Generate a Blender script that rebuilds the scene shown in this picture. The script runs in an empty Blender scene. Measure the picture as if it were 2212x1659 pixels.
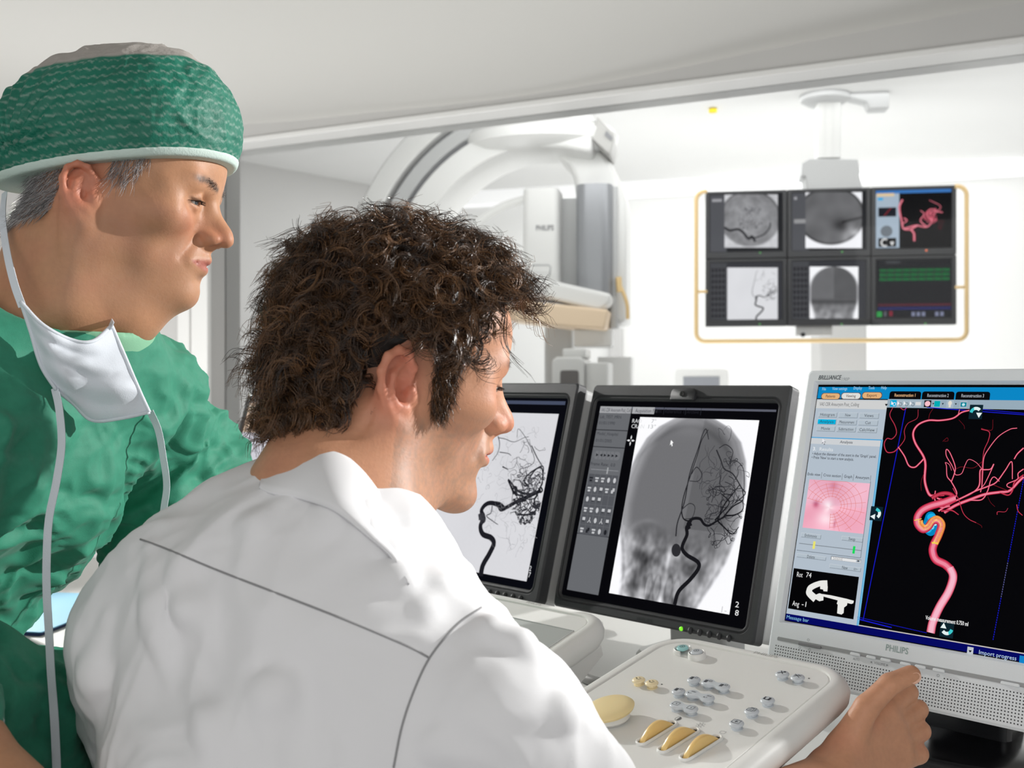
import bpy, bmesh, math, random
import numpy as np
from mathutils import Vector, Matrix

# ------------------------------------------------------------------ camera, world, lights, exposure
CAMZ = 1.18
FPX, CX, CY = 2297.0, 1106.0, 829.5
scene = bpy.context.scene
COL = scene.collection
cam_data = bpy.data.cameras.new('camera')
cam_data.sensor_width = 36.0
cam_data.lens = 36.0 * FPX / 2212.0
cam_data.clip_start = 0.05
cam_data.dof.use_dof = True
cam_data.dof.focus_distance = 1.14
cam_data.dof.aperture_fstop = 8.5
cam = bpy.data.objects.new('camera', cam_data)
cam.location = (0, 0, CAMZ)
cam.rotation_euler = (math.pi / 2, 0, 0)
COL.objects.link(cam)
scene.camera = cam

vs = scene.view_settings
scene.display_settings.display_device = 'sRGB'
vs.view_transform = 'Standard'
vs.look = 'None'
vs.gamma = 1.0
vs.exposure = 0.0
vs.use_curve_mapping = False
scene.cycles.use_adaptive_sampling = True
scene.cycles.adaptive_threshold = 0.025
scene.cycles.max_bounces = 6
scene.cycles.diffuse_bounces = 3
scene.cycles.glossy_bounces = 3
scene.cycles.transmission_bounces = 4
scene.cycles.transparent_max_bounces = 8
scene.cycles.sample_clamp_indirect = 6.0
scene.cycles.caustics_reflective = False
scene.cycles.caustics_refractive = False

world = bpy.data.worlds.new('world')
scene.world = world
world.use_nodes = True
world.node_tree.nodes['Background'].inputs[0].default_value = (1.0, 0.99, 0.975, 1)
world.node_tree.nodes['Background'].inputs[1].default_value = 0.50


def lamp(name, kind, loc, target, energy, color=(1, 1, 1), **kw):
    d = bpy.data.lights.new(name, kind)
    d.energy = energy
    d.color = color
    for k, v in kw.items():
        setattr(d, k, v)
    o = bpy.data.objects.new(name, d)
    o.location = loc
    o.rotation_euler = (Vector(target) - Vector(loc)).to_track_quat('-Z', 'Y').to_euler()
    COL.objects.link(o)
    return o


# hard spot on the control room side, from the far left
lamp('key_spot_left', 'SPOT', (-1.75, 3.15, 2.02), (0.05, 1.2, 0.95), 210, (1.0, 0.985, 0.95),
     spot_size=math.radians(48), spot_blend=0.3, shadow_soft_size=0.03)
# hard spot beside the window on the right, shining on the two men
lamp('key_spot_right', 'SPOT', (2.72, 1.66, 2.10), (-0.42, 1.12, 1.20), 520, (1.0, 0.99, 0.97),
     spot_size=math.radians(25), spot_blend=0.4, shadow_soft_size=0.03)
# added lamps without fixtures, brightening the exam room; first one behind the header
lamp('exam_wall_fill', 'AREA', (1.2, 4.35, 2.60), (1.3, 6.6, 1.5), 11, (1, 1, 1), shape='RECTANGLE', size=3.0, size_y=0.8)
lamp('exam_overhead_fill', 'AREA', (1.2, 6.55, 2.69), (1.2, 6.55, 0), 50, (1, 1, 1), shape='RECTANGLE', size=4.4, size_y=2.4)  # added area lamp just under the ceiling, whitening the exam room
lamp('exam_ceiling_fill', 'AREA', (1.0, 4.1, 2.32), (1.1, 6.6, 2.75), 8, (1, 1, 1), shape='RECTANGLE', size=3.4, size_y=0.25)  # added lamp above the header, lifting the exam ceiling
lamp('exam_low_fill', 'AREA', (1.4, 6.1, 0.35), (1.4, 6.15, 2.7), 64, (1, 1, 1), shape='RECTANGLE', size=4.0, size_y=2.0)  # added fill below sight level, aimed up to brighten the exam ceiling
# added soft fill lamp for the control room, from behind the camera
lamp('control_room_fill', 'AREA', (-0.4, -2.3, 1.5), (0.2, 3.0, 1.7), 34, (1.0, 0.99, 0.98), shape='RECTANGLE', size=4.5, size_y=2.6)
# added unseen fill behind the desk, brightening control room ceiling and window header
lamp('desk_back_fill', 'AREA', (0.2, 2.75, 0.55), (-0.2, 2.3, 2.4), 24, (1, 0.99, 0.97), shape='RECTANGLE', size=3.4, size_y=0.7)
lamp('left_wall_fill', 'AREA', (-2.2, 3.0, 0.35), (-2.3, 4.4, 1.7), 34, (1, 0.99, 0.97), shape='RECTANGLE', size=1.6, size_y=0.8)  # added unseen fill near the floor, brightening the wall at the left
# ------------------------------------------------------------------ small helpers
def V(*a):
    return np.array(a, dtype=float)


def P(px, py, Y):
    """world point on the sight line of a pixel of the 2212x1659 frame at depth Y"""
    return V((px - CX) / FPX * Y, Y, CAMZ - (py - CY) / FPX * Y)


def nrm(v):
    v = np.asarray(v, float)
    return v / np.linalg.norm(v)


class Frame:
    """origin + three axes; build in local a,b,c and place as object matrix"""
    def __init__(s, o, e0, e1, e2):
        s.o, s.e = np.asarray(o, float), [nrm(e0), nrm(e1), nrm(e2)]

    def matrix(s):
        m = Matrix.Identity(4)
        for i in range(3):
            for j in range(3):
                m[j][i] = s.e[i][j]
            m[i][3] = s.o[i]
        return m

    def uv(s, px, py, c=0.0):
        """pixel -> local (a, b) on plane at height c"""
        r = V((px - CX) / FPX, 1, -(py - CY) / FPX)
        C0 = V(0, 0, CAMZ)
        O = s.o + s.e[2] * c
        k = (s.e[2] @ (O - C0)) / (s.e[2] @ r)
        p = C0 + r * k - O
        return float(p @ s.e[0]), float(p @ s.e[1])

    def w(s, a, b, c=0.0):
        return s.o + s.e[0] * a + s.e[1] * b + s.e[2] * c


MATS = {}


def srgb(c):
    c = [x / 255.0 for x in c]
    return tuple((x / 12.92 if x <= 0.04045 else ((x + 0.055) / 1.055) ** 2.4) for x in c)


def mat(name, col, rough=0.5, metal=0.0, spec=0.5, bump=None, noise=None, emis=None, coat=0.0, sss=None, sheen=0.0, crumple=None):
    """procedural principled material; bump=(scale, strength, distance), noise=(scale, amount)"""
    if name in MATS:
        return MATS[name]
    m = bpy.data.materials.new(name)
    m.use_nodes = True
    nt = m.node_tree
    b = nt.nodes['Principled BSDF']
    b.inputs['Base Color'].default_value = (*col, 1)
    b.inputs['Roughness'].default_value = rough
    b.inputs['Metallic'].default_value = metal
    b.inputs['Specular IOR Level'].default_value = spec
    b.inputs['Coat Weight'].default_value = coat
    b.inputs['Sheen Weight'].default_value = sheen
    if sss:
        b.inputs['Subsurface Weight'].default_value = sss[0]
        b.inputs['Subsurface Radius'].default_value = sss[1]
        b.inputs['Subsurface Scale'].default_value = sss[2]
    if emis:
        b.inputs['Emission Color'].default_value = (*emis[0], 1)
        b.inputs['Emission Strength'].default_value = emis[1]
    tc = nt.nodes.new('ShaderNodeTexCoord')
    if noise:
        n = nt.nodes.new('ShaderNodeTexNoise')
        n.inputs['Scale'].default_value = noise[0]
        n.inputs['Detail'].default_value = 4
        nt.links.new(tc.outputs['Object'], n.inputs['Vector'])
        mx = nt.nodes.new('ShaderNodeMix')
        mx.data_type = 'RGBA'
        mx.blend_type = 'MULTIPLY'
        mx.inputs['Factor'].default_value = 1.0
        mr = nt.nodes.new('ShaderNodeMapRange')
        mr.inputs['From Min'].default_value = 0.25
        mr.inputs['From Max'].default_value = 0.75
        mr.inputs['To Min'].default_value = 1 - noise[1]
        mr.inputs['To Max'].default_value = 1 + noise[1]
        nt.links.new(n.outputs['Fac'], mr.inputs['Value'])
        mx.inputs['A'].default_value = (*col, 1)
        nt.links.new(mr.outputs['Result'], mx.inputs['B'])
        nt.links.new(mx.outputs['Result'], b.inputs['Base Color'])
    if bump:
        n = nt.nodes.new('ShaderNodeTexNoise')
        n.inputs['Scale'].default_value = bump[0]
        n.inputs['Detail'].default_value = 3
        nt.links.new(tc.outputs['Object'], n.inputs['Vector'])
        bp = nt.nodes.new('ShaderNodeBump')
        bp.inputs['Strength'].default_value = bump[1]
        bp.inputs['Distance'].default_value = bump[2]
        nt.links.new(n.outputs['Fac'], bp.inputs['Height'])
        nt.links.new(bp.outputs['Normal'], b.inputs['Normal'])
    if crumple:
        add_crumple(m, *crumple)
    MATS[name] = m
    return m


def add_crumple(m, scale, strength, dist, detail=2.5):
    """ridged folds of crumpled cloth as bump, under whatever bump is there"""
    nt = m.node_tree
    b = nt.nodes['Principled BSDF']
    tc = nt.nodes.new('ShaderNodeTexCoord')
    n0 = nt.nodes.new('ShaderNodeTexNoise')
    n0.inputs['Scale'].default_value = scale * 0.5
    mxv = nt.nodes.new('ShaderNodeMix')
    mxv.data_type = 'VECTOR'
    mxv.inputs['Factor'].default_value = 0.12
    nt.links.new(tc.outputs['Object'], n0.inputs['Vector'])
    nt.links.new(tc.outputs['Object'], mxv.inputs['A'])
    nt.links.new(n0.outputs['Color'], mxv.inputs['B'])
    n = nt.nodes.new('ShaderNodeTexNoise')
    n.noise_type = 'RIDGED_MULTIFRACTAL'
    n.inputs['Scale'].default_value = scale
    n.inputs['Detail'].default_value = detail
    nt.links.new(mxv.outputs['Result'], n.inputs['Vector'])
    bp = nt.nodes.new('ShaderNodeBump')
    bp.inputs['Strength'].default_value = strength
    bp.inputs['Distance'].default_value = dist
    nt.links.new(n.outputs['Fac'], bp.inputs['Height'])
    if b.inputs['Normal'].is_linked:
        nt.links.new(b.inputs['Normal'].links[0].from_socket, bp.inputs['Normal'])
    nt.links.new(bp.outputs['Normal'], b.inputs['Normal'])


def attr_mat(name, attr='col', rough=0.6, emission=0.0, bump=None, spec=0.5, sss=None):
    """material whose colour is the mesh's own colour attribute"""
    if name in MATS:
        return MATS[name]
    m = bpy.data.materials.new(name)
    m.use_nodes = True
    nt = m.node_tree
    b = nt.nodes['Principled BSDF']
    a = nt.nodes.new('ShaderNodeAttribute')
    a.attribute_name = attr
    if emission > 0:
        b.inputs['Base Color'].default_value = (0.002, 0.002, 0.0025, 1)
        nt.links.new(a.outputs['Color'], b.inputs['Emission Color'])
        b.inputs['Emission Strength'].default_value = emission
    else:
        nt.links.new(a.outputs['Color'], b.inputs['Base Color'])
    b.inputs['Roughness'].default_value = rough
    b.inputs['Specular IOR Level'].default_value = spec
    if sss:
        b.inputs['Subsurface Weight'].default_value = sss[0]
        b.inputs['Subsurface Radius'].default_value = sss[1]
        b.inputs['Subsurface Scale'].default_value = sss[2]
    if bump:
        tc = nt.nodes.new('ShaderNodeTexCoord')
        last = None
        for (sc_, st_, di_) in bump:
            n = nt.nodes.new('ShaderNodeTexNoise')
            n.inputs['Scale'].default_value = sc_
            n.inputs['Detail'].default_value = 3
            nt.links.new(tc.outputs['Object'], n.inputs['Vector'])
            bp = nt.nodes.new('ShaderNodeBump')
            bp.inputs['Strength'].default_value = st_
            bp.inputs['Distance'].default_value = di_
            nt.links.new(n.outputs['Fac'], bp.inputs['Height'])
            if last:
                nt.links.new(last.outputs['Normal'], bp.inputs['Normal'])
            last = bp
        nt.links.new(last.outputs['Normal'], b.inputs['Normal'])
    MATS[name] = m
    return m


def link(name, me, m=None, parent=None, matrix=None, smooth=None, label=None):
    o = bpy.data.objects.new(name, me)
    COL.objects.link(o)
    if m is not None:
        for x in (m if isinstance(m, (list, tuple)) else [m]):
            me.materials.append(x)
    if parent is not None:
        o.parent = parent
    if matrix is not None:
        o.matrix_local = matrix
    if smooth:
        me.polygons.foreach_set('use_smooth', np.ones(len(me.polygons), bool))
        if smooth is not True:
            me.set_sharp_from_angle(angle=math.radians(smooth))
    if label:
        o['label'] = label
    return o


def thing(name, label, cat, matrix=None, group=None):
    o = bpy.data.objects.new(name, None)
    o.empty_display_size = 0.02
    COL.objects.link(o)
    if matrix is not None:
        o.matrix_world = matrix if isinstance(matrix, Matrix) else Matrix.Translation(Vector(matrix))
    return tag(o, label, cat, group)


def tag(o, label, cat, group=None, kind=None):
    o['label'] = label
    o['category'] = cat
    if group:
        o['group'] = group
    if kind:
        o['kind'] = kind
    return o


def struct(o, label=None):
    o['kind'] = 'structure'
    if label:
        o['label'] = label
    return o


class MB:
    """collects shapes; build() links them as one mesh object"""
    def __init__(s):
        s.v, s.f, s.m, s.c = [], [], [], []
        s.cur = 0
        s.col = None

    def add(s, verts, faces, mi=None, col=None):
        o = len(s.v)
        s.v.extend([tuple(map(float, p)) for p in verts])
        c = col if col is not None else s.col
        for f in faces:
            s.f.append([i + o for i in f])
            s.m.append(s.cur if mi is None else mi)
            s.c.append(c)
        return s

    def box(s, a, b, mi=None, col=None):
        x0, y0, z0 = a
        x1, y1, z1 = b
        vs = [(x0, y0, z0), (x1, y0, z0), (x1, y1, z0), (x0, y1, z0), (x0, y0, z1), (x1, y0, z1), (x1, y1, z1), (x0, y1, z1)]
        return s.add(vs, [(0, 3, 2, 1), (4, 5, 6, 7), (0, 1, 5, 4), (1, 2, 6, 5), (2, 3, 7, 6), (3, 0, 4, 7)], mi, col)

    def prism(s, loop, c0, c1, mi=None, axis=2, col=None):
        """extrude a ccw loop of (a,b) from c0 to c1"""
        n = len(loop)
        def q(p, c):
            return {2: (p[0], p[1], c), 1: (p[0], c, p[1]), 0: (c, p[0], p[1])}[axis]
        vs = [q(p, c0) for p in loop] + [q(p, c1) for p in loop]
        fs = [tuple(reversed(range(n))), tuple(range(n, 2 * n))]
        fs += [(i, (i + 1) % n, n + (i + 1) % n, n + i) for i in range(n)]
        return s.add(vs, fs, mi, col)

    def loft(s, loops, cap=True, mi=None, closed=True, col=None):
        """join loops of equal length (lists of 3d points)"""
        n = len(loops[0])
        vs = [p for L in loops for p in L]
        fs = []
        for k in range(len(loops) - 1):
            for i in range(n if closed else n - 1):
                j = (i + 1) % n
                fs.append((k * n + i, k * n + j, (k + 1) * n + j, (k + 1) * n + i))
        if cap:
            fs.append(tuple(reversed(range(n))))
            fs.append(tuple(range((len(loops) - 1) * n, len(loops) * n)))
        return s.add(vs, fs, mi, col)

    def tube(s, pts, r, n=10, cap=True, mi=None, flat=1.0, up=(0, 0, 1), col=None):
        """tube through pts; r number or list; flat<1 squeezes along 'up'"""
        pts = [np.asarray(p, float) for p in pts]
        rs = r if isinstance(r, (list, tuple, np.ndarray)) else [r] * len(pts)
        loops = []
        u = np.asarray(up, float)
        for i, p in enumerate(pts):
            t = nrm(pts[min(i + 1, len(pts) - 1)] - pts[max(i - 1, 0)])
            a = u - t * (u @ t)
            if np.linalg.norm(a) < 1e-4:
                a = V(1, 0, 0) - t * t[0]
            a = nrm(a)
            if up == (0, 0, 1) and i:
                u = a
            b = np.cross(t, a)
            loops.append([p + rs[i] * (math.cos(k * 2 * math.pi / n) * b + flat * math.sin(k * 2 * math.pi / n) * a) for k in range(n)])
        return s.loft(loops, cap, mi, col=col)

    def lathe(s, prof, c=(0, 0, 0), n=32, axis=2, mi=None, sx=1.0, sy=1.0, col=None):
        """prof list of (r,h) around axis at c"""
        loops = []
        for r, h in prof:
            L = []
            for k in range(n):
                x, y = r * sx * math.cos(2 * math.pi * k / n), r * sy * math.sin(2 * math.pi * k / n)
                q = {2: (x, y, h), 1: (x, h, -y), 0: (h, x, y)}[axis]
                L.append((c[0] + q[0], c[1] + q[1], c[2] + q[2]))
            loops.append(L)
        return s.loft(loops, True, mi, col=col)

    def build(s, name, m=None, parent=None, matrix=None, smooth=None, bevel=None, label=None, colors=False):
        me = bpy.data.meshes.new(name)
        me.from_pydata(s.v, [], s.f)
        me.polygons.foreach_set('material_index', np.array(s.m, dtype=np.int32))
        if colors:
            at = me.color_attributes.new('col', 'FLOAT_COLOR', 'CORNER')
            tot = np.array([len(f) for f in s.f])
            cc = np.array([(*(c if c is not None else (0, 0, 0)), 1.0) for c in s.c], dtype=np.float32)
            at.data.foreach_set('color', np.repeat(cc, tot, axis=0).ravel())
        me.validate()
        o = link(name, me, m, parent, matrix, smooth, label)
        if bevel:
            bv = o.modifiers.new('bevel', 'BEVEL')
            bv.width = bevel[0]
            bv.segments = bevel[1]
            bv.limit_method = 'ANGLE'
            bv.angle_limit = math.radians(bevel[2] if len(bevel) > 2 else 40)
            bv.harden_normals = False
            me.polygons.foreach_set('use_smooth', np.ones(len(me.polygons), bool))
            me.set_sharp_from_angle(angle=math.radians(50))
        return o


def rrect(x0, y0, x1, y1, r, n=6):
    """ccw rounded rectangle; r number or 4 (bl, br, tr, tl)"""
    rr = r if isinstance(r, (list, tuple)) else [r] * 4
    out = []
    for (cx, cy, a0, q) in ((x0, y0, 180, rr[0]), (x1, y0, 270, rr[1]), (x1, y1, 0, rr[2]), (x0, y1, 90, rr[3])):
        sx = 1 if cx == x0 else -1
        sy = 1 if cy == y0 else -1
        if q <= 0:
            out.append((cx, cy))
            continue
        for k in range(n + 1):
            a = math.radians(a0 + 90 * k / n)
            out.append((cx + sx * q + q * math.cos(a), cy + sy * q + q * math.sin(a)))
    return out


def inset_frame(outer, inner):
    """two loops of the same length (same z each) -> faces bridging them"""
    n = len(outer)
    return [(i, (i + 1) % n, n + (i + 1) % n, n + i) for i in range(n)]


def text_polys(txt, size=1.0, shear=0.0, bold=0.0):
    """outline faces of a text, as (verts 2d, faces)"""
    cu = bpy.data.curves.new('t', 'FONT')
    cu.body = txt
    cu.size = size
    cu.shear = shear
    cu.offset = bold
    cu.resolution_u = 2
    ob = bpy.data.objects.new('t', cu)
    COL.objects.link(ob)
    bpy.context.view_layer.update()
    dg = bpy.context.evaluated_depsgraph_get()
    me = bpy.data.meshes.new_from_object(ob.evaluated_get(dg))
    vs = [(v.co.x, v.co.y) for v in me.vertices]
    fs = [tuple(p.vertices) for p in me.polygons]
    bpy.data.meshes.remove(me)
    bpy.data.objects.remove(ob)
    bpy.data.curves.remove(cu)
    return vs, fs


def put_text(mb, txt, x, y, w, h, c, col=None, mi=None, shear=0.0, bold=0.0, thick=0.0):
    """text whose box is x..x+w wide and h = cap height, at height c"""
    vs, fs = text_polys(txt, 1.0, shear, bold)
    if not vs:
        return
    xs = [v[0] for v in vs]
    x0, x1 = min(xs), max(xs)
    sx = w / (x1 - x0)
    sy = h / 0.70
    vv = [(x + (p[0] - x0) * sx, y + p[1] * sy, c) for p in vs]
    mb.add(vv, fs, mi, col)


def catmull(pts, n=8):
    P_ = [np.asarray(p, float) for p in pts]
    P_ = [2 * P_[0] - P_[1]] + P_ + [2 * P_[-1] - P_[-2]]
    out = []
    for i in range(1, len(P_) - 2):
        p0, p1, p2, p3 = P_[i - 1:i + 3]
        for k in range(n):
            t = k / n
            out.append(0.5 * ((2 * p1) + (-p0 + p2) * t + (2 * p0 - 5 * p1 + 4 * p2 - p3) * t * t + (-p0 + 3 * p1 - 3 * p2 + p3) * t ** 3))
    out.append(P_[-2])
    return out


# ------------------------------------------------------------------ numpy noise
_rs = np.random.RandomState(7)
_perm = np.concatenate([_rs.permutation(256)] * 3)
_grad = _rs.normal(size=(256, 3))
_grad /= np.linalg.norm(_grad, axis=1)[:, None]


def pnoise(p):
    p = np.asarray(p)
    i = np.floor(p).astype(int)
    f = p - i
    i &= 255
    u = f * f * f * (f * (f * 6 - 15) + 10)
    r = 0
    for dx in (0, 1):
        wx = u[:, 0] if dx else 1 - u[:, 0]
        for dy in (0, 1):
            wy = u[:, 1] if dy else 1 - u[:, 1]
            for dz in (0, 1):
                wz = u[:, 2] if dz else 1 - u[:, 2]
                g = _grad[_perm[_perm[_perm[(i[:, 0] + dx) & 255] + ((i[:, 1] + dy) & 255)] + ((i[:, 2] + dz) & 255)]]
                r = r + wx * wy * wz * (g[:, 0] * (f[:, 0] - dx) + g[:, 1] * (f[:, 1] - dy) + g[:, 2] * (f[:, 2] - dz))
    return r


def crease(p, scale, seed=0.0, warp=0.6):
    """crumpled-cloth height: sharp ridges between soft facets, about -0.5..0.5"""
    q = p * scale + seed
    w = np.stack([pnoise(q + 11.3), pnoise(q + 47.7), pnoise(q + 91.1)], 1) * warp
    q = q + w
    n1 = pnoise(q)
    n2 = pnoise(q * 1.9 + 5.2)
    return (0.35 - np.abs(n1) * 1.6) + 0.5 * (0.3 - np.abs(n2) * 1.5)


# ------------------------------------------------------------------ signed distance shapes and sparse surface nets
class SDF:
    def __init__(s):
        s.ops = []

    def _add(s, kind, op, k, cen, rad, data):
        s.ops.append((kind, op, float(k), np.asarray(cen, float), float(rad), data))
        return s

    def ell(s, c, r, k=0.01, op='u', R=None):
        """ellipsoid; R columns = its axes"""
        r = np.asarray(r if hasattr(r, '__len__') else [r] * 3, float)
        R = np.eye(3) if R is None else np.asarray(R)
        return s._add('e', op, k, c, r.max(), (r, R))

    def cone(s, a, b, ra, rb=None, k=0.01, op='u'):
        a, b = np.asarray(a, float), np.asarray(b, float)
        rb = ra if rb is None else rb
        return s._add('c', op, k, (a + b) / 2, np.linalg.norm(b - a) / 2 + max(ra, rb), (a, b, ra, rb))

    def chain(s, pts, rs, k=0.01, op='u'):
        rs = rs if hasattr(rs, '__len__') else [rs] * len(pts)
        for i in range(len(pts) - 1):
            s.cone(pts[i], pts[i + 1], rs[i], rs[i + 1], k, op)
        return s

    def plane(s, o, n, k=0.005):
        """keep the side opposite to n"""
        return s._add('p', 's', k, o, 1e6, (np.asarray(o, float), nrm(n)))

    def merge(s, other, M=None, sc=1.0):
        """append ops of other moved by the 4x4 M"""
        if M is None:
            s.ops += other.ops
            return s
        R, t = M[:3, :3], M[:3, 3]
        for (kind, op, k, cen, rad, d) in other.ops:
            cen2 = R @ (cen * sc) + t
            if kind == 'e':
                d2 = (d[0] * sc, R @ d[1])
            elif kind == 'c':
                d2 = (R @ (d[0] * sc) + t, R @ (d[1] * sc) + t, d[2] * sc, d[3] * sc)
            else:
                d2 = (R @ (d[0] * sc) + t, R @ d[1])
            s.ops.append((kind, op, k * sc, cen2, rad * sc, d2))
        return s

    def ev(s, p, cen=None, hr=0.0):
        """distance at points p (n,3); cen/hr bound them for culling"""
        d = np.full(len(p), 0.3)
        for (kind, op, k, c0, rad, data) in s.ops:
            if cen is not None and np.linalg.norm(cen - c0) > rad + k + hr + 0.10:
                continue
            if kind == 'e':
                r, R = data
                q = (p - c0) @ R
                k0 = np.sqrt(((q / r) ** 2).sum(1))
                k1 = np.sqrt(((q / (r * r)) ** 2).sum(1)) + 1e-9
                e = k0 * (k0 - 1.0) / k1
            elif kind == 'c':
                a, b, ra, rb = data
                ab = b - a
                t = np.clip(((p - a) @ ab) / max(ab @ ab, 1e-12), 0, 1)
                e = np.sqrt((((p - a) - t[:, None] * ab) ** 2).sum(1)) - (ra + (rb - ra) * t)
            else:
                e = -((p - data[0]) @ data[1])
            if op == 'u':
                h = np.maximum(k - np.abs(d - e), 0.0) / k
                d = np.minimum(d, e) - h * h * k * 0.25
            elif op == 'x':     # intersect
                h = np.maximum(k - np.abs(d - e), 0.0) / k
                d = np.maximum(d, e) + h * h * k * 0.25
            else:
                e = -e
                h = np.maximum(k - np.abs(d - e), 0.0) / k
                d = np.maximum(d, e) + h * h * k * 0.25
        return d

    def front(s, px, py, Y0=0.4, Y1=2.2):
        """depth Y at which the sight line of a pixel first meets the surface"""
        ys = np.arange(Y0, Y1, 0.004)
        p = np.stack([(px - CX) / FPX * ys, ys, CAMZ - (py - CY) / FPX * ys], 1)
        d = s.ev(p)
        i = np.where(d < 0)[0]
        if len(i) == 0:
            return None
        return float(ys[i[0]])

    def mesh(s, lo, hi, h, disp=None):
        """sparse surface nets; returns verts, quads"""
        lo, hi = np.asarray(lo, float), np.asarray(hi, float)
        B = 12
        nb = np.ceil((hi - lo) / (h * B)).astype(int)
        gx, gy, gz = np.meshgrid(*[np.arange(n) for n in nb], indexing='ij')
        bi = np.stack([gx.ravel(), gy.ravel(), gz.ravel()], 1)
        cen = lo + (bi + 0.5) * B * h
        hd = B * h * math.sqrt(3) / 2
        # coarse test against all ops
        dc = s.ev(cen)
        bi = bi[np.abs(dc) < hd * 1.6 + 0.012]
        ax = np.arange(B + 1)
        lx, ly, lz = np.meshgrid(ax, ax, ax, indexing='ij')
        L = np.stack([lx.ravel(), ly.ravel(), lz.ravel()], 1)
        N = (nb * B + 4).astype(np.int64)
        def key(c):
            return (c[:, 0] * N[1] + c[:, 1]) * N[2] + c[:, 2]
        VK, VP, Q = [], [], []
        off = [(i, j, k) for i in (0, 1) for j in (0, 1) for k in (0, 1)]
        edges = [(a, b) for a in range(8) for b in range(a + 1, 8) if sum(abs(off[a][q] - off[b][q]) for q in range(3)) == 1]
        for b in bi:
            base = b * B
            pts = lo + (L + base) * h
            c0 = lo + (b + 0.5) * B * h
            d = s.ev(pts, c0, hd)
            if disp is not None:
                d = d - disp(pts)
            D = d.reshape(B + 1, B + 1, B + 1)
            if D.min() > 0 or D.max() < 0:
                continue
            S = D < 0
            cnt = sum(S[o[0]:B + o[0], o[1]:B + o[1], o[2]:B + o[2]].astype(np.int8) for o in off)
            cells = np.argwhere((cnt > 0) & (cnt < 8))
            if len(cells) == 0:
                continue
            vals = np.stack([D[cells[:, 0] + o[0], cells[:, 1] + o[1], cells[:, 2] + o[2]] for o in off], 1)
            acc = np.zeros((len(cells), 3))
            num = np.zeros(len(cells))
            for (a, c) in edges:
                va, vb = vals[:, a], vals[:, c]
                m = (va < 0) != (vb < 0)
                t = np.where(m, va / np.where(m, va - vb, 1), 0)
                pa, pb = np.array(off[a], float), np.array(off[c], float)
                acc += m[:, None] * (pa + t[:, None] * (pb - pa))
                num += m
            VK.append(key(cells + base))
            VP.append(lo + (cells + base + acc / num[:, None]) * h)
            # faces: lattice edges along each axis owned by this block
            for ax_ in range(3):
                o1 = [0, 0, 0]
                o1[ax_] = 1
                A = S[:B, :B, :B]
                Bm = S[o1[0]:B + o1[0], o1[1]:B + o1[1], o1[2]:B + o1[2]]
                E_ = np.argwhere(A != Bm)
                if len(E_) == 0:
                    continue
                flip = A[E_[:, 0], E_[:, 1], E_[:, 2]]
                u, w = (ax_ + 1) % 3, (ax_ + 2) % 3
                g = E_ + base
                du = np.zeros(3, int)
                du[u] = 1
                dw = np.zeros(3, int)
                dw[w] = 1
                ks = np.stack([key(g - du - dw), key(g - dw), key(g), key(g - du)], 1)
                ks[~flip] = ks[~flip][:, ::-1]
                Q.append(ks)
        VK = np.concatenate(VK)
        VP = np.concatenate(VP)
        Q = np.concatenate(Q)
        o = np.argsort(VK)
        VK, VP = VK[o], VP[o]
        idx = np.searchsorted(VK, Q)
        idx[idx >= len(VK)] = 0
        ok = (VK[idx] == Q).all(1)
        return VP, idx[ok]


def np_mesh(name, verts, quads, cols=None):
    me = bpy.data.meshes.new(name)
    nv, nq = len(verts), len(quads)
    k = quads.shape[1]
    me.vertices.add(nv)
    me.vertices.foreach_set('co', np.asarray(verts, np.float32).ravel())
    me.loops.add(nq * k)
    me.loops.foreach_set('vertex_index', np.asarray(quads, np.int32).ravel())
    me.polygons.add(nq)
    me.polygons.foreach_set('loop_start', np.arange(nq, dtype=np.int32) * k)
    me.polygons.foreach_set('use_smooth', np.ones(nq, bool))
    me.update(calc_edges=True)
    if cols is not None:
        at = me.color_attributes.new('col', 'FLOAT_COLOR', 'POINT')
        c4 = np.ones((nv, 4), np.float32)
        c4[:, :3] = cols
        at.data.foreach_set('color', c4.ravel())
    return me


def relax(V_, Q_, it=2, lam=0.5):
    n = len(V_)
    for _ in range(it):
        acc = np.zeros_like(V_)
        cnt = np.zeros(n)
        for a, b in ((0, 1), (1, 2), (2, 3), (3, 0)):
            for (i, j) in ((a, b), (b, a)):
                for ax in range(3):
                    acc[:, ax] += np.bincount(Q_[:, i], V_[Q_[:, j], ax], n)
                cnt += np.bincount(Q_[:, i], minlength=n)
        V_ = V_ + lam * (acc / np.maximum(cnt, 1)[:, None] - V_)
    return V_


def vnormals(V_, Q_):
    n = np.cross(V_[Q_[:, 2]] - V_[Q_[:, 0]], V_[Q_[:, 3]] - V_[Q_[:, 1]])
    out = np.zeros_like(V_)
    for i in range(4):
        for ax in range(3):
            out[:, ax] += np.bincount(Q_[:, i], n[:, ax], len(V_))
    return out / (np.linalg.norm(out, axis=1)[:, None] + 1e-12)
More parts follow.
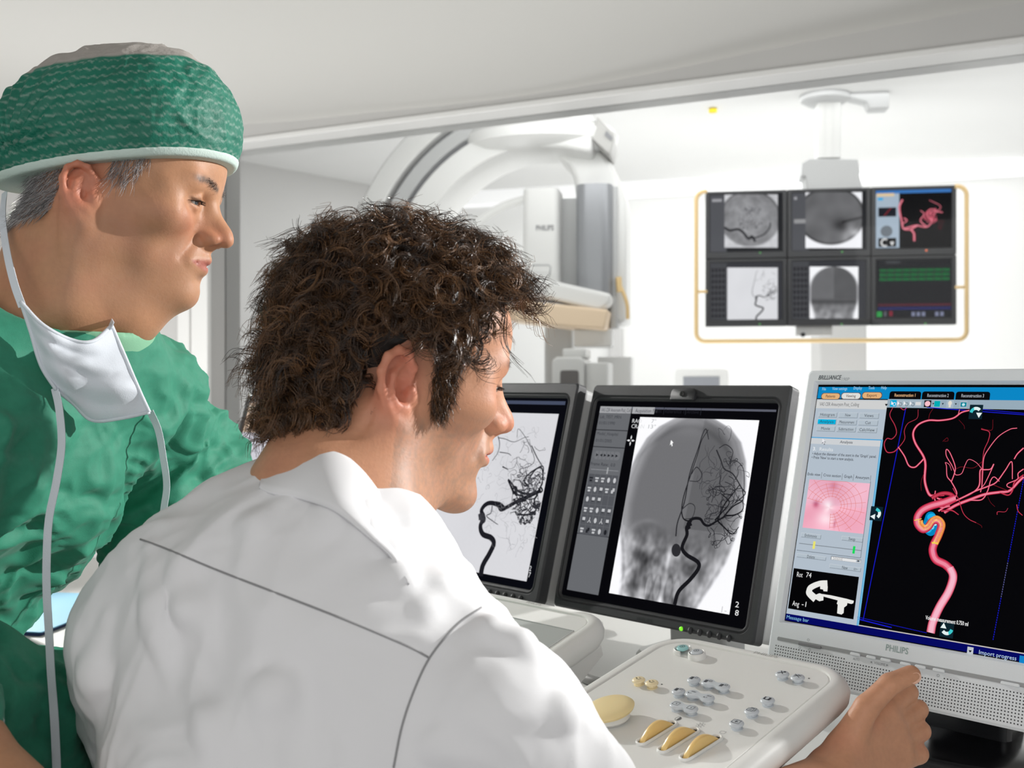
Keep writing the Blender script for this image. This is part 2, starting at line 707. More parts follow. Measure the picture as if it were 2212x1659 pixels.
# ------------------------------------------------------------------ materials of the place
M_WALL = mat('control_room_paint', srgb((200, 199, 197)), 0.75, noise=(3.0, 0.02), bump=(60, 0.08, 0.002))
M_CEIL = mat('ceiling_paint', srgb((205, 204, 200)), 0.8, bump=(30, 0.05, 0.002))
M_WHITE = mat('white_lacquer', srgb((236, 236, 234)), 0.35)
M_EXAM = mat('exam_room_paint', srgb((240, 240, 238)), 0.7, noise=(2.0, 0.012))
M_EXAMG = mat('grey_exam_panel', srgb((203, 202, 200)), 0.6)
M_FLOOR = mat('grey_vinyl_floor', srgb((150, 150, 152)), 0.45, noise=(8, 0.06))
M_PLAST = mat('white_plastic', srgb((236, 236, 233)), 0.38, bump=(900, 0.06, 0.0006))
M_LGREY = mat('light_grey_plastic', srgb((196, 197, 197)), 0.4)
M_MGREY = mat('mid_grey_plastic', srgb((128, 129, 132)), 0.45)
M_DGREY = mat('charcoal_plastic', srgb((47, 48, 51)), 0.42, bump=(1400, 0.5, 0.0006), noise=(700, 0.12))
M_BLACK = mat('black_plastic', srgb((20, 20, 22)), 0.3)
M_SILVER = mat('silver_plastic', srgb((234, 239, 243)), 0.36, noise=(1500, 0.03))
M_STEEL = mat('brushed_steel', srgb((168, 170, 172)), 0.28, metal=0.8)
M_GOLD = mat('ochre_coated_tube', srgb((242, 210, 152)), 0.4)
M_PEACH = mat('peach_plastic', srgb((246, 221, 190)), 0.45)
M_LEDG = mat('green_led', srgb((110, 200, 40)), 0.3, emis=(srgb((120, 230, 30)), 0.9))
M_LEDD = mat('dim_green_led', srgb((70, 140, 70)), 0.3, emis=(srgb((80, 160, 80)), 0.6))
M_LEDO = mat('orange_led', srgb((230, 120, 80)), 0.3, emis=(srgb((240, 120, 80)), 0.9))

# ------------------------------------------------------------------ the setting
WF = Frame((-1.25, 4.365, 0), (0.8972, -0.4416, 0), (0, 0, 1), (-0.4416, -0.8972, 0))   # window wall: a along, b up, c towards the desk
WM = WF.matrix()
mb = MB()
mb.box((-4.5, -2.0, -0.1), (6.5, 9.5, 0))
struct(mb.build('floor', M_FLOOR))
mb = MB()
mb.box((-3.6, 0, -0.2), (0, 2.62, 0))
mb.box((0, 0, -0.2), (4.3, 0.86, 0))
mb.box((4.3, 0, -0.2), (6.2, 2.62, 0))
mb.box((0, 2.17, -0.2), (4.3, 2.62, 0))
struct(mb.build('wall_back', M_WALL, matrix=WM))
# window frame and pane
win = MB()
win.box((-0.075, 0.86, -0.01), (0.012, 2.17, 0.016))
win.box((-0.155, 0.0, -0.01), (-0.09, 2.17, 0.010))
win.box((-0.02, 0.84, -0.2), (4.3, 0.875, 0.05))
win.box((0.0, 2.150, -0.2), (4.3, 2.171, 0.006))
win.box((4.25, 0.86, -0.2), (4.3, 2.17, 0.01))
wo = struct(win.build('window_1', M_WHITE, matrix=WM, bevel=(0.004, 2)))
g = bpy.data.materials.new('clear_glass')
g.use_nodes = True
nt = g.node_tree
nt.nodes.remove(nt.nodes['Principled BSDF'])
tr = nt.nodes.new('ShaderNodeBsdfTransparent')
gl = nt.nodes.new('ShaderNodeBsdfGlossy')
gl.inputs['Roughness'].default_value = 0.02
fr = nt.nodes.new('ShaderNodeFresnel')
fr.inputs['IOR'].default_value = 1.25
mx = nt.nodes.new('ShaderNodeMixShader')
tr.inputs[0].default_value = (0.985, 0.99, 0.988, 1)
nt.links.new(fr.outputs[0], mx.inputs[0])
nt.links.new(tr.outputs[0], mx.inputs[1])
nt.links.new(gl.outputs[0], mx.inputs[2])
nt.links.new(mx.outputs[0], nt.nodes['Material Output'].inputs['Surface'])
pane = MB()
pane.box((0.0, 0.875, -0.112), (4.25, 2.15, -0.104))
pane.build('pane', g, parent=wo)

# control room ceiling: its edge at the window wall sags in a shallow curve
edge = [(-3.6, 1.30), (-1.2, 1.17), (0.167, 1.048), (0.80, 1.024), (1.39, 1.011), (1.9, 1.028), (2.34, 1.058), (3.02, 1.090), (4.2, 1.14), (6.2, 1.20)]
ee = [p for p in catmull([(a, z, 0) for a, z in edge], 6)]
L0 = [WF.w(p[0], p[1] + CAMZ, 0.0) for p in ee]
L1 = [WF.w(p[0], p[1] * 0.8 + 0.30 + CAMZ, 1.6) for p in ee]
L2 = [WF.w(p[0], 1.42 + CAMZ, 6.5) for p in ee]
T2 = [q + V(0, 0, 0.12) for q in L2]
T0 = [V(q[0], q[1], 2.75) for q in L0]
mb = MB()
mb.loft([L0, L1, L2, T2, T0], cap=False, closed=False)
struct(mb.build('ceiling', M_CEIL, smooth=40))

# exam room shell
BD = nrm(V(1, -0.3406, 0))
BN = V(BD[1], -BD[0], 0)   # towards the camera
BN = BN if BN[1] < 0 else -BN
BF = Frame((-0.65, 8.603, 0), BD, (0, 0, 1), BN)
mb = MB()
mb.box((-0.05, 0, -0.1), (6.1, 2.75, 0))
struct(mb.build('wall_exam_back', M_EXAM, matrix=BF.matrix()))
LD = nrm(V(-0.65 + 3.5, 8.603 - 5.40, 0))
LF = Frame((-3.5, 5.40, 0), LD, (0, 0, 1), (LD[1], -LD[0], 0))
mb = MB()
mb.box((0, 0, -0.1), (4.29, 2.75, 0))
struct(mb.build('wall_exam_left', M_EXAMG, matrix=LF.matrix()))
mb = MB()
q0 = WF.w(-3.5, 2.70, -0.2)
q1 = WF.w(6.1, 2.70, -0.2)
loop = [(q0[0], q0[1]), (q1[0], q1[1]), (5.2, 6.62), (-0.65, 8.65), (-4.6, 6.4)]
mb.prism(loop, 2.70, 2.78)
struct(mb.build('ceiling_exam', M_EXAM))
mb = MB()
mb.prism([(4.25, 1.6), (4.35, 1.6), (5.2, 6.7), (5.1, 6.75)], 0, 2.75)
struct(mb.build('wall_exam_right', M_EXAM))
mb = MB()
mb.box((0.0, 2.60, 0), (6.0, 2.70, 0.10))
mb.box((0.0, 2.585, 0), (6.0, 2.60, 0.03))
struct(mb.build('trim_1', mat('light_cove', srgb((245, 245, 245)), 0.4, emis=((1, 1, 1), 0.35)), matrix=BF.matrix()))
mb = MB()
mb.box((1.49, 0, 0), (1.58, 2.585, 0.06))
struct(mb.build('trim_2', M_EXAMG, matrix=BF.matrix(), bevel=(0.004, 2)))

# yellow marker on the exam room ceiling
mb = MB()
mb.lathe([(0.001, 0), (0.02, 0), (0.024, 0.006), (0.022, 0.02), (0.001, 0.024)], (0, 0, 0), 20)
m = P(1540, 233, 5.86)
tag(mb.build('ceiling_marker', mat('yellow_plastic', srgb((250, 222, 20)), 0.4), matrix=Matrix.Translation((m[0], m[1], 2.676)), smooth=True),
    'small yellow round marker on the bright exam room ceiling', 'marker')

# grey lift column standing behind the monitor bank
lc = P(1811, 860, 6.6)
mb = MB()
mb.prism(rrect(-0.147, -0.1, 0.147, 0.1, 0.02), 0.0, 1.55)
t = thing('equipment_column', 'light grey square column standing behind the hanging monitor bank', 'column', (lc[0], lc[1], 0))
mb.build('shaft', M_EXAMG, t, smooth=40)
mb = MB()
mb.prism(rrect(-0.25, -0.2, 0.25, 0.2, 0.03), 0.0, 0.06)
mb.build('foot_plate', M_LGREY, t, smooth=40)

# ------------------------------------------------------------------ ceiling-hung monitor bank
BKC = P(1790.5, 555, 5.5)
yb = math.radians(9)
BK = Frame(BKC, (math.cos(yb), -math.sin(yb), 0), (0, 0, 1), (-math.sin(yb), -math.cos(yb), 0))
bw, bh = 1.258, 0.712


def bku(px, py, c=0.0):
    return BK.uv(px, py, c)


car = thing('monitor_carrier', 'white ceiling-mounted column with an ochre tube guard holding six monitors', 'monitor mount', BK.matrix())
mb = MB()
a0, b0 = bku(1762, 345, -0.1)
a1, _ = bku(1815, 345, -0.1)
ztop = 2.70 - BKC[2]
mb.prism(rrect(a0, -0.15, a1, -0.05, 0.015), b0, ztop, axis=1)
for k in (0.25, 0.6):
    x = a0 + (a1 - a0) * k
    mb.box((x, b0, -0.052), (x + 0.006, ztop, -0.046))
mb.build('column', M_WHITE, car, smooth=40)
mb = MB()
a0, b1 = bku(1728, 350, -0.1)
a1, b0 = bku(1853, 398, -0.1)
loopb = [(a0, b0 + 0.035), (a0 + 0.02, b0 + 0.035), (a0 + 0.03, b0 - 0.04), (a1 + 0.012, b0 - 0.04), (a1 - 0.005, b0 + 0.035), (a1, b0 + 0.05), (a1 - 0.012, b1 - 0.01), (a0 + 0.04, b1), (a0 + 0.002, b1 - 0.02)]
mb.prism(loopb, -0.2, -0.02)
mb.build('bracket', M_LGREY, car, bevel=(0.006, 3))
mb = MB()
mb.lathe([(0.001, -0.05), (0.09, -0.05), (0.125, -0.03), (0.13, 0.0), (0.001, 0.0)], ((bku(1788, 220)[0]), ztop, -0.1), 32, axis=1)
mb.build('ceiling_disc', M_LGREY, car, smooth=40)
mb = MB()
q = [bku(x, y, -0.1) for x, y in ((1825, 214), (1835, 196), (1900, 192), (1918, 190), (1918, 238), (1875, 240), (1868, 224))]
mb.prism([(p[0], p[1]) for p in q], -0.16, -0.06)
mb.build('swivel_arm', M_LGREY, car, bevel=(0.01, 3))
# guard tube
x0, y1 = bku(1504, 420)
x1, y0 = bku(2088, 734)
yt = bku(1504, 414)[1]
yt2 = bku(2088, 402)[1]
r = 0.045
pts = [(-bw / 2 + 0.01, yt, 0), (x0 + r, yt, 0)] + [(x0 + r - r * math.sin(a), yt - r + r * math.cos(a), 0) for a in np.linspace(0.3, math.pi / 2, 5)]
pts += [(x0 + r - r * math.cos(a), y0 + r - r * math.sin(a), 0) for a in np.linspace(0, math.pi / 2, 6)]
pts += [(x1 - r + r * math.sin(a), y0 + r - r * math.cos(a), 0) for a in np.linspace(0, math.pi / 2, 6)]
pts += [(x1 - r + r * math.cos(a), yt2 - r + r * math.sin(a), 0) for a in np.linspace(0, math.pi / 2, 6)]
pts += [(bw / 2 - 0.01, yt2, 0)]
mb = MB()
mb.tube(pts, 0.0115, 12)
ym = bku(1515, 630)[1]
mb.tube([(x0, ym, 0), (-bw / 2 + 0.01, ym, 0)], 0.008, 10)
mb.tube([(bw / 2 - 0.01, ym + 0.005, 0), (x1, ym + 0.005, 0)], 0.008, 10)
mb.build('guard_tube', M_GOLD, car, smooth=True)
mb = MB()
mb.box((-0.16, -bh / 2 - 0.05, -0.10), (0.02, -bh / 2 + 0.01, -0.02))
mb.box((-0.55, -0.3, -0.10), (0.55, 0.3, -0.062))
mb.build('back_plate', M_LGREY, car, bevel=(0.004, 2))
mb = MB()
a, b = bku(1735, 723)
mb.lathe([(0.001, 0), (0.012, 0), (0.012, 0.02), (0.001, 0.02)], (a, b, -0.02), 16)
mb.build('knob', M_BLACK, car, smooth=40)


# grey scan pictures for the screens -------------------------------------------------
def vnoise2(u, v, sc, seed=0.0):
    return pnoise(np.stack([u * sc + seed, v * sc + seed * 0.7, np.full_like(u, seed)], 1))


def sstep(e0, e1, x):
    t = np.clip((x - e0) / (e1 - e0), 0, 1)
    return t * t * (3 - 2 * t)


def picture(name, parent, corners, fn, nx, ny, c, m, label=None):
    """flat grid between 4 local (a,b) corners (tl,tr,br,bl) coloured by fn(u,v)->(n,3) srgb 0..255"""
    u, v = np.meshgrid(np.linspace(0, 1, nx), np.linspace(0, 1, ny))
    u, v = u.ravel(), v.ravel()
    C_ = np.array(corners, float)
    p = ((1 - u) * (1 - v))[:, None] * C_[0] + (u * (1 - v))[:, None] * C_[1] + (u * v)[:, None] * C_[2] + ((1 - u) * v)[:, None] * C_[3]
    ver = np.concatenate([p, np.full((len(p), 1), c)], 1)
    i = np.arange((ny - 1) * nx).reshape(ny - 1, nx)[:, :-1].ravel()
    quads = np.stack([i, i + nx, i + nx + 1, i + 1], 1)
    cc = fn(u, v)
    if cc.ndim == 1:
        cc = np.stack([cc, cc, cc * 1.015 + 1], 1)
    cc = np.clip(cc / 255.0, 0, 1)
    lin = np.where(cc <= 0.04045, cc / 12.92, ((cc + 0.055) / 1.055) ** 2.4)
    me = np_mesh(name, ver, quads, lin)
    return link(name, me, m, parent, label=label)


M_SCR = attr_mat('screen_glow', rough=0.5, emission=1.0, spec=0.0)


def strip(mb, pts, w, c, col, jit=0.0):
    """flat ribbon along 2d pts; w number or list (full widths)"""
    n = len(pts)
    ws = w if hasattr(w, '__len__') else [w] * n
    L, R_ = [], []
    for i in range(n):
        p = np.asarray(pts[i][:2], float)
        t = np.asarray(pts[min(i + 1, n - 1)][:2], float) - np.asarray(pts[max(i - 1, 0)][:2], float)
        L_ = np.linalg.norm(t)
        t = t / L_ if L_ > 1e-9 else np.array([1.0, 0])
        nn = np.array([-t[1], t[0]]) * ws[i] / 2
        L.append((*(p - nn), c))
        R_.append((*(p + nn), c))
    mb.add(L + R_, [(i, i + 1, n + i + 1, n + i) for i in range(n - 1)], None, col)


def vessel(mb, pts, w0, w1, c, cols, n=6):
    """smooth vessel ribbon; cols = list of (width factor, linear colour)"""
    q = catmull([(p[0], p[1], 0) for p in pts], n)
    ws = np.linspace(w0, w1, len(q))
    for i, (f, col) in enumerate(cols):
        strip(mb, q, ws * f, c + i * 0.00004, col)


def twigs(mb, rng, cx, cy, sx, sy, count, length, w, c, col, curl=1.2, xmax=1e9):
    """random fine curling vessels inside an ellipse"""
    for _ in range(count):
        a, r_ = rng.uniform(0, 2 * math.pi), math.sqrt(rng.uniform(0, 1))
        x, y = cx + sx * r_ * math.cos(a), cy + sy * r_ * math.sin(a)
        d = rng.uniform(0, 2 * math.pi)
        k = rng.gauss(0, curl)
        pts = []
        n = 12
        for i in range(n):
            pts.append((x, y))
            d += k / n * 3 + rng.gauss(0, 0.28)
            if i % 5 == 4:
                k = rng.gauss(0, curl)
            st = length / n * rng.uniform(0.7, 1.3)
            x += st * math.cos(d)
            y += st * math.sin(d)
            if x > xmax - 0.002:
                x = xmax - 0.002
                d = math.pi - d
            if ((x - cx) / sx) ** 2 + ((y - cy) / sy) ** 2 > 1.15:
                d += math.pi * 0.6
        q = catmull([(p[0], p[1], 0) for p in pts], 3)
        strip(mb, q, np.linspace(w, w * 0.4, len(q)), c, col)


def img_side_angio(u, v):
    g = 200 - 60 * (((u - 0.5) / 0.55) ** 2 + ((v - 0.42) / 0.5) ** 2 < 1) + 22 * vnoise2(u, v, 5, 3) + 14 * vnoise2(u, v, 14, 9)
    r_ = np.sqrt(((u - 0.48) / 0.56) ** 2 + ((v - 0.45) / 0.52) ** 2)
    g = 205 - 70 * sstep(1.06, 0.97, r_) + 18 * sstep(0.9, 0.2, r_) - 55 * np.exp(-((r_ - 1.0) / 0.03) ** 2) * (v < 0.6)
    g = g + 30 * vnoise2(u, v, 6, 3) + 16 * vnoise2(u, v, 15, 9)
    return g


def img_side_skull(u, v):
    r_ = np.sqrt(((u - 0.45) / 0.60) ** 2 + ((v - 0.42) / 0.52) ** 2)
    head = sstep(1.03, 0.97, r_)
    g = 250 - head * 145 - 45 * np.exp(-((r_ - 0.97) / 0.035) ** 2)
    face = sstep(0.45, 0.95, u) * sstep(0.45, 0.8, v)
    g = g + face * (70 + 120 * vnoise2(u, v, 6, 2)) * head
    g = g - 50 * np.exp(-((u - 0.62) / 0.12) ** 2 - ((v - 0.6) / 0.1) ** 2) + 22 * vnoise2(u, v, 4, 5) * head
    band = np.exp(-((v - 0.50 - 0.25 * (0.8 - u)) / 0.02) ** 2) * (u > 0.65)
    return g - 45 * band


def img_front_skull(u, v):
    w_ = 0.47 + 0.03 * np.sin(v * 3.0)
    cy = np.clip((0.5 - v) / 0.5, 0, 1)
    lim = w_ * np.sqrt(np.clip(1.02 - cy ** 2.6, 0, 1)) * (1 - 0.16 * sstep(0.6, 1.0, v))
    d = np.abs(u - 0.5) - lim
    head = sstep(0.03, -0.05, d)
    g = 252 - head * 145
    g = g + head * sstep(0.6, 0.95, v) * (35 + 95 * vnoise2(u, v, 7, 4)) - head * 16 * (u > 0.5) * (v < 0.62)
    g = g - 35 * np.exp(-((v - 0.68) / 0.05) ** 2) * head
    return g + 8 * vnoise2(u, v, 5, 8) * head


def img_plain(u, v):
    return 224 + 5 * vnoise2(u, v, 3, 2)


lin = srgb
DK = lin((26, 27, 30))


def vess_front(mb, A, c, k=1.0, rng=None, fine=14, xmax=1e9):
    """the carotid tree of the frontal angiogram; A maps (s,t) in the picture to local (a,b), k = width unit"""
    bl = [(1.0, lin((22, 22, 26)))]
    f = lambda L: [A(*p) for p in L]
    vessel(mb, f([(0.57, 1.0), (0.585, .93), (0.66, .86), (0.71, .80), (0.70, .765), (0.60, .735), (0.555, .70), (0.575, .64), (0.575, .62), (0.565, .59), (0.60, .57)]), 0.030 * k, 0.026 * k, c, bl)
    vessel(mb, f([(0.59, .60), (0.57, .575), (0.60, .545), (0.66, .54), (0.70, .565), (0.74, .57), (0.80, .54), (0.86, .51)]), 0.026 * k, 0.012 * k, c, bl)
    vessel(mb, f([(0.60, .56), (0.53, .55), (0.50, .50), (0.50, .42), (0.53, .3), (0.555, .2), (0.57, .12), (0.61, .06)]), 0.010 * k, 0.005 * k, c, bl)
    for L in ([(0.80, .54), (0.83, .46), (0.88, .40), (0.93, .34)], [(0.84, .52), (0.9, .46), (0.97, .42), (0.95, .36)], [(0.78, .54), (0.82, .5), (0.87, .44), (0.80, .40)],
              [(0.86, .51), (0.93, .50), (0.98, .47), (0.97, .42)], [(0.80, .54), (0.86, .57), (0.93, .60), (0.97, .56)]):
        vessel(mb, f(L), 0.012 * k, 0.006 * k, c, bl)
    rng = rng or random.Random(3)
    cc = lin((58, 58, 63))
    x, y = A(0.84, .44)
    x2, y2 = A(0.97, .44)
    sx = math.hypot(x2 - x, y2 - y)
    x3, y3 = A(0.84, .60)
    sy = math.hypot(x3 - x, y3 - y)
    twigs(mb, rng, x, y, sx, sy * 1.35, fine * 2, sy * 1.0, 0.0055 * k, c, lin((40, 40, 45)), xmax=xmax)
    x, y = A(0.78, .30)
    twigs(mb, rng, x, y, sx * 1.5, sy * 1.6, fine, sy * 0.9, 0.004 * k, c, cc, xmax=xmax)


cw, ch = bw / 3, bh / 2
specs = [(0, 0, 'top left', 'lateral brain angiogram', img_side_angio, (1565, 420, 1680, 535)),
         (1, 0, 'top middle', 'side view of a skull', img_side_skull, (1740, 415, 1862, 536)),
         (2, 0, 'top right', 'pink vessel model', None, None),
         (0, 1, 'bottom left', 'vessel tree on plain white', img_plain, (1571, 578, 1680, 692)),
         (1, 1, 'bottom middle', 'frontal skull', img_front_skull, (1749, 576, 1854, 688)),
         (2, 1, 'bottom right', 'green waveforms on black', None, None)]
lab = {
    (0, 0): 'monitor at the top left of the hanging bank showing a side-view brain angiogram',
    (1, 0): 'monitor at the top middle of the hanging bank showing a grey skull in profile',
    (2, 0): 'monitor at the top right of the hanging bank showing pink vessels beside a pale menu',
    (0, 1): 'monitor at the bottom left of the hanging bank showing dark vessels on white',
    (1, 1): 'monitor at the bottom middle of the hanging bank showing a frontal skull',
    (2, 1): 'monitor at the bottom right of the hanging bank showing rows of green waveforms',
}
for (i, j, nm, _, fn, box) in specs:
    cx_ = -bw / 2 + (i + 0.5) * cw
    cy_ = bh / 2 - (j + 0.5) * ch
    F_ = Frame(BK.w(cx_, cy_, 0), *BK.e)
    t = thing('wall_monitor', lab[(i, j)], 'monitor', F_.matrix(), 'six monitors hanging in the exam room')
    hw, hh = cw / 2 - 0.0015, ch / 2 - 0.0015
    sw0, sw1, sh0, sh1 = -hw + 0.024, hw - 0.024, -hh + 0.036, hh - 0.018
    mb = MB()
    o_ = rrect(-hw, -hh, hw, hh, 0.004, 3)
    o2 = rrect(sw0 - 0.004, sh0 - 0.004, sw1 + 0.004, sh1 + 0.004, 0.004, 3)
    mb.loft([[(x, y, -0.055) for x, y in o_], [(x, y, -0.003) for x, y in o_], [(x * 0.99, y * 0.99, 0.0) for x, y in o_], [(x, y, 0.0) for x, y in o2],
             [(x, y, -0.010) for x, y in rrect(sw0, sh0, sw1, sh1, 0.003, 3)]], cap=True)
    mb.build('housing', M_DGREY, t, smooth=35)
    s = MB()
    s.col = lin((52, 53, 58))
    s.box((sw0, sh0, -0.0096), (sw1, sh1, -0.0088))
    uu = lambda px, py: F_.uv(px, py, -0.0088)
    if fn is not None:
        s.col = lin((84, 85, 90)) if j == 0 else lin((70, 71, 75))
        s.box((sw0, sh0, -0.0088), (sw0 + 0.085, sh1, -0.0086))
        s.col = lin((40, 40, 44))
        if j == 1:
            for r_ in range(9):
                for q_ in range(4):
                    s.box((sw0 + 0.006 + q_ * 0.019, sh0 + 0.01 + r_ * 0.03, -0.0086), (sw0 + 0.019 + q_ * 0.019, sh0 + 0.03 + r_ * 0.03, -0.0084))
        else:
            s.box((sw0 + 0.085, sh0, -0.0088), (sw1, sh1, -0.0087), col=lin((34, 35, 38)))
            s.box((sw0 + 0.01, sh1 - 0.035, -0.0085), (sw0 + (0.06 if i == 0 else 0.025), sh1 - 0.02, -0.0083), col=lin((160, 160, 165)))
            if i == 1:
                s.box((sw0 + 0.01, 0.0, -0.0085), (sw0 + 0.085, 0.022, -0.0083), col=lin((150, 150, 152)))
        so = s.build('screen', M_SCR, t, colors=True)
        tl, tr_, br, bl_ = uu(box[0], box[1]), uu(box[2], box[1]), uu(box[2], box[3]), uu(box[0], box[3])
        picture('scan_image', so, [tl, tr_, br, bl_], fn, 70, 70, -0.0082, M_SCR)
        A = lambda s_, t_: (tl[0] + (tr_[0] - tl[0]) * s_, tl[1] + (bl_[1] - tl[1]) * t_)
        vm = MB()
        rng = random.Random(i * 7 + j)
        w_ = tr_[0] - tl[0]
        if (i, j) == (0, 1):
            k_ = w_ * 1.35
            A2 = lambda s_, t_: A(s_ * 1.0, t_)
            vess_front(vm, A2, -0.008, k_ * 0.8, rng, 10)
        if (i, j) == (0, 0):
            bl2 = [(1.0, lin((40, 40, 44)))]
            vessel(vm, [A(*p) for p in [(0, .62), (.1, .68), (.25, .66), (.35, .72), (.45, .84), (.52, .80), (.58, .9)]], 0.012, 0.012, -0.008, bl2)
            vessel(vm, [A(*p) for p in [(.45, .84), (.6, .82), (.75, .76), (.85, .64), (.86, .55)]], 0.007, 0.006, -0.008, bl2)
            x, y = A(.5, .45)
            twigs(vm, rng, x, y, 0.06, 0.055, 26, 0.07, 0.0028, -0.008, lin((96, 96, 100)))
        if vm.v:
            vm.build('vessel_lines', M_SCR, so, colors=True)
    elif j == 0:
        s.box((sw0, sh0, -0.0088), (sw1, sh1, -0.0087), col=lin((4, 4, 6)))
        s.box((sw0, sh1 - 0.016, -0.0087), (sw1, sh1, -0.0085), col=lin((60, 120, 190)))
        s.box((sw0, sh0 + 0.004, -0.0087), (sw0 + 0.115, sh1 - 0.016, -0.0086), col=lin((168, 184, 200)))
        s.box((sw0 + 0.004, sh1 - 0.03, -0.0085), (sw0 + 0.09, sh1 - 0.014, -0.0083), col=lin((226, 200, 160)))
        s.box((sw0 + 0.01, sh1 - 0.05, -0.0085), (sw0 + 0.035, sh1 - 0.036, -0.0083), col=lin((60, 170, 225)))
        s.box((sw0 + 0.012, sh0 + 0.165, -0.0085), (sw0 + 0.10, sh0 + 0.212, -0.0083), col=lin((24, 26, 36)))
        strip(s, [(sw0 + 0.04, sh0 + 0.168), (sw0 + 0.075, sh0 + 0.21)], 0.003, -0.0081, lin((170, 40, 50)))
        s.box((sw0 + 0.012, sh0 + 0.01, -0.0085), (sw0 + 0.10, sh0 + 0.055, -0.0083), col=lin((8, 8, 10)))
        s.prism([(sw0 + 0.02 + 0.064 * (1 - abs(math.cos(a)) * 0.0) * 0.5 + 0.03 * math.cos(a), sh0 + 0.09 + 0.03 * math.sin(a)) for a in np.linspace(0, 6.0, 12)], -0.0085, -0.0083, col=lin((110, 118, 126)))
        vessel(s, [(sw0 + 0.045 + 0.018 * math.cos(a), sh0 + 0.032 + 0.018 * math.sin(a)) for a in np.linspace(1, 5.2, 7)], 0.007, 0.007, -0.0081, [(1, lin((235, 235, 235)))])
        s.prism([(sw0 + 0.075, sh0 + 0.02), (sw0 + 0.082, sh0 + 0.015), (sw0 + 0.09, sh0 + 0.036), (sw0 + 0.07, sh0 + 0.036)], -0.0082, -0.008, col=lin((225, 225, 225)))
        pk = [(1.0, lin((176, 50, 70))), (0.6, lin((225, 105, 125))), (0.25, lin((250, 170, 185)))]
        Q_ = lambda zx, zy: uu(1500 + zx / 3.626, 380 + zy / 3.626)
        for L, w0, w1 in [([(1722, 510), (1720, 450), (1700, 420), (1750, 385)], .012, .010), ([(1700, 420), (1640, 415), (1625, 360), (1605, 250), (1630, 185)], .008, .011),
                          ([(1640, 415), (1690, 400), (1740, 388), (1820, 400), (1860, 350), (1850, 280), (1945, 285)], .009, .006),
                          ([(1820, 400), (1770, 350), (1800, 300), (1770, 270)], .008, .004), ([(1870, 360), (1880, 300), (1930, 240), (1840, 190)], .005, .003),
                          ([(1860, 350), (1820, 300), (1850, 260), (1900, 270)], .010, .004), ([(1640, 330), (1665, 350), (1620, 380)], .008, .005)]:
            vessel(s, [Q_(*p) for p in L], w0, w1, -0.0085, pk, 4)
        rng = random.Random(5)
        x, y = Q_(1850, 320)
        twigs(s, rng, x, y, 0.03, 0.035, 16, 0.05, 0.004, -0.0083, lin((205, 90, 110)))
        x, y = Q_(1930, 380)
        twigs(s, rng, x, y, 0.012, 0.03, 8, 0.02, 0.002, -0.0083, lin((110, 30, 45)))
        s.build('screen', M_SCR, t, colors=True)
    else:
        s.box((sw0, sh0, -0.0088), (sw1, sh1, -0.0087), col=lin((20, 21, 26)))
        for r_ in range(3):
            for q_ in range(9):
                x = sw0 + 0.018 + q_ * 0.0385
                y = sh1 - 0.055 - r_ * 0.023
                pts = [(x + 0.034 * k / 12, y + 0.006 * math.sin(k * 1.9 + r_) + (0.008 if k == 3 else 0)) for k in range(13)]
                s.box((x, y - 0.009, -0.0087), (x + 0.034, y + 0.009, -0.0086), col=lin((4, 66, 34)))
                strip(s, pts, 0.0022, -0.0084, lin((20, 140, 70)))
        s.box((sw0 + 0.01, sh0 + 0.062, -0.0087), (sw1, sh0 + 0.072, -0.0086), col=lin((86, 22, 40)))
        s.box((sw0 + 0.01, sh0 + 0.042, -0.0087), (sw1, sh0 + 0.056, -0.0086), col=lin((28, 32, 92)))
        s.box((sw0 + 0.004, sh0 + 0.006, -0.0087), (sw0 + 0.03, sh0 + 0.034, -0.0086), col=lin((40, 150, 70)))
        s.box((sw0 + 0.04, sh0 + 0.008, -0.0087), (sw0 + 0.052, sh0 + 0.034, -0.0086), col=lin((90, 92, 100)))
        s.box((sw0 + 0.066, sh0 + 0.010, -0.0087), (sw0 + 0.082, sh0 + 0.036, -0.0086), col=lin((130, 30, 50)))
        for x in (0.175, 0.2, 0.225, 0.29, 0.315):
            s.box((sw0 + x, sh0 + 0.008, -0.0087), (sw0 + x + 0.017, sh0 + 0.03, -0.0086), col=lin((120, 125, 150)))
        s.box((sw0 + 0.05, sh1 - 0.02, -0.0087), (sw0 + 0.12, sh1 - 0.006, -0.0086), col=lin((60, 62, 66)))
        s.build('screen', M_SCR, t, colors=True)
    mb = MB()
    lp = {(0, 0): (1642, 546), (1, 0): (1819, 544), (2, 0): (2001, 541), (0, 1): (1641, 700), (1, 1): (1818, 701), (2, 1): (1999, 699)}[(i, j)]
    a, b = F_.uv(lp[0], lp[1], 0)
    b = max(b, -hh + 0.006)
    mb.lathe([(0.001, 0.004), (0.003, 0.0035), (0.0045, 0.001), (0.0045, -0.002), (0.001, -0.002)], (a, b, 0), 14)
    mb.build('power_light', M_LEDO if (i, j) == (2, 0) else M_LEDD, t, smooth=True)

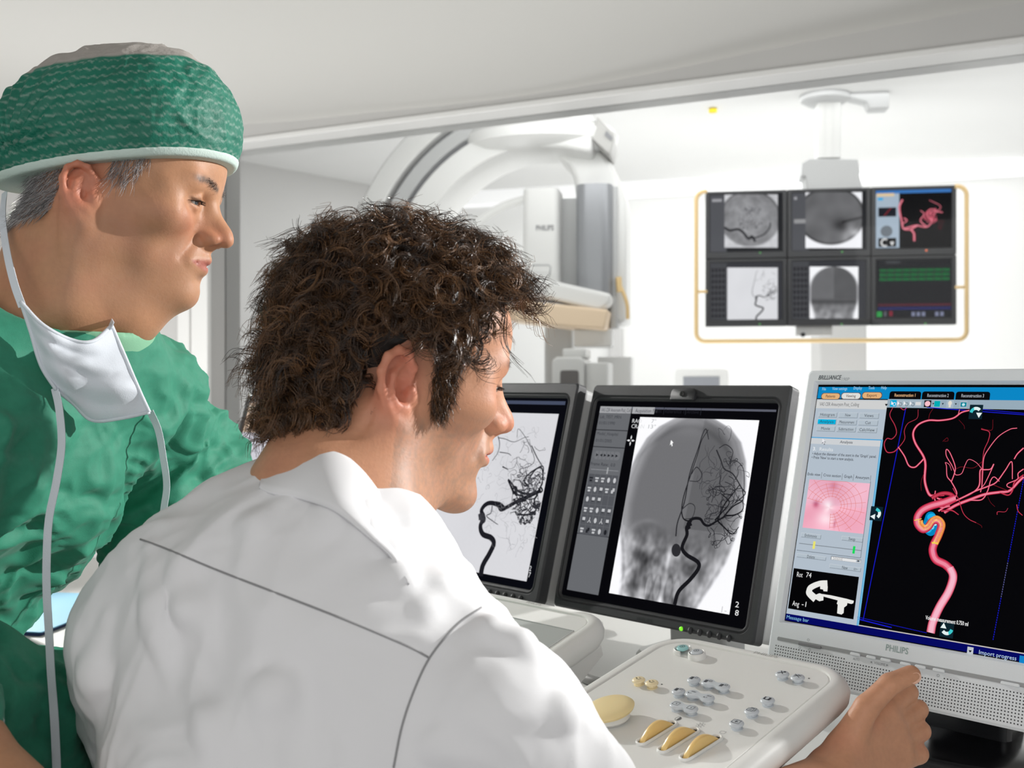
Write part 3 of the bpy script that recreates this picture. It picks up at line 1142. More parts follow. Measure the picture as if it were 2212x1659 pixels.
# small white wall monitor peeping over the desk screens
F_ = Frame(P(1515, 860, 6.2), (0.94, -0.34, 0), (0, 0, 1), (-0.34, -0.94, 0))
t = thing('wall_terminal', 'small white terminal with a grey screen beyond the middle desk monitor', 'terminal', F_.matrix())
mb = MB()
mb.prism(rrect(-0.155, -0.20, 0.155, 0.172, 0.03), -0.05, 0)
mb.build('housing', M_WHITE, t, bevel=(0.006, 3))
mb = MB()
mb.box((-0.105, -0.10, 0), (0.105, 0.125, 0.004))
mb.build('screen', mat('grey_screen', srgb((150, 153, 160)), 0.3), t)
mb = MB()
mb.box((-0.03, -1.03 - 0.0, -0.04), (0.03, -0.2, -0.01))
mb.box((-0.15, -1.045, -0.15), (0.15, -1.03, 0.1))
mb.build('stand', M_LGREY, t, bevel=(0.004, 2))
# ------------------------------------------------------------------ desk screens
S2 = math.sqrt(0.5)
TH = math.radians(16)
H_ = V(S2, -S2, 0)
T_ = V(S2 * math.sin(TH), S2 * math.sin(TH), math.cos(TH))
N_ = V(-S2 * math.cos(TH), -S2 * math.cos(TH), math.sin(TH))
DESK_Z = 0.752
SW, SH = 0.318, 0.300


def bezel(parent, x0, x1, y0, y1, m, depth, dark_back, slope=0.01, rin=0.012):
    """front frame: outer edge x0..x1,y0..y1 and a rolled inner lip round the screen 0..SW, -SH..0"""
    mb = MB()
    f = 0.004
    n = 6
    L = [(rrect(x0 + 0.002, y0 + 0.002, x1 - 0.002, y1 - 0.002, 0.006, n), -depth),
         (rrect(x0, y0, x1, y1, 0.006, n), -depth + 0.003),
         (rrect(x0, y0, x1, y1, 0.006, n), f - 0.003),
         (rrect(x0 + 0.0025, y0 + 0.0025, x1 - 0.0025, y1 - 0.0025, 0.005, n), f),
         (rrect(-0.011, -SH - 0.011, SW + 0.011, 0.011, rin + 0.004, n), f),
         (rrect(-0.009, -SH - 0.009, SW + 0.009, 0.009, rin + 0.002, n), f - 0.0022),
         (rrect(-0.0065, -SH - 0.0065, SW + 0.0065, 0.0065, rin, n), f - 0.0010),
         (rrect(-0.004, -SH - 0.004, SW + 0.004, 0.004, 0.009, n), f - 0.0030),
         (rrect(-0.002, -SH - 0.002, SW + 0.002, 0.002, 0.004, n), -0.0012)]
    mb.loft([[(x, y, c) for x, y in lp] for lp, c in L], cap=False)
    mb.add([(x, y, -depth) for x, y in L[0][0]], [tuple(reversed(range(len(L[0][0]))))])
    return mb.build('bezel', m, parent, smooth=32)


def desk_monitor(label, O, btn, led, x0=-0.0125, x1=0.339, tab=True, ptxt=True, grp=None):
    F_ = Frame(O, H_, T_, N_)
    t = thing('desk_monitor', label, 'monitor', F_.matrix(), grp)
    bezel(t, x0, x1, -0.3205, 0.0276, M_DGREY, 0.020, True)
    mb = MB()
    mb.prism(rrect(x0 + 0.003, -0.316, x1 - 0.003, 0.024, 0.008), -0.062, -0.0195)
    mb.prism(rrect(x0 + 0.03, -0.29, x1 - 0.03, 0.0, 0.02), -0.085, -0.06)
    mb.build('back_shell', M_LGREY, t, bevel=(0.006, 3))
    for i, a in enumerate(btn):
        mb = MB()
        mb.lathe([(0.0001, 0.0042), (0.0026, 0.0034), (0.0040, 0.0012), (0.0043, -0.001), (0.0001, -0.001)], (a, -0.3175 + 0.0, 0.004), 18, sx=0.85, sy=1.15)
        mb.build('button', M_DGREY, t, smooth=True)
    mb = MB()
    mb.lathe([(0.0001, 0.0016), (0.0024, 0.0012), (0.0030, 0.0), (0.0030, -0.001), (0.0001, -0.001)], (led, -0.3175, 0.004), 16)
    mb.build('power_light', M_LEDG, t, smooth=True, label='glowing green power light')
    if tab:
        mb = MB()
        mb.loft([[(x, y, 0.003) for x, y in rrect(0.1425, 0.0035, 0.1865, 0.0226, (0.001, 0.001, 0.008, 0.008))],
                 [(x, y, 0.0075) for x, y in rrect(0.1435, 0.0035, 0.1855, 0.0216, (0.001, 0.001, 0.008, 0.008))],
                 [(x, y, 0.0085) for x, y in rrect(0.145, 0.0045, 0.184, 0.0200, (0.001, 0.001, 0.007, 0.007))]], cap=True)
        o = mb.build('sensor_tab', M_DGREY, t, smooth=40)
        mb = MB()
        mb.lathe([(0.0001, 0.0002), (0.002, 0.0004), (0.0036, 0.0014), (0.0042, 0.0008), (0.0042, 0), (0.0001, 0)], (0.1645, 0.0125, 0.0083), 16)
        mb.build('sensor', mat('dark_glass', (0.004, 0.004, 0.005), 0.08, spec=0.8), o, smooth=True)
    if ptxt:
        mb = MB()
        put_text(mb, 'PHILIPS', 0.1490, -0.3178, 0.0275, 0.0046, 0.00425, bold=0.01)
        mb.build('logo', mat('dark_print', srgb((34, 35, 38)), 0.4), t)
    # stand: neck and foot on the desk, built in world-aligned coordinates
    inv = F_.matrix().inverted()
    def Lw(p):
        q = inv @ Vector(p)
        return (q.x, q.y, q.z)
    base = F_.w((x0 + x1) / 2, -0.20, -0.075)
    hx, hy = V(S2, -S2, 0), V(S2, S2, 0)
    mb = MB()
    for w_, za, zb, sh in ((0.05, DESK_Z + 0.01, base[2] + 0.03, 0.0),):
        lo = [base + hx * sx * w_ + hy * (sy * 0.028 + 0.045) for sx, sy in ((-1, -1), (1, -1), (1, 1), (-1, 1))]
        hi = [base + hx * sx * w_ + hy * (sy * 0.028 + 0.035) for sx, sy in ((-1, -1), (1, -1), (1, 1), (-1, 1))]
        mb.loft([[Lw((p[0], p[1], za)) for p in lo], [Lw((p[0], p[1], zb)) for p in hi]], cap=True)
    mb.build('stand_neck', M_LGREY, t, bevel=(0.006, 3))
    mb = MB()
    rr_ = rrect(-0.105, -0.015, 0.105, 0.15, 0.03)
    pr_ = [((1.0, 0.0)), ((1.0, 0.014)), ((0.93, 0.022))]
    mb.loft([[Lw(tuple(V(base[0], base[1], 0) + hx * x * k + hy * (y * k) + V(0, 0, DESK_Z + z))) for x, y in rr_] for k, z in pr_], cap=True)
    mb.build('stand_foot', M_PLAST, t, smooth=40)
    return t, F_


O2 = P(1292, 869, 1.67)
m2, F2 = desk_monitor('charcoal desk monitor with a frontal skull X-ray and a sensor tab on top', O2,
                      [0.2405, 0.2560, 0.2712, 0.2867, 0.3018], 0.2252)
O1 = P(1225, 864, 1.69) - H_ * SW
m1, F1 = desk_monitor('charcoal desk monitor showing a dark vessel tree on pale grey, beside the seated man\'s face', O1,
                      [SW - 0.0822 + k * 0.0173 for k in range(5)], SW - 0.1001, ptxt=False, tab=False)

# ---- middle screen
Z2 = lambda zx, zy: F2.uv(1180 + zx / 2.676, 800 + zy / 2.676)
E0 = 0.0
s = MB()
s.box((-0.002, -SH - 0.002, -0.0012), (SW + 0.002, 0.002, 0.0), col=lin((5, 5, 8)))
x0, y0 = Z2(315, 208)
x1, y1 = Z2(490, 240)
ytop, ybar = y0, Z2(1330, 255)[1]
px1 = Z2(490, 244)[0]
pxr = Z2(1330, 230)[0]


def rect(mb, a, b, c, col, q=None):
    (ax, ay), (bx, by) = (q(*a), q(*b)) if q else (a, b)
    mb.add([(ax, by, c), (bx, by, c), (bx, ay, c), (ax, ay, c)], [(0, 1, 2, 3)], None, col)


c1, c2, c3, c4 = 0.00015, 0.0003, 0.00045, 0.0006
rect(s, (x0, y0), (pxr, ybar + 0.0035), c1, lin((92, 94, 106)))
yb2 = Z2(300, 1300)[1]
rect(s, (x0, y0), (px1, yb2), c1, lin((104, 106, 110)))
rect(s, (x0, y0), (px1, y0 - 0.0105), c2, lin((164, 165, 168)))
xt1 = Z2(625, 240)[0]
rect(s, (px1 + 0.002, y0), (xt1, y0 - 0.0105), c2, lin((170, 171, 174)))
put_text(s, 'VAS CER Aneurysm Post_Coil', x0 + 0.003, y0 - 0.0085, px1 - x0 - 0.004, 0.006, c3, lin((60, 62, 68)))
put_text(s, 'Acquisition File', px1 + 0.008, y0 - 0.0085, 0.042, 0.006, c3, lin((60, 62, 68)))
put_text(s, 'Print', Z2(630, 0)[0] if False else xt1 + 0.002, y0 - 0.0085, 0.012, 0.006, c3, lin((30, 31, 38)))
put_text(s, 'Reference 1', xt1 + 0.020, y0 - 0.0085, 0.034, 0.006, c3, lin((30, 31, 38)))
put_text(s, 'Archive', xt1 + 0.059, y0 - 0.0085, 0.021, 0.006, c3, lin((30, 31, 38)))
for k in (0.017, 0.0565, 0.083):
    rect(s, (xt1 + k, y0), (xt1 + k + 0.0008, y0 - 0.0105), c3, lin((40, 42, 50)))
pw = px1 - x0
for yy in (0.037, 0.064, 0.200):
    rect(s, (x0, y0 - yy), (px1, y0 - yy - 0.0013), c2, lin((44, 45, 50)))
for yy, tx, w_ in ((0.019, 'Lab_TEST_MRN', 0.042), (0.029, '01/01/1990', 0.032), (0.046, 'Model_Hospital', 0.042), (0.057, '01/01/2005', 0.032)):
    put_text(s, tx, x0 + 0.003, y0 - yy, w_, 0.005, c2, lin((58, 60, 66)))
# transport buttons
rr_ = rrect(x0 + 0.004, y0 - 0.084, px1 - 0.006, y0 - 0.071, 0.005)
s.add([(a, b, c2) for a, b in rr_], [tuple(range(len(rr_)))], None, lin((116, 118, 122)))
for k in range(6):
    xx = x0 + 0.009 + k * (pw - 0.016) / 6
    rect(s, (xx - 0.003, y0 - 0.071), (xx - 0.0024, y0 - 0.084), c3, lin((84, 86, 90)))
    s.add([(xx, y0 - 0.080, c3), (xx + 0.005, y0 - 0.0775, c3), (xx, y0 - 0.075, c3)] if k != 1 else [(xx + 0.005, y0 - 0.080, c3), (xx + 0.005, y0 - 0.075, c3), (xx, y0 - 0.0775, c3)], [(0, 1, 2)], None, lin((36, 37, 42)))
put_text(s, 'Frame Rate:  0.0', x0 + 0.002, y0 - 0.094, 0.048, 0.005, c3, lin((50, 52, 58)))
rect(s, (x0 + 0.004, y0 - 0.100), (px1 - 0.004, y0 - 0.1008), c2, lin((150, 152, 156)))
rect(s, (x0 + 0.036, y0 - 0.096), (x0 + 0.0385, y0 - 0.106), c3, lin((165, 167, 170)))
rng = random.Random(11)
gx, gy = (pw - 0.004) / 5, 0.0158
for r_ in range(6):
    for q_ in range(5):
        xx, yy = x0 + 0.002 + q_ * gx, y0 - 0.1075 - r_ * gy
        rect(s, (xx + 0.0004, yy), (xx + gx - 0.0004, yy - gy + 0.0006), c2, lin((84, 86, 91)))
        if r_ == 2 and q_ > 2:
            continue
        kcol = lin((196, 197, 200)) if not ((r_ == 0 and q_ == 0) or (r_ == 5 and q_ in (1, 4))) else lin((34, 35, 40))
        mx_, my_ = xx + gx / 2, yy - gy / 2
        kind = rng.randint(0, 3)
        if r_ == 4 and q_ in (1, 3):
            strip(s, [(mx_ - 0.003, my_ - 0.004), (mx_, my_), (mx_ + 0.0005, my_ + 0.004)], 0.0012, c3, kcol)
            strip(s, [(mx_, my_), (mx_ + 0.003, my_ - 0.004)], 0.0012, c3, kcol)
        elif kind == 0:
            rect(s, (mx_ - 0.0025, my_ + 0.0035), (mx_ + 0.003, my_ - 0.001), c3, kcol)
            rect(s, (mx_ - 0.003, my_ - 0.002), (mx_ + 0.002, my_ - 0.0035), c3, lin((60, 62, 66)))
        elif kind == 1:
            e = [(mx_ + 0.0028 * math.cos(a), my_ + 0.0042 * math.sin(a), c3) for a in np.linspace(0, 5.8, 9)]
            s.add(e, [tuple(range(9))], None, kcol)
        elif kind == 2:
            rect(s, (mx_ - 0.003, my_ + 0.001), (mx_ + 0.001, my_ - 0.004), c3, kcol)
            rect(s, (mx_ - 0.0005, my_ + 0.004), (mx_ + 0.0035, my_ - 0.001), c4, kcol)
        else:
            rect(s, (mx_ - 0.0035, my_ + 0.003), (mx_ + 0.0035, my_ + 0.0005), c3, kcol)
            rect(s, (mx_ - 0.0025, my_ - 0.001), (mx_ + 0.0025, my_ - 0.004), c3, kcol)
itl, itr = F2.uv(1384, 901), F2.uv(1641.5, 908)
ibr, ibl = F2.uv(1574.5, 1326), F2.uv(1314.5, 1282)
ix0, ix1 = (itl[0] + ibl[0]) / 2, (itr[0] + ibr[0]) / 2
iy1, iy0 = itl[1], (ibl[1] + ibr[1]) / 2
# marks beside the picture
xm, ym = Z2(489, 406)
for k in range(4):
    a = k * math.pi / 2
    s.add([(xm + 0.001 * math.cos(a), ym + 0.001 * math.sin(a), c2), (xm + 0.004 * math.cos(a + 0.35), ym + 0.005 * math.sin(a + 0.35), c2),
           (xm + 0.0075 * math.cos(a), ym + 0.0085 * math.sin(a), c2), (xm + 0.004 * math.cos(a - 0.35), ym + 0.005 * math.sin(a - 0.35), c2)], [(3, 2, 1, 0)][::1], None, lin((235, 235, 238)))
a, b = Z2(1103, 1370)
put_text(s, '2', a - 0.003, b, 0.0055, 0.0075, c2, lin((240, 240, 240)))
a, b = Z2(1101, 1418)
put_text(s, '8', a - 0.003, b, 0.0055, 0.0075, c2, lin((240, 240, 240)))
so2 = s.build('screen', M_SCR, m2, colors=True)


def skull_front(u, v):
    # outline of the head in picture coordinates, traced half by half
    vv = np.array([0.0, 0.05, 0.12, 0.22, 0.35, 0.5, 0.62, 0.75, 0.85, 0.95, 1.0])
    lf = np.array([0.30, 0.18, 0.085, 0.02, -0.03, -0.05, -0.03, 0.03, 0.06, 0.075, 0.08])
    rt = np.array([0.66, 0.80, 0.895, 0.955, 0.985, 0.985, 0.965, 0.925, 0.86, 0.79, 0.755])
    L = np.interp(v, vv, lf)
    R = np.interp(v, vv, rt)
    d = np.minimum(u - L, R - u)
    head = sstep(-0.005, 0.022, d)
    g = 253 - 78 * head - 62 * sstep(0.01, 0.15, d)
    g = g - 12 * np.exp(-((d - 0.05) / 0.014) ** 2) * (v < 0.62)
    top = np.exp(-((v - 0.045 - 1.1 * (u - 0.46) ** 2) / 0.018) ** 2)
    g = g - 12 * top * head
    g = g + 26 * (v < 0.2) * np.exp(-((u - 0.45) / 0.2) ** 2) * np.exp(-(v / 0.07) ** 2)
    bx = 0.565 - 0.05 * v
    g = g - 14 * sstep(bx - 0.005, bx + 0.01, u) * (v < 0.6) * head
    low = sstep(0.56, 0.78, v) * head
    n1 = vnoise2(u, v, 6, 4.0)
    n2 = vnoise2(u, v, 13, 9.0)
    n3 = vnoise2(u, v, 28, 2.0)
    g = g + low * (28 + 100 * n1 + 75 * n2 + 45 * n3)
    # orbits, nasal bones, teeth
    for cx_, cy_ in ((0.25, 0.655), (0.69, 0.69)):
        r_ = np.sqrt(((u - cx_) / 0.15) ** 2 + ((v - cy_) / 0.075) ** 2)
        g = g - 16 * sstep(1.2, 0.5, r_) * head + 12 * np.exp(-((r_ - 1.0) / 0.16) ** 2) * head * (0.5 + 2 * n1)
    g = g - 55 * np.exp(-((u - 0.24) / 0.14) ** 2 - ((v - 0.785) / 0.045) ** 2) - 34 * np.exp(-((u - 0.62) / 0.16) ** 2 - ((v - 0.80) / 0.05) ** 2)
    g = g + 55 * np.exp(-((u - 0.465 + 0.06 * (v - 0.7)) / 0.02) ** 2) * sstep(0.66, 0.74, v)
    for cx_ in (0.33, 0.40, 0.50, 0.565):
        e = ((u - cx_) / 0.028) ** 2 + ((v - 0.93) / 0.065) ** 2
        g = g - 20 * np.exp(-((np.sqrt(e) - 1) / 0.25) ** 2) + 8 * (e < 1)
    g = g + 45 * sstep(0.88, 1.0, v) * (u < 0.32) * head * (0.5 + n1)
    g = g - 20 * np.exp(-((d - 0.03) / 0.012) ** 2) * (v > 0.62)
    g = g + 2.5 * vnoise2(u, v, 90, 1.0)
    return np.clip(g, 40, 253)


picture('scan_image', so2, [(ix0, iy1), (ix1, iy1), (ix1, iy0), (ix0, iy0)], skull_front, 200, 220, 0.0002, M_SCR)
vm = MB()
A = lambda s_, t_: (ix0 + (ix1 - ix0) * s_, iy1 + (iy0 - iy1) * t_)
vess_front(vm, A, 0.0004, (ix1 - ix0), random.Random(8), 22, xmax=ix1)
def A2z(zx, zy):
    return Z2(zx, zy)
bl = [(1.0, lin((44, 44, 48)))]
for L, w0, w1 in (([(750, 960), (760, 880), (800, 760), (830, 600), (880, 450), (905, 370), (925, 340), (940, 400)], .0017, .0010),
                  ([(1000, 450), (1040, 430), (1080, 470), (1060, 540), (1090, 520), (1140, 570), (1145, 700)], .0010, .0008),
                  ([(985, 460), (1010, 520), (1030, 570), (1080, 600), (1130, 680), (1150, 715), (1090, 770)], .0016, .0012),
                  ([(840, 600), (870, 560), (900, 600), (880, 640), (830, 640)], .0012, .0008), ([(790, 800), (830, 770), (860, 790), (845, 850), (800, 860)], .0010, .0007)):
    vessel(vm, [A2z(*p) for p in L], w0 * 1.3, w1 * 1.3, 0.00045, bl, 6)
vm.add([(*A2z(752 + 27 * math.cos(t), 1040 + 38 * math.sin(t)), 0.00046) for t in np.linspace(0, 2 * math.pi, 17)[:-1]], [tuple(reversed(range(16)))], None, lin((44, 44, 48)))
put_text(vm, '7°', *Z2(608, 305), 0.0085, 0.0060, 0.0005, lin((170, 172, 176)))
put_text(vm, '13°', *Z2(590, 336), 0.0135, 0.0060, 0.0005, lin((170, 172, 176)))
xr, yr = Z2(497, 303)
put_text(vm, 'RAO', xr, yr, 0.018, 0.0062, 0.0005, lin((225, 226, 228)))
xr, yr = Z2(492, 334)
put_text(vm, 'CRAN', xr, yr, 0.0240, 0.0062, 0.0005, lin((225, 226, 228)))
put_text(vm, '1-', *Z2(1012, 1400), 0.008, 0.0085, 0.0005, lin((205, 205, 208)))
cx_, cy_ = Z2(723, 403)
vm.add([(cx_, cy_, 0.0006), (cx_ - 0.0005, cy_ - 0.008, 0.0006), (cx_ + 0.0015, cy_ - 0.006, 0.0006), (cx_ + 0.003, cy_ - 0.0095, 0.0006), (cx_ + 0.0045, cy_ - 0.0085, 0.0006), (cx_ + 0.003, cy_ - 0.005, 0.0006), (cx_ + 0.005, cy_ - 0.004, 0.0006)],
       [(0, 1, 2, 3, 4, 5, 6)], None, lin((250, 250, 250)))
vm.build('vessel_lines', M_SCR, so2, colors=True)

# ---- left screen: vessel tree on pale grey
Z1 = lambda zx, zy: F1.uv(860 + zx / 3.19, 820 + zy / 3.19)
s = MB()
s.box((-0.002, -SH - 0.002, -0.0012), (SW + 0.002, 0.002, 0.0), col=lin((6, 7, 14)))
xa, ya = Z1(1150, 175)
rect(s, (0.004, ya + 0.006), (xa, ya), c1, lin((70, 78, 100)))
rect(s, (0.002, 0.0), (0.045, -SH), c1, lin((86, 88, 94)))
xi1, yi1 = Z1(1102, 237)
xi1 = (xi1 + Z1(888, 1408)[0]) / 2
yi0 = (Z1(885, 1407)[1] + Z1(148, 1242)[1]) / 2
xi0 = (Z1(148, 1242)[0] + Z1(207, 900)[0]) / 2
a, b = Z1(903, 1318)
put_text(s, '2', a, b, 0.004, 0.008, c2, lin((225, 225, 230)))
a, b = Z1(897, 1362)
put_text(s, '7', a, b, 0.004, 0.008, c2, lin((225, 225, 230)))
so1 = s.build('screen', M_SCR, m1, colors=True)
picture('scan_image', so1, [(xi0, yi1), (xi1, yi1), (xi1, yi0), (xi0, yi0)], lambda u, v: 218 + 4 * vnoise2(u, v, 4, 1.0) + 2.5 * vnoise2(u, v, 60, 3.0) - 5 * np.exp(-((u - 0.75) / 0.2) ** 2 - ((v - 0.4) / 0.25) ** 2), 90, 90, 0.0002, M_SCR)
vm = MB()
bl = [(1.0, lin((28, 28, 34)))]
md = [(1.0, lin((62, 62, 68)))]
for L, w0, w1, cc in (
        ([(570, 1355), (585, 1280), (630, 1200), (660, 1130), (640, 1090), (585, 1065), (568, 1010), (590, 950), (575, 905), (600, 865), (640, 850), (690, 865), (710, 895), (750, 880), (830, 835), (900, 805), (985, 765)], .0105, .0060, bl),
        ([(600, 860), (640, 850), (700, 855), (740, 890)], .0060, .0050, bl), ([(555, 950), (580, 940), (590, 970), (565, 975)], .011, .010, md),
        ([(980, 780), (995, 765), (985, 745), (970, 760), (985, 780)], .003, .003, bl), ([(800, 790), (780, 740), (760, 690), (800, 740), (820, 790), (860, 800)], .0036, .0030, bl),
        ([(820, 800), (790, 760), (810, 740), (830, 770), (900, 790), (950, 770)], .0040, .0035, bl), ([(850, 800), (880, 830), (800, 850), (780, 870)], .0040, .0030, bl),
        ([(900, 790), (960, 790), (940, 830), (950, 900), (900, 930), (830, 930)], .0040, .0028, bl), ([(900, 740), (870, 690), (930, 630), (990, 610), (995, 700), (970, 760)], .0030, .0024, bl),
        ([(930, 730), (900, 700), (950, 620), (1000, 600), (998, 680)], .0024, .0020, bl), ([(860, 660), (840, 620), (900, 600), (940, 560), (920, 480), (880, 400), (830, 340), (820, 400)], .0014, .0009, md),
        ([(920, 455), (960, 540), (998, 600)], .0022, .0016, md), ([(720, 600), (760, 620)], .0026, .0016, md), ([(650, 870), (640, 920), (610, 940), (660, 980), (690, 1000)], .0022, .0012, md),
        ([(700, 500), (760, 510), (780, 525)], .0016, .0010, md), ([(690, 400), (740, 410), (800, 430), (870, 400), (900, 395)], .0013, .0009, md), ([(690, 390), (700, 440), (690, 500), (650, 560)], .0020, .0012, md)):
    vessel(vm, [Z1(*p) for p in L], w0, w1, 0.0004, cc, 6)
rng = random.Random(21)
x, y = Z1(890, 780)
sc1 = abs(Z1(1000, 780)[0] - x)
twigs(vm, rng, x, y, sc1 * 1.0, 0.040, 46, 0.040, 0.0018, 0.00042, lin((52, 52, 58)), xmax=xi1)
x, y = Z1(880, 890)
twigs(vm, rng, x, y, sc1 * .9, 0.022, 26, 0.030, 0.0022, 0.00042, lin((44, 44, 50)), xmax=xi1)
x, y = Z1(890, 600)
twigs(vm, rng, x, y, sc1 * 1.1, 0.040, 26, 0.040, 0.0011, 0.00042, lin((90, 90, 96)), xmax=xi1)
x, y = Z1(780, 640)
twigs(vm, rng, x, y, sc1 * 2.0, 0.085, 56, 0.030, 0.0006, 0.0004, lin((158, 158, 163)), 1.8, xmax=xi1)
x, y = Z1(800, 1030)
twigs(vm, rng, x, y, sc1 * 1.8, 0.04, 36, 0.030, 0.0006, 0.0004, lin((160, 160, 165)), 1.8, xmax=xi1)
vm.build('vessel_lines', M_SCR, so1, colors=True)

# ---- far left screen, mostly hidden behind the curly-haired man
O0 = P(541, 880, 2.28)
F0 = Frame(O0, H_, T_, N_)
t0_ = thing('desk_monitor', 'partly hidden monitor with a pale document page, between the green gown and the curly hair', 'monitor', F0.matrix())
mb = MB()
mb.prism(rrect(-0.022, -0.33, 0.36, 0.03, 0.01), -0.03, 0.003)
mb.build('housing', M_BLACK, t0_, bevel=(0.004, 3))
s = MB()
s.box((0, -SH, 0.003), (0.34, 0.01, 0.0036), col=lin((224, 196, 172)))
rect(s, (0.0, -0.055), (0.34, -SH), 0.0038, lin((208, 206, 214)))
rect(s, (0.01, -0.046), (0.10, -0.050), 0.0039, lin((150, 140, 140)))
put_text(s, 'A', 0.01, -0.072, 0.01, 0.006, 0.004, lin((120, 118, 124)))
for k in range(16):
    rect(s, (0.012, -0.066 - k * 0.0135), (0.05 + 0.03 * ((k * 7) % 5) / 5, -0.0685 - k * 0.0135), 0.004, lin((176, 175, 184)))
    rect(s, (0.12, -0.066 - k * 0.0135), (0.19 + 0.03 * ((k * 5) % 4) / 4, -0.0685 - k * 0.0135), 0.004, lin((176, 175, 184)))
s.build('screen', M_SCR, t0_, colors=True)
mb = MB()
b0_ = F0.w(0.17, -0.2, -0.05)
inv = F0.matrix().inverted()
lo = []
for z, k in ((DESK_Z, 1.0), (DESK_Z + 0.02, 1.0), (DESK_Z + 0.03, 0.4), (b0_[2], 0.35)):
    lo.append([tuple(inv @ Vector((b0_[0] + 0.11 * k * math.cos(a), b0_[1] + 0.11 * k * math.sin(a), z))) for a in np.linspace(0, 2 * math.pi, 24, endpoint=False)])
mb.loft(lo, cap=True)
mb.build('stand', M_BLACK, t0_, smooth=40)

# ------------------------------------------------------------------ silver monitor on the right
O3 = P(1769.5, 832.7, 1.367)
F3 = Frame(O3, H_, T_, N_)
m3 = thing('desk_monitor', 'silver desk monitor showing a pink blood vessel on black beside a pale menu', 'monitor', F3.matrix())
SW3 = 0.352
mb = MB()
n = 6
X0, X1, Y0_, Y1_ = -0.0155, SW3 + 0.016, -0.3700, 0.0190
f = 0.006
Ls = [(rrect(X0 + .003, Y0_ + .003, X1 - .003, Y1_ - .003, 0.006, n), -0.022), (rrect(X0, Y0_, X1, Y1_, 0.006, n), -0.018), (rrect(X0, Y0_, X1, Y1_, 0.006, n), f - 0.003),
      (rrect(X0 + .003, Y0_ + .003, X1 - .003, Y1_ - .003, 0.005, n), f),
      (rrect(-0.0045, -SH - 0.0045, SW3 + 0.0045, 0.0045, 0.002, n), f), (rrect(-0.0036, -SH - 0.0036, SW3 + 0.0036, 0.0036, 0.0015, n), f - 0.0012), (rrect(-0.001, -SH - 0.001, SW3 + 0.001, 0.001, 0.001, n), -0.0005)]
mb.loft([[(x, y, c) for x, y in lp] for lp, c in Ls], cap=False)
mb.add([(x, y, -0.022) for x, y in Ls[0][0]], [tuple(reversed(range(len(Ls[0][0]))))])
mb.build('bezel', M_SILVER, m3, smooth=32)
mb = MB()
mb.prism(rrect(X0 + 0.01, Y0_ + 0.01, X1 - 0.01, Y1_ - 0.01, 0.015), -0.055, -0.0215)
mb.build('back_shell', M_SILVER, m3, bevel=(0.008, 3))
# control slot with keys
mb = MB()
cyc = -0.3238
mb.prism(rrect(-0.0035, cyc - 0.0022, SW3 - 0.01, cyc + 0.0022, 0.0015, 3), f - 0.001, f + 0.0005)
mb.build('key_strip', mat('strip_grey', srgb((160, 162, 164)), 0.35), m3, smooth=40)
for a0_, w_, m_ in ((0.026, 0.03, M_MGREY), (0.093, 0.012, M_SILVER), (0.113, 0.011, M_SILVER), (0.130, 0.012, M_SILVER), (0.153, 0.012, M_SILVER), (0.170, 0.012, M_SILVER), (0.190, 0.013, M_SILVER), (0.262, 0.019, M_SILVER)):
    mb = MB()
    mb.prism(rrect(a0_, cyc - 0.0030, a0_ + w_, cyc + 0.0004, 0.0015, 3), f, f + 0.0028)
    mb.build('key', m_, m3, bevel=(0.0006, 2))
# speaker grille: dots punched in rows
mb = MB()
px_ = 0.00345
r_i = 0
y = -0.3325
while y > -0.3655:
    x = -0.004
    while x < SW3 + 0.004:
        top = -0.3345 if (0.089 < x < 0.203) else -0.3312
        if y < top:
            mb.add([(x + 0.00085 * math.cos(k * math.pi / 3), y + 0.00085 * math.sin(k * math.pi / 3), f + 0.00012) for k in range(6)], [tuple(range(6))])
        x += px_
    y -= px_
mb.build('speaker_grille', mat('grille_holes', srgb((48, 50, 54)), 0.7), m3)
mb = MB()
put_text(mb, 'BRILLIANCE', 0.0010, 0.0062, 0.0318, 0.0056, f + 0.0002, shear=0.25, bold=0.02)
pr = mat('slate_print', srgb((84, 92, 100)), 0.4)
mb.build('logo', pr, m3)
mb = MB()
put_text(mb, '190P', 0.0335, 0.0045, 0.0105, 0.0042, f + 0.0002, shear=0.2)
mb.build('model_print', mat('pale_print', srgb((170, 178, 184)), 0.4), m3)
mb = MB()
put_text(mb, 'PHILIPS', 0.1338, -0.3142, 0.0262, 0.0070, f + 0.0002, bold=0.012)
mb.build('logo', mat('green_grey_print', srgb((150, 170, 168)), 0.4), m3)
mb = MB()
put_text(mb, 'AUTO', 0.0965, -0.3318 + 0.0002, 0.008, 0.0026, f + 0.0002)
put_text(mb, 'VOLUME', 0.122, -0.3318 + 0.0002, 0.0135, 0.0028, f + 0.0002)
for xx, d in ((0.1185, -1), (0.138, 1)):
    mb.add([(xx + d * 0.0012, -0.3302, f + 0.0002), (xx - d * 0.0012, -0.3290, f + 0.0002), (xx - d * 0.0012, -0.3314, f + 0.0002)], [(0, 1, 2) if d < 0 else (0, 1, 2)])
for xx, d in ((0.157, -1), (0.1735, 1)):
    mb.add([(xx, -0.3302 + d * 0.0012, f + 0.0002), (xx - 0.0012, -0.3302 - d * 0.0012, f + 0.0002), (xx + 0.0012, -0.3302 - d * 0.0012, f + 0.0002)], [(0, 1, 2)])
for xx, yy in ((0.0277, -0.3295), (0.0410, -0.3297), (0.0375, -0.3188), (0.196, -0.3305), (0.1655, -0.3302)):
    q = [(xx + 0.0014 * math.cos(a), yy + 0.0014 * math.sin(a)) for a in np.linspace(0, 2 * math.pi, 9)]
    strip(mb, q, 0.0004, f + 0.0002, None)
mb.build('key_symbols', mat('pale_symbol_print', srgb((150, 156, 160)), 0.4), m3)

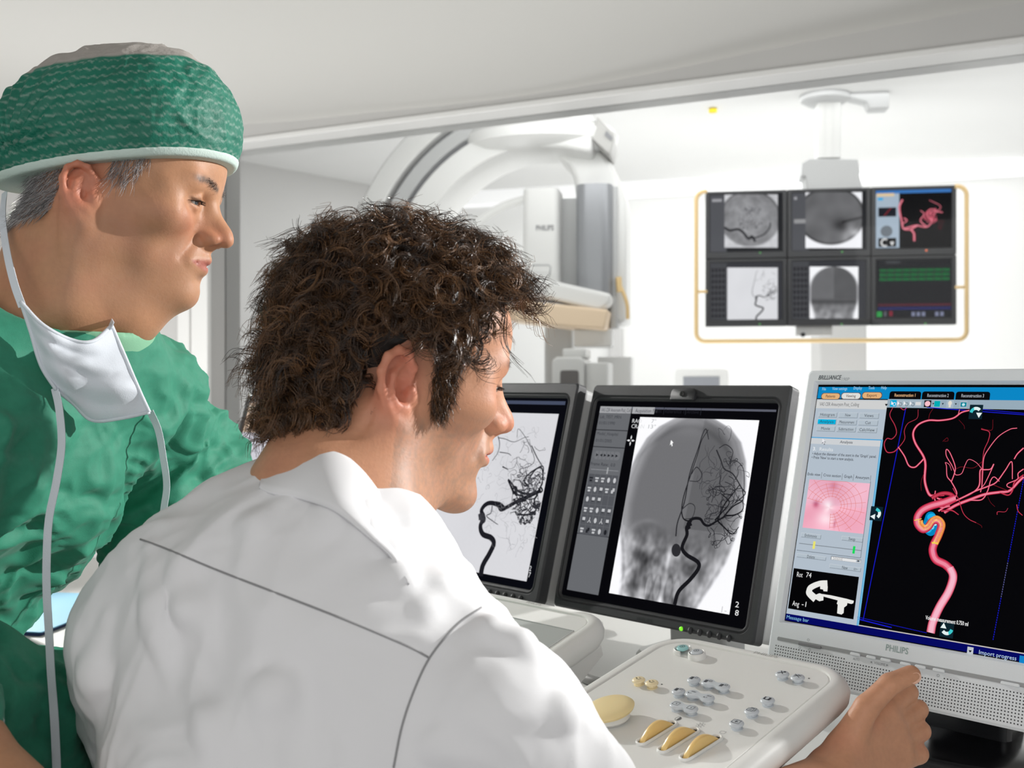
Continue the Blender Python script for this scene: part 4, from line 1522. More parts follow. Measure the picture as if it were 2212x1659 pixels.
# ---- its picture
Z3 = lambda zx, zy: F3.uv(1650 + zx / 2.5516, 770 + zy / 2.5522)
R3 = lambda zx, zy: F3.uv(1890 + zx / 3.19, 860 + zy / 3.19)
s = MB()
s.box((-0.001, -SH - 0.001, -0.0012), (SW3 + 0.001, 0.001, 0.0), col=lin((3, 3, 5)))
s.box((-0.001, -0.0015, 0.0), (SW3 + 0.001, 0.001, 0.0001), col=lin((2, 2, 3)))
ytb = Z3(700, 235)[1]
yte = Z3(700, 282)[1]
rect(s, (0.0, -0.0020), (SW3, ytb), c1, lin((8, 134, 196)))
xl = (Z3(685, 290)[0] + Z3(515, 1465)[0]) / 2
rect(s, (xl, ytb), (SW3, yte), c1, lin((150, 170, 184)))
ybb = Z3(115, 1415)[1]
rect(s, (0, -SH), (SW3, ybb), c1, lin((2, 6, 96)))
rect(s, (xl, ybb), (SW3, ybb + 0.0012), c2, lin((196, 190, 186)))
rect(s, (0, Z3(310, 236)[1]), (xl, ybb), c1, lin((178, 190, 202)))
rect(s, (0.0, Z3(310, 240)[1]), (xl, Z3(310, 286)[1]), c2, lin((206, 207, 207)))
# menu
for tx, zx, zy, zw in (('File', 322, 187, 20), ('View settings', 377, 185, 82), ('Display', 495, 182, 46), ('Tools', 577, 181, 33), ('Help', 647, 180, 30)):
    a, b = Z3(zx, zy)
    put_text(s, tx, a, b, Z3(zx + zw, zy)[0] - a, 0.0038, c2, lin((170, 214, 236)), bold=0.0)
# pill tabs
for (z0, z1, z2, z3, cc, tx) in ((322, 204, 417, 236, (226, 176, 122), 'Patients'), (432, 202, 531, 235, (222, 222, 218), 'Viewing'), (547, 199, 648, 232, (226, 176, 122), 'Export')):
    (ax, ay), (bx, by) = Z3(z0, z1), Z3(z2, z3)
    rr_ = rrect(ax, by, bx, ay, (ay - by) * 0.49, 5)
    r2 = rrect(ax - 0.0007, by - 0.0007, bx + 0.0007, ay + 0.0007, (ay - by) * 0.49, 5)
    s.add([(x, y, c3) for x, y in r2], [tuple(range(len(r2)))], None, lin((90, 70, 60)))
    s.add([(x, y, c4) for x, y in rr_], [tuple(range(len(rr_)))], None, lin(cc))
    w_ = (bx - ax) * 0.52
    put_text(s, tx, (ax + bx) / 2 - w_ / 2, (ay + by) / 2 - 0.0017, w_, 0.0036, c4 + 0.0001, lin((84, 60, 50)), bold=0.01)
a, b = Z3(307, 272)
put_text(s, 'VAS CER Aneurysm Post_Coiling', a, b, Z3(525, 272)[0] - a, 0.0046, c3, lin((88, 88, 90)))
a, b = Z3(668, 262)
s.add([(a, b, c3), (a + 0.004, b, c3), (a + 0.002, b - 0.003, c3)], [(0, 2, 1)], None, lin((20, 20, 20)))


def button(mb, z, tx, fill=(178, 190, 200), tcol=(44, 48, 56), q=Z3, frac=None):
    (ax, ay), (bx, by) = q(z[0], z[1]), q(z[2], z[3])
    rect(mb, (ax - 0.0004, ay + 0.0004), (bx + 0.0004, by - 0.0004), c2, lin((206, 212, 218)))
    rect(mb, (ax, ay), (bx + 0.0005, by - 0.0005), c2 + 0.00005, lin((120, 130, 140)))
    rect(mb, (ax, ay), (bx, by), c3, lin(fill))
    if tx:
        w_ = min((bx - ax) * 0.8, len(tx) * 0.0024) if frac is None else (bx - ax) * frac
        put_text(mb, tx, (ax + bx) / 2 - w_ / 2, (ay + by) / 2 - 0.0017, w_, 0.0038, c4, lin(tcol), bold=0.0)


cols3 = [(300, 408, 404, 342), (416, 528), (536, 653)]
rows = [[(298, 309, 404, 342), (414, 309, 525, 342), (533, 308, 650, 342)], [(289, 347, 398, 381), (407, 347, 519, 382), (527, 348, 643, 383)], [(282, 387, 393, 419), (400, 388, 513, 422), (520, 389, 637, 424)]]
names = [['Histogram', 'New', 'Views'], ['Analysis', 'Measurement', 'Cut'], ['Movie', 'Subtraction', 'CalciView']]
ax0, ax1 = 0.0055, xl - 0.006
bwid = (ax1 - ax0) / 3
by0 = Z3(350, 309)[1]
brow = (by0 - Z3(340, 347)[1])
for r_ in range(3):
    for q_ in range(3):
        xx, yy = ax0 + q_ * bwid, by0 - r_ * brow
        qq = lambda a, b: (a, b)
        button(s, (xx, yy, xx + bwid - 0.003, yy - brow + 0.003), names[r_][q_], (0, 178, 222) if (r_, q_) == (1, 0) else (178, 190, 200), q=qq)
yl = Z3(272, 444)[1]
rect(s, (0, yl), (xl, yl - 0.0012), c2, lin((60, 160, 215)))
rect(s, (0, yl - 0.0012), (xl - 0.002, yl - 0.0088), c2, lin((204, 207, 210)))
put_text(s, 'Analysis', xl * 0.42, yl - 0.0066, 0.017, 0.0034, c3, lin((70, 74, 80)), bold=0.01)
rect(s, (xl - 0.002, yl), (xl - 0.0008, ybb), c2, lin((80, 168, 215)))
rect(s, (xl - 0.0006, yl), (xl + 0.0006, ybb), c2, lin((110, 190, 228)))
a, b = Z3(271, 518)
put_text(s, '3.', a, b, 0.0042, 0.0044, c3, lin((238, 240, 242)), bold=0.015)
put_text(s, 'Results', a + 0.009, b, 0.0185, 0.0044, c3, lin((222, 226, 228)), bold=0.01)
a, b = Z3(268, 542)
put_text(s, '• Adjust the diameter of the stent in the \'Graph\' panel.', a, b, xl * 0.9, 0.0036, c3, lin((56, 60, 68)), bold=0.008)
a, b = Z3(264, 563)
put_text(s, '• Press \'New\' to start a new analysis.', a, b, xl * 0.60, 0.0036, c3, lin((56, 60, 68)), bold=0.008)
cx_, cy_ = Z3(325, 452)
for sc_, cc in ((0.9, (120, 124, 130)), (0.72, (232, 232, 236))):
    s.add([(cx_ + x * sc_, cy_ + y * sc_, c3 + (0.0001 if sc_ < 0.8 else 0)) for x, y in ((0, 0), (0, -0.008), (0.002, -0.006), (0.0035, -0.0095), (0.005, -0.0088), (0.0035, -0.0055), (0.006, -0.0055))], [(0, 1, 2, 3, 4, 5, 6)], None, lin(cc))
ytab = Z3(255, 656)[1]
xx = 0.001
for tx, w_ in (('Endo view', 0.0175), ('Cross section', 0.0235), ('Graph', 0.0105), ('Aneurysm', 0.0178)):
    put_text(s, tx, xx + 0.001, ytab, w_, 0.0036, c3, lin((60, 64, 72)), bold=0.008)
    rect(s, (xx + w_ + 0.0025, ytab + 0.005), (xx + w_ + 0.0032, ytab - 0.003), c3, lin((128, 136, 144)))
    xx += w_ + 0.0043
# frame of the tab page
fy0, fy1 = Z3(250, 676)[1] + 0.0025, Z3(195, 1065)[1] - 0.001
strip(s, [(0.002, fy1), (xl - 0.008, fy1)], 0.0007, c3, lin((112, 122, 132)))
strip(s, [(xl - 0.008, fy1), (xl - 0.008, fy0)], 0.0007, c3, lin((112, 122, 132)))
strip(s, [(xx - 0.003, fy0), (xl - 0.008, fy0)], 0.0006, c3, lin((215, 220, 226)))
pt0, pt1 = Z3(250, 677), Z3(550, 974)
py1, py0 = pt0[1], (Z3(550, 974)[1] + Z3(215, 948)[1]) / 2
px0_, px1_ = (Z3(250, 677)[0] + Z3(215, 948)[0]) / 2, (Z3(590, 690)[0] + Z3(550, 974)[0]) / 2
button(s, (209, 973, 312, 1006), 'Endomovie', frac=0.62)
button(s, (432, 991, 543, 1024), 'Swap', frac=0.32)
ysl = Z3(270, 1040)[1]
rect(s, (0.004, ysl + 0.0006), (px1_, ysl - 0.0002), c3, lin((120, 128, 136)))
rect(s, (0.004 + 0.19 * 0.1, ysl + 0.0048), (0.004 + 0.19 * 0.1 + 0.003, ysl - 0.0045), c4, lin((232, 226, 110)))
xg = Z3(492, 1060)[0]
rect(s, (xg, ysl + 0.0045), (xg + 0.003, ysl - 0.0045), c4, lin((20, 214, 90)))
button(s, (184, 1087, 340, 1124), 'Delete', frac=0.26)
(ax, ay), (bx, by) = Z3(372, 1100), Z3(535, 1141)
rect(s, (ax, ay), (bx, by), c2, lin((110, 116, 124)))
rect(s, (ax + 0.0007, ay - 0.0007), (bx - 0.0002, by + 0.0002), c3, lin((226, 227, 228)))
put_text(s, 'Stent', ax + 0.003, (ay + by) / 2 - 0.0018, 0.0125, 0.0038, c4, lin((160, 162, 164)))
rect(s, (bx - 0.006, ay - 0.0012), (bx - 0.0008, by + 0.0008), c4, lin((160, 172, 184)))
s.add([(bx - 0.0048, (ay + by) / 2 + 0.001, c4 + 0.0001), (bx - 0.0020, (ay + by) / 2 + 0.001, c4 + 0.0001), (bx - 0.0034, (ay + by) / 2 - 0.0014, c4 + 0.0001)], [(0, 2, 1)], None, lin((20, 20, 24)))
button(s, (366, 1145, 532, 1186), 'New', frac=0.18)
(ax, ay), (bx, by) = Z3(366, 1145), Z3(532, 1186)
strip(s, [(bx - 0.008, ay - 0.003), (bx - 0.003, (ay + by) / 2), (bx - 0.008, by + 0.003), (bx - 0.008, ay - 0.003)], 0.0006, c4, lin((90, 96, 104)))
# gantry position box
kx0, ky1 = 0.0015, Z3(175, 1168)[1]
kx1, ky0 = (Z3(527, 1207)[0] + Z3(495, 1440)[0]) / 2, Z3(138, 1390)[1]
rect(s, (kx0, ky1), (kx1, ky0), c2, lin((2, 2, 3)))
for tx, zx, zy, w_ in (('Rot', 182, 1214, 0.0078), ('74', 233, 1217, 0.0070), ('Ang', 157, 1373, 0.0092), ('-1', 209, 1377, 0.0058)):
    a, b = Z3(zx, zy)
    put_text(s, tx, max(a, kx0 + 0.003), b, w_, 0.0062, c3, lin((232, 232, 232)))
G3 = lambda x, y: F3.uv(1680 + x / 5.529, 1080 + y / 5.53)
wt = lin((232, 232, 228))
q = [G3(*p) for p in ((595, 990), (500, 1000), (400, 1045), (378, 1090), (385, 1120), (455, 1185))]
vessel(s, q, 0.006, 0.009, c3, [(1, wt)])
for poly in ([(510, 995), (590, 985), (600, 1040), (595, 1095), (548, 1090), (545, 1070), (510, 1065)], [(440, 1140), (500, 1115), (550, 1130), (548, 1200), (500, 1210), (445, 1180)],
             [(540, 1125), (640, 1140), (820, 1180), (912, 1205), (905, 1235), (880, 1243), (820, 1228), (700, 1195), (550, 1155)], [(720, 1200), (835, 1220), (830, 1260), (795, 1285), (790, 1350), (765, 1370), (712, 1355), (720, 1250), (708, 1240)]):
    s.add([(*G3(*p), c4) for p in poly], [tuple(reversed(range(len(poly))))], None, wt)
# message bar
a, b = Z3(118, 1443)
put_text(s, 'Message bar', 0.0015, b, 0.030, 0.0042, c3, lin((130, 190, 225)), bold=0.0)
a, b = Z3(1190, 1604)
b = ybb - 0.0080
put_text(s, 'Import progress', a, b, 0.0385, 0.0046, c3, lin((190, 215, 235)), bold=0.0)
rect(s, (a + 0.0415, b + 0.006), (SW3 - 0.004, b - 0.0022), c3, lin((14, 130, 200)))
a, b = Z3(1128, 1563)
b = ybb - 0.0022
rect(s, (a, b), (a + 0.0065, b - 0.009), c3, lin((190, 196, 202)))
s.add([(a + 0.0015, b - 0.0035, c4), (a + 0.005, b - 0.0035, c4), (a + 0.0032, b - 0.006, c4)], [(0, 2, 1)], None, lin((10, 10, 20)))
# reconstruction tabs and tool icons
for tx, z0, z1, cc in (('Reconstruction 1', 692, 866, (226, 178, 130)), ('Reconstruction 2', 872, 1050, (170, 176, 184)), ('Reconstruction 3', 1058, 1247, (170, 176, 184))):
    (ax, _), (bx, _) = Z3(z0, 220), Z3(z1, 220)
    ax = max(ax, xl + 0.0008)
    rr_ = rrect(ax, ytb, bx, ytb + 0.0098, (0, 0, 0.003, 0.003), 3)
    s.add([(x, y, c2) for x, y in rr_], [tuple(range(len(rr_)))], None, lin((6, 6, 8)))
    w_ = (bx - ax) * 0.66
    put_text(s, tx, (ax + bx) / 2 - w_ / 2, ytb + 0.0030, w_, 0.0040, c3, lin(cc), bold=0.012)
for k, zx in enumerate((697, 731, 765, 799, 833, 885, 937, 1008, 1082)):
    a, _ = Z3(zx, 255)
    yy = (ytb + yte) / 2
    h_ = 0.0042
    rect(s, (a, yy + h_), (a + 0.0084, yy - h_), c2, lin((0, 170, 214) if k == 0 else (166, 182, 194)))
    cc = (236, 236, 238)
    if k < 4:
        s.add([(a + 0.0015, yy + 0.003, c3), (a + 0.0015, yy - 0.002, c3), (a + 0.0048, yy - 0.0008, c3)], [(0, 1, 2)], None, lin(cc))
        q = [(a + 0.0055 + 0.0018 * math.cos(t), yy - 0.001 + 0.0022 * math.sin(t)) for t in np.linspace(0, 2 * math.pi, 8)]
        strip(s, q, 0.0006, c3, lin((230, 240, 250) if k == 0 else (90, 100, 110)))
    elif k == 4:
        rect(s, (a + 0.001, yy + 0.002), (a + 0.0074, yy - 0.002), c3, lin((214, 214, 214)))
    elif k == 5:
        rect(s, (a, yy + h_), (a + 0.0084, yy - h_), c3, lin((20, 20, 24)))
        s.add([(a + 0.0042 + 0.0034 * math.cos(t), yy + 0.0034 * math.sin(t), c4) for t in np.linspace(0, 2 * math.pi, 13)[:-1]], [tuple(range(12))], None, lin((245, 190, 200)))
    elif k == 6:
        rect(s, (a + 0.0008, yy + h_ * 0.85), (a + 0.0078, yy - h_ * 0.85), c3, lin((0, 170, 178)))
    elif k == 7:
        s.add([(a + 0.0042 + 0.0022 * math.cos(t), yy + 0.001 + 0.0030 * math.sin(t), c4) for t in np.linspace(0, 2 * math.pi, 11)[:-1]], [tuple(range(10))], None, lin((226, 220, 208)))
        rect(s, (a + 0.003, yy - 0.001), (a + 0.0054, yy - 0.004), c4, lin((226, 220, 208)))
    else:
        rect(s, (a + 0.001, yy + 0.0022), (a + 0.0076, yy - 0.003), c3, lin((0, 130, 150)))
        s.add([(a + 0.0043 + 0.0018 * math.cos(t), yy - 0.0005 + 0.0018 * math.sin(t), c4) for t in np.linspace(0, 2 * math.pi, 9)[:-1]], [tuple(range(8))], None, lin((190, 230, 235)))
    if k in (5, 6, 7):
        s.add([(a + 0.0098, yy + 0.001, c3), (a + 0.0122, yy + 0.001, c3), (a + 0.011, yy - 0.0012, c3)], [(0, 2, 1)], None, lin((20, 24, 28)))
# blue cage
bc = lin((22, 28, 205))
strip(s, [Z3(783, 284), Z3(548, 1453)], 0.0009, c2, bc)
strip(s, [Z3(900, 281), Z3(1434, 322)], 0.0009, c2, bc)
strip(s, [Z3(1195, 292), Z3(1434, 314)], 0.0007, c2, bc)
strip(s, [Z3(517, 1447), Z3(705, 1495)], 0.0012, c2, bc)
p0, p1 = np.array(Z3(517, 1437)), np.array(Z3(900, 1525))
for k in range(46):
    q = p0 + (p1 - p0) * k / 46
    rect(s, (q[0], q[1] + 0.0004), (q[0] + 0.0012, q[1] - 0.0004), c2, bc)
p0, p1 = np.array(Z3(1434, 668)), np.array(Z3(1262, 1572))
for k in range(70):
    q = p0 + (p1 - p0) * k / 70
    rect(s, (q[0] - 0.0004, q[1] + 0.0008), (q[0] + 0.0004, q[1] - 0.0008), c2, bc if not 36 < k < 52 else lin((90, 92, 150)))
so3 = s.build('screen', M_SCR, m3, colors=True)


def pink_view(u, v):
    cx_, cy_ = 0.40, 0.55
    r_ = np.sqrt((u - cx_) ** 2 + (v - cy_) ** 2)
    a = np.arctan2(v - cy_, u - cx_)
    base = np.stack([236 + 8 * (v > .5), 176 + 0 * u, 196 + 0 * u], 1)
    sh = 18 * np.sin(a * 3 + 1.2 + 4 * r_) + 16 * vnoise2(u, v, 3.5, 4)
    dark = 80 * np.exp(-((u - 0.17) / 0.05) ** 2 - ((v - 0.50) / 0.07) ** 2) + 60 * np.exp(-((u - 0.52) / 0.02) ** 2 - ((v - 0.86) / 0.08) ** 2) + 34 * np.exp(-((u - 0.42) / 0.06) ** 2 - ((v - 0.10) / 0.08) ** 2)
    lit = 40 * np.exp(-((u - 0.38) / 0.09) ** 2 - ((v - 0.52) / 0.12) ** 2) + 34 * np.exp(-((u - 0.38) / 0.14) ** 2 - ((v - 0.78) / 0.12) ** 2)
    f_ = (sh * 0.6 - dark + 0 * u)[:, None]
    return base + f_ * np.array([0.55, 0.9, 0.8]) + lit[:, None] * np.array([0.2, 1.2, 0.9])


picture('scan_image', so3, [(px0_, py1), (px1_, py1), (px1_, py0), (px0_, py0)], pink_view, 110, 90, c2, M_SCR)
vm = MB()
web = lin((222, 120, 112))
PA = lambda u, v: (px0_ + (px1_ - px0_) * u, py1 + (py0 - py1) * v)
for R_ in (0.17, 0.22, 0.27, 0.33, 0.40, 0.50, 0.66):
    q = [PA(0.42 + R_ * math.cos(a) * 1.0, 0.50 + R_ * math.sin(a) * 1.1) for a in np.linspace(-2.9, 1.5, 26) if 0.0 <= 0.42 + R_ * math.cos(a) <= 1 and 0 <= 0.50 + 1.1 * R_ * math.sin(a) <= 1]
    if len(q) > 2:
        strip(vm, q, 0.0004, c3, web)
for a in np.linspace(-2.9, 1.5, 14):
    q = [PA(0.42 + R_ * math.cos(a), 0.50 + 1.1 * R_ * math.sin(a)) for R_ in np.linspace(0.15, 0.9, 12) if 0.0 <= 0.42 + R_ * math.cos(a) <= 1 and 0 <= 0.50 + 1.1 * R_ * math.sin(a) <= 1]
    if len(q) > 1:
        strip(vm, q, 0.0004, c3, web)
vm.build('web_lines', M_SCR, so3, colors=True)
# pink vessel
vm = MB()
pk = [(1.0, lin((186, 38, 66))), (0.72, lin((220, 84, 112))), (0.40, lin((238, 138, 160)))]
pkl = [(1.0, lin((206, 80, 104))), (0.8, lin((238, 150, 172))), (0.5, lin((246, 184, 202)))]
pkd = [(1.0, lin((150, 26, 46))), (0.6, lin((196, 60, 84)))]
rd = [(1.0, lin((120, 22, 34)))]
u1 = abs(R3(200, 800)[0] - R3(100, 800)[0]) / 100.0     # one zoom pixel along a
CC = 0.0008


def VS(L, w0, w1, cc, c=None, n=8):
    global CC
    CC += 0.00002
    vessel(vm, [R3(*p) for p in L], w0 * u1, w1 * u1, CC if c is None else c, cc, n)


VS([(125, 66), (105, 120), (140, 190), (150, 245), (120, 282), (85, 280), (66, 320), (85, 372), (130, 372), (163, 345)], 5, 8, pkd)
VS([(175, 66), (200, 82), (222, 68)], 5, 5, pkd)
VS([(300, 80), (292, 140), (230, 175), (205, 225), (208, 280), (180, 325), (163, 340)], 3, 6, pkd)
VS([(163, 338), (205, 400), (235, 465), (275, 478), (310, 450), (338, 420)], 9, 12, pk)
VS([(660, 84), (600, 100), (540, 140), (450, 155), (370, 155), (300, 185), (266, 240), (280, 310), (335, 400), (350, 460), (345, 560), (360, 630), (385, 672), (430, 670), (480, 665)], 11, 20, pk)
VS([(585, 80), (575, 120)], 5, 7, pk)
VS([(402, 75), (380, 110), (372, 145)], 3, 3, rd)
VS([(340, 520), (320, 580), (322, 640)], 3, 2, rd)
VS([(555, 690), (565, 650), (530, 580), (500, 540), (495, 470), (488, 445), (515, 460), (530, 500)], 10, 3, pk)
VS([(530, 575), (550, 520), (555, 470), (520, 380), (495, 355), (495, 400), (530, 460), (548, 500), (560, 530), (600, 520), (625, 460), (650, 424), (700, 445), (740, 490)], 8, 4, pk)
VS([(560, 490), (600, 475), (680, 482), (740, 440)], 3, 3, rd)
VS([(470, 300), (500, 275), (505, 295), (480, 300)], 3, 2, rd)
VS([(580, 150), (615, 190), (620, 215)], 2, 2, rd)
VS([(735, 215), (790, 235), (785, 290), (755, 360), (745, 430), (740, 500), (738, 600)], 6, 4, pkd)
VS([(735, 210), (770, 220), (810, 218), (815, 150)], 5, 2, rd)
VS([(982, 208), (930, 218), (850, 270), (780, 360), (752, 420), (745, 520), (740, 600), (730, 650)], 6, 7, pk)
VS([(1027, 345), (985, 385), (962, 422)], 10, 8, pk)
VS([(430, 690), (520, 720), (600, 690), (680, 650), (722, 600), (728, 500), (760, 495), (800, 490), (822, 455)], 12, 8, pk)
VS([(822, 458), (790, 530), (760, 590), (740, 615)], 7, 5, pk)
VS([(440, 780), (520, 730), (620, 680), (700, 640), (780, 610), (840, 580), (900, 500), (945, 440), (950, 560)], 14, 6, pk)
VS([(480, 790), (560, 740), (660, 700), (760, 665), (860, 650), (930, 640), (990, 580), (1027, 545)], 22, 16, pk)
VS([(660, 705), (740, 700), (780, 640), (800, 570), (825, 545), (860, 575)], 9, 6, pk)
VS([(860, 650), (920, 670), (950, 640), (965, 580), (1027, 530)], 9, 9, pkd)
VS([(1027, 490), (990, 520), (985, 560), (920, 590), (915, 610), (940, 620)], 8, 6, pk)
VS([(420, 640), (415, 690), (430, 740), (470, 755), (520, 745)], 8, 12, pk)
VS([(460, 780), (530, 775), (580, 805)], 12, 6, pkd)
VS([(540, 622), (580, 700), (610, 790), (650, 835), (700, 860)], 5, 5, pkd)
VS([(700, 860), (735, 880), (740, 895)], 3, 2, rd)
VS([(845, 805), (850, 785), (900, 785), (920, 760)], 5, 3, pkd)
VS([(980, 735), (990, 780), (1020, 810)], 6, 5, pkd)
VS([(780, 680), (800, 720), (830, 750)], 2, 2, rd)
VS([(820, 600), (870, 620), (920, 640)], 4, 4, rd)
VS([(1425, 0), (1426, 2)], 1, 1, rd)
VS([(395, 690), (460, 660), (520, 662), (545, 690), (500, 720), (450, 700)], 26, 26, pkd)
# blue aneurysm
qb = [R3(388 + 52 * math.cos(a) * (1 + 0.1 * math.sin(3 * a)), 868 + 84 * math.sin(a)) for a in np.linspace(0, 2 * math.pi, 25)[:-1]]
CC += 0.0001
vm.add([(*p, CC) for p in qb], [tuple(reversed(range(24)))], None, lin((0, 132, 190)))
for (x, y, a_, b_, cc) in ((395, 822, 32, 26, (20, 176, 232)), (372, 900, 26, 30, (30, 184, 236)), (400, 885, 14, 22, (120, 214, 240)), (420, 870, 10, 12, (190, 230, 240))):
    CC += 0.00002
    vm.add([(*R3(x + a_ * math.cos(t), y + b_ * math.sin(t)), CC) for t in np.linspace(0, 2 * math.pi, 13)[:-1]], [tuple(reversed(range(12)))], None, lin(cc))
VS([(560, 690), (480, 720), (390, 745), (330, 775), (298, 820), (300, 870), (335, 905), (370, 890), (400, 850), (440, 845), (462, 880), (440, 950), (410, 1010), (402, 1060), (425, 1115), (490, 1150), (535, 1200), (540, 1250), (510, 1340), (450, 1440), (405, 1540), (388, 1612)], 50, 54, pk, n=10)
# paler lower run
VS([(520, 1170), (540, 1215), (540, 1260), (510, 1340), (450, 1440), (405, 1540), (388, 1618)], 50, 54, pkl, n=10)
# stent
st = [(318, 845), (320, 870), (345, 895), (372, 885), (395, 850), (425, 830), (455, 845), (470, 880), (450, 940), (430, 985), (420, 1005)]
VS(st, 34, 40, [(1.0, lin((196, 96, 40))), (0.72, lin((232, 140, 70)))])
VS([(305, 800), (305, 850), (335, 885), (370, 870), (400, 838), (440, 842), (455, 880), (430, 960), (410, 1030), (415, 1080), (425, 1112)], 9, 6, [(1.0, lin((176, 160, 226)))])
q = catmull([(*R3(*p), 0) for p in st], 10)
for k in range(0, len(q) - 1, 1):
    t_ = nrm(q[k + 1] - q[k])
    nn = V(-t_[1], t_[0], 0) * 17 * u1
    strip(vm, [q[k] - nn, q[k] - nn * 0.35], 0.00028, CC + 0.0001, lin((255, 205, 120)))
    strip(vm, [q[k] + nn, q[k] + nn * 0.35], 0.00028, CC + 0.0001, lin((255, 190, 100)))
for a_, b_ in (((276, 845), (326, 833)), ((395, 995), (436, 1008)), ((398, 1004), (432, 996))):
    strip(vm, [R3(*a_), R3(*b_)], 0.0009, CC + 0.0002, lin((240, 220, 70)))
# rotation arrows
for (x, y, fl, rot) in ((700, 98, 1, 0), (14, 798, 1, -1.57), (500, 1597, -1, 3.14)):
    cx_, cy_ = R3(x, y)
    rect(vm, (cx_ - 0.0075, cy_ + 0.0085), (cx_ + 0.0075, cy_ - 0.0085), CC + 0.0002, lin((10, 34, 44)))
    ca, sa = math.cos(rot), math.sin(rot)
    def RR(px, py):
        return (cx_ + (px * ca - py * sa), cy_ + (px * sa + py * ca))
    arc_ = [RR(-0.0055 + 0.0055 * (1 - math.cos(t)), -0.002 + 0.0062 * math.sin(t)) for t in np.linspace(0.2, 2.4, 8)]
    strip(vm, arc_, np.linspace(0.0035, 0.0035, 8), CC + 0.0003, lin((60, 200, 205)))
    strip(vm, arc_[3:], 0.0036, CC + 0.00032, lin((226, 240, 240)))
    tip = [RR(0.0005, -0.001), RR(0.0072, -0.001), RR(0.0040, -0.0070)]
    vm.add([(*p, CC + 0.00035) for p in tip], [(0, 2, 1)], None, lin((230, 242, 242)))
a, b = R3(352, 1530)
a2, b2 = R3(648, 1562)
put_text(vm, 'Volume measurement 0.750 ml', a, (b + b2) / 2 - 0.0005, a2 - a, 0.0044, CC + 0.0004, lin((240, 240, 240)), bold=0.015)
vm.build('vessel_model', M_SCR, so3, colors=True)
# black stand with its round foot
inv = F3.matrix().inverted()
bx_, by_ = P(2105, 1625, 1.20)[:2]
ctr = V(bx_ + 0.02, by_ + 0.06, 0)
mb = MB()
lo = []
prof = [(0.001, 0.0), (0.125, 0.0), (0.130, 0.004), (0.131, 0.010), (0.128, 0.014), (0.119, 0.0165), (0.100, 0.020), (0.06, 0.0215), (0.001, 0.022)]
for r_, z in prof:
    lo.append([tuple(inv @ Vector((ctr[0] + r_ * math.cos(a), ctr[1] + r_ * math.sin(a), DESK_Z + z))) for a in np.linspace(0, 2 * math.pi, 64, endpoint=False)])
mb.loft(lo, cap=True)
M_GB = mat('gloss_black', (0.010, 0.010, 0.012), 0.16, spec=0.6, bump=(900, 0.1, 0.0004))
mb.build('stand_foot', M_GB, m3, smooth=40)
mb = MB()
nk = F3.w(0.19, -0.28, -0.045)
lo = []
for (x, y, z, w_, d_) in ((ctr[0] + 0.0, ctr[1] + 0.0, DESK_Z + 0.018, 0.055, 0.03), (ctr[0] + 0.01, ctr[1] + 0.01, DESK_Z + 0.05, 0.05, 0.026), (nk[0], nk[1], nk[2] - 0.0, 0.048, 0.022), (nk[0] + 0.02, nk[1] + 0.02, nk[2] + 0.12, 0.045, 0.015)):
    rr_ = rrect(-w_, -d_, w_, d_, 0.012, 4)
    lo.append([tuple(inv @ Vector((x + H_[0] * p[0] + S2 * p[1], y + H_[1] * p[0] + S2 * p[1], z))) for p in rr_])
mb.loft(lo, cap=True)
mb.build('stand_neck', M_GB, m3, smooth=40)
# ------------------------------------------------------------------ desk
DF = Frame((-0.10, 1.08, DESK_Z), H_, (S2, S2, 0), (0, 0, 1))
desk = thing('control_desk', 'long white-topped desk with grey edge and legs carrying the screens', 'desk', DF.matrix())
mb = MB()
mb.prism(rrect(-1.75, 0, 1.7, 0.95, 0.02), -0.028, 0)
mb.build('desktop', M_PLAST, desk, bevel=(0.003, 2))
mb = MB()
mb.box((-1.70, 0.012, -0.075), (1.65, 0.03, -0.028))
mb.box((-1.70, 0.92, -0.075), (1.65, 0.938, -0.028))
mb.build('apron', M_LGREY, desk)
for a in (-1.68, -0.98, 0.3, 1.6):
    for b in (0.015, 0.89):
        mb = MB()
        mb.box((a, b, -DESK_Z), (a + 0.045, b + 0.045, -0.028))
        mb.build('leg', M_LGREY, desk, bevel=(0.003, 2))

# blue folders and paper on the desk, at the left
fc = V(-0.797, 1.800, DESK_Z)
e2 = nrm(V(0.16, 0.987, 0))
e1 = nrm(V(-0.987, 0.16, 0))
FF = Frame(fc, e1, e2, (0, 0, 1))
t = thing('folder', 'light blue cardboard folder with dark blue edge, topmost on the desk at the left', 'folder', FF.matrix())
mb = MB()
mb.prism(rrect(0, 0, 0.24, 0.32, 0.004, 3), 0.0065, 0.008)
mb.build('cover', mat('blue_card', srgb((116, 186, 218)), 0.5), t)
mb = MB()
mb.prism(rrect(0.001, 0.001, 0.239, 0.319, 0.003, 3), 0.0045, 0.0065)
mb.build('pages', mat('navy_card', srgb((18, 44, 96)), 0.6), t)
FF2 = Frame(fc + e1 * 0.004 + e2 * 0.003, e1, e2, (0, 0, 1))
t = thing('folder', 'dark navy folder lying directly under the light blue one on the desk', 'folder', FF2.matrix())
mb = MB()
mb.prism(rrect(0, 0, 0.24, 0.32, 0.004, 3), 0.0002, 0.0040)
mb.build('cover', mat('navy_card'[:], (0, 0, 0)) if False else MATS['navy_card'], t)
FF3 = Frame(fc + e2 * 0.335 - e1 * 0.10 + V(0, 0, 0.0002), nrm(V(-0.9, 0.43, 0)), nrm(V(0.43, 0.9, 0)), (0, 0, 1))
mb = MB()
mb.box((0.0, 0, 0), (0.21, 0.15, 0.002))
tag(mb.build('paper_sheet', mat('cream_paper', srgb((236, 230, 200)), 0.8), matrix=FF3.matrix()), 'cream paper sheet on the desk just behind the blue folder', 'paper')


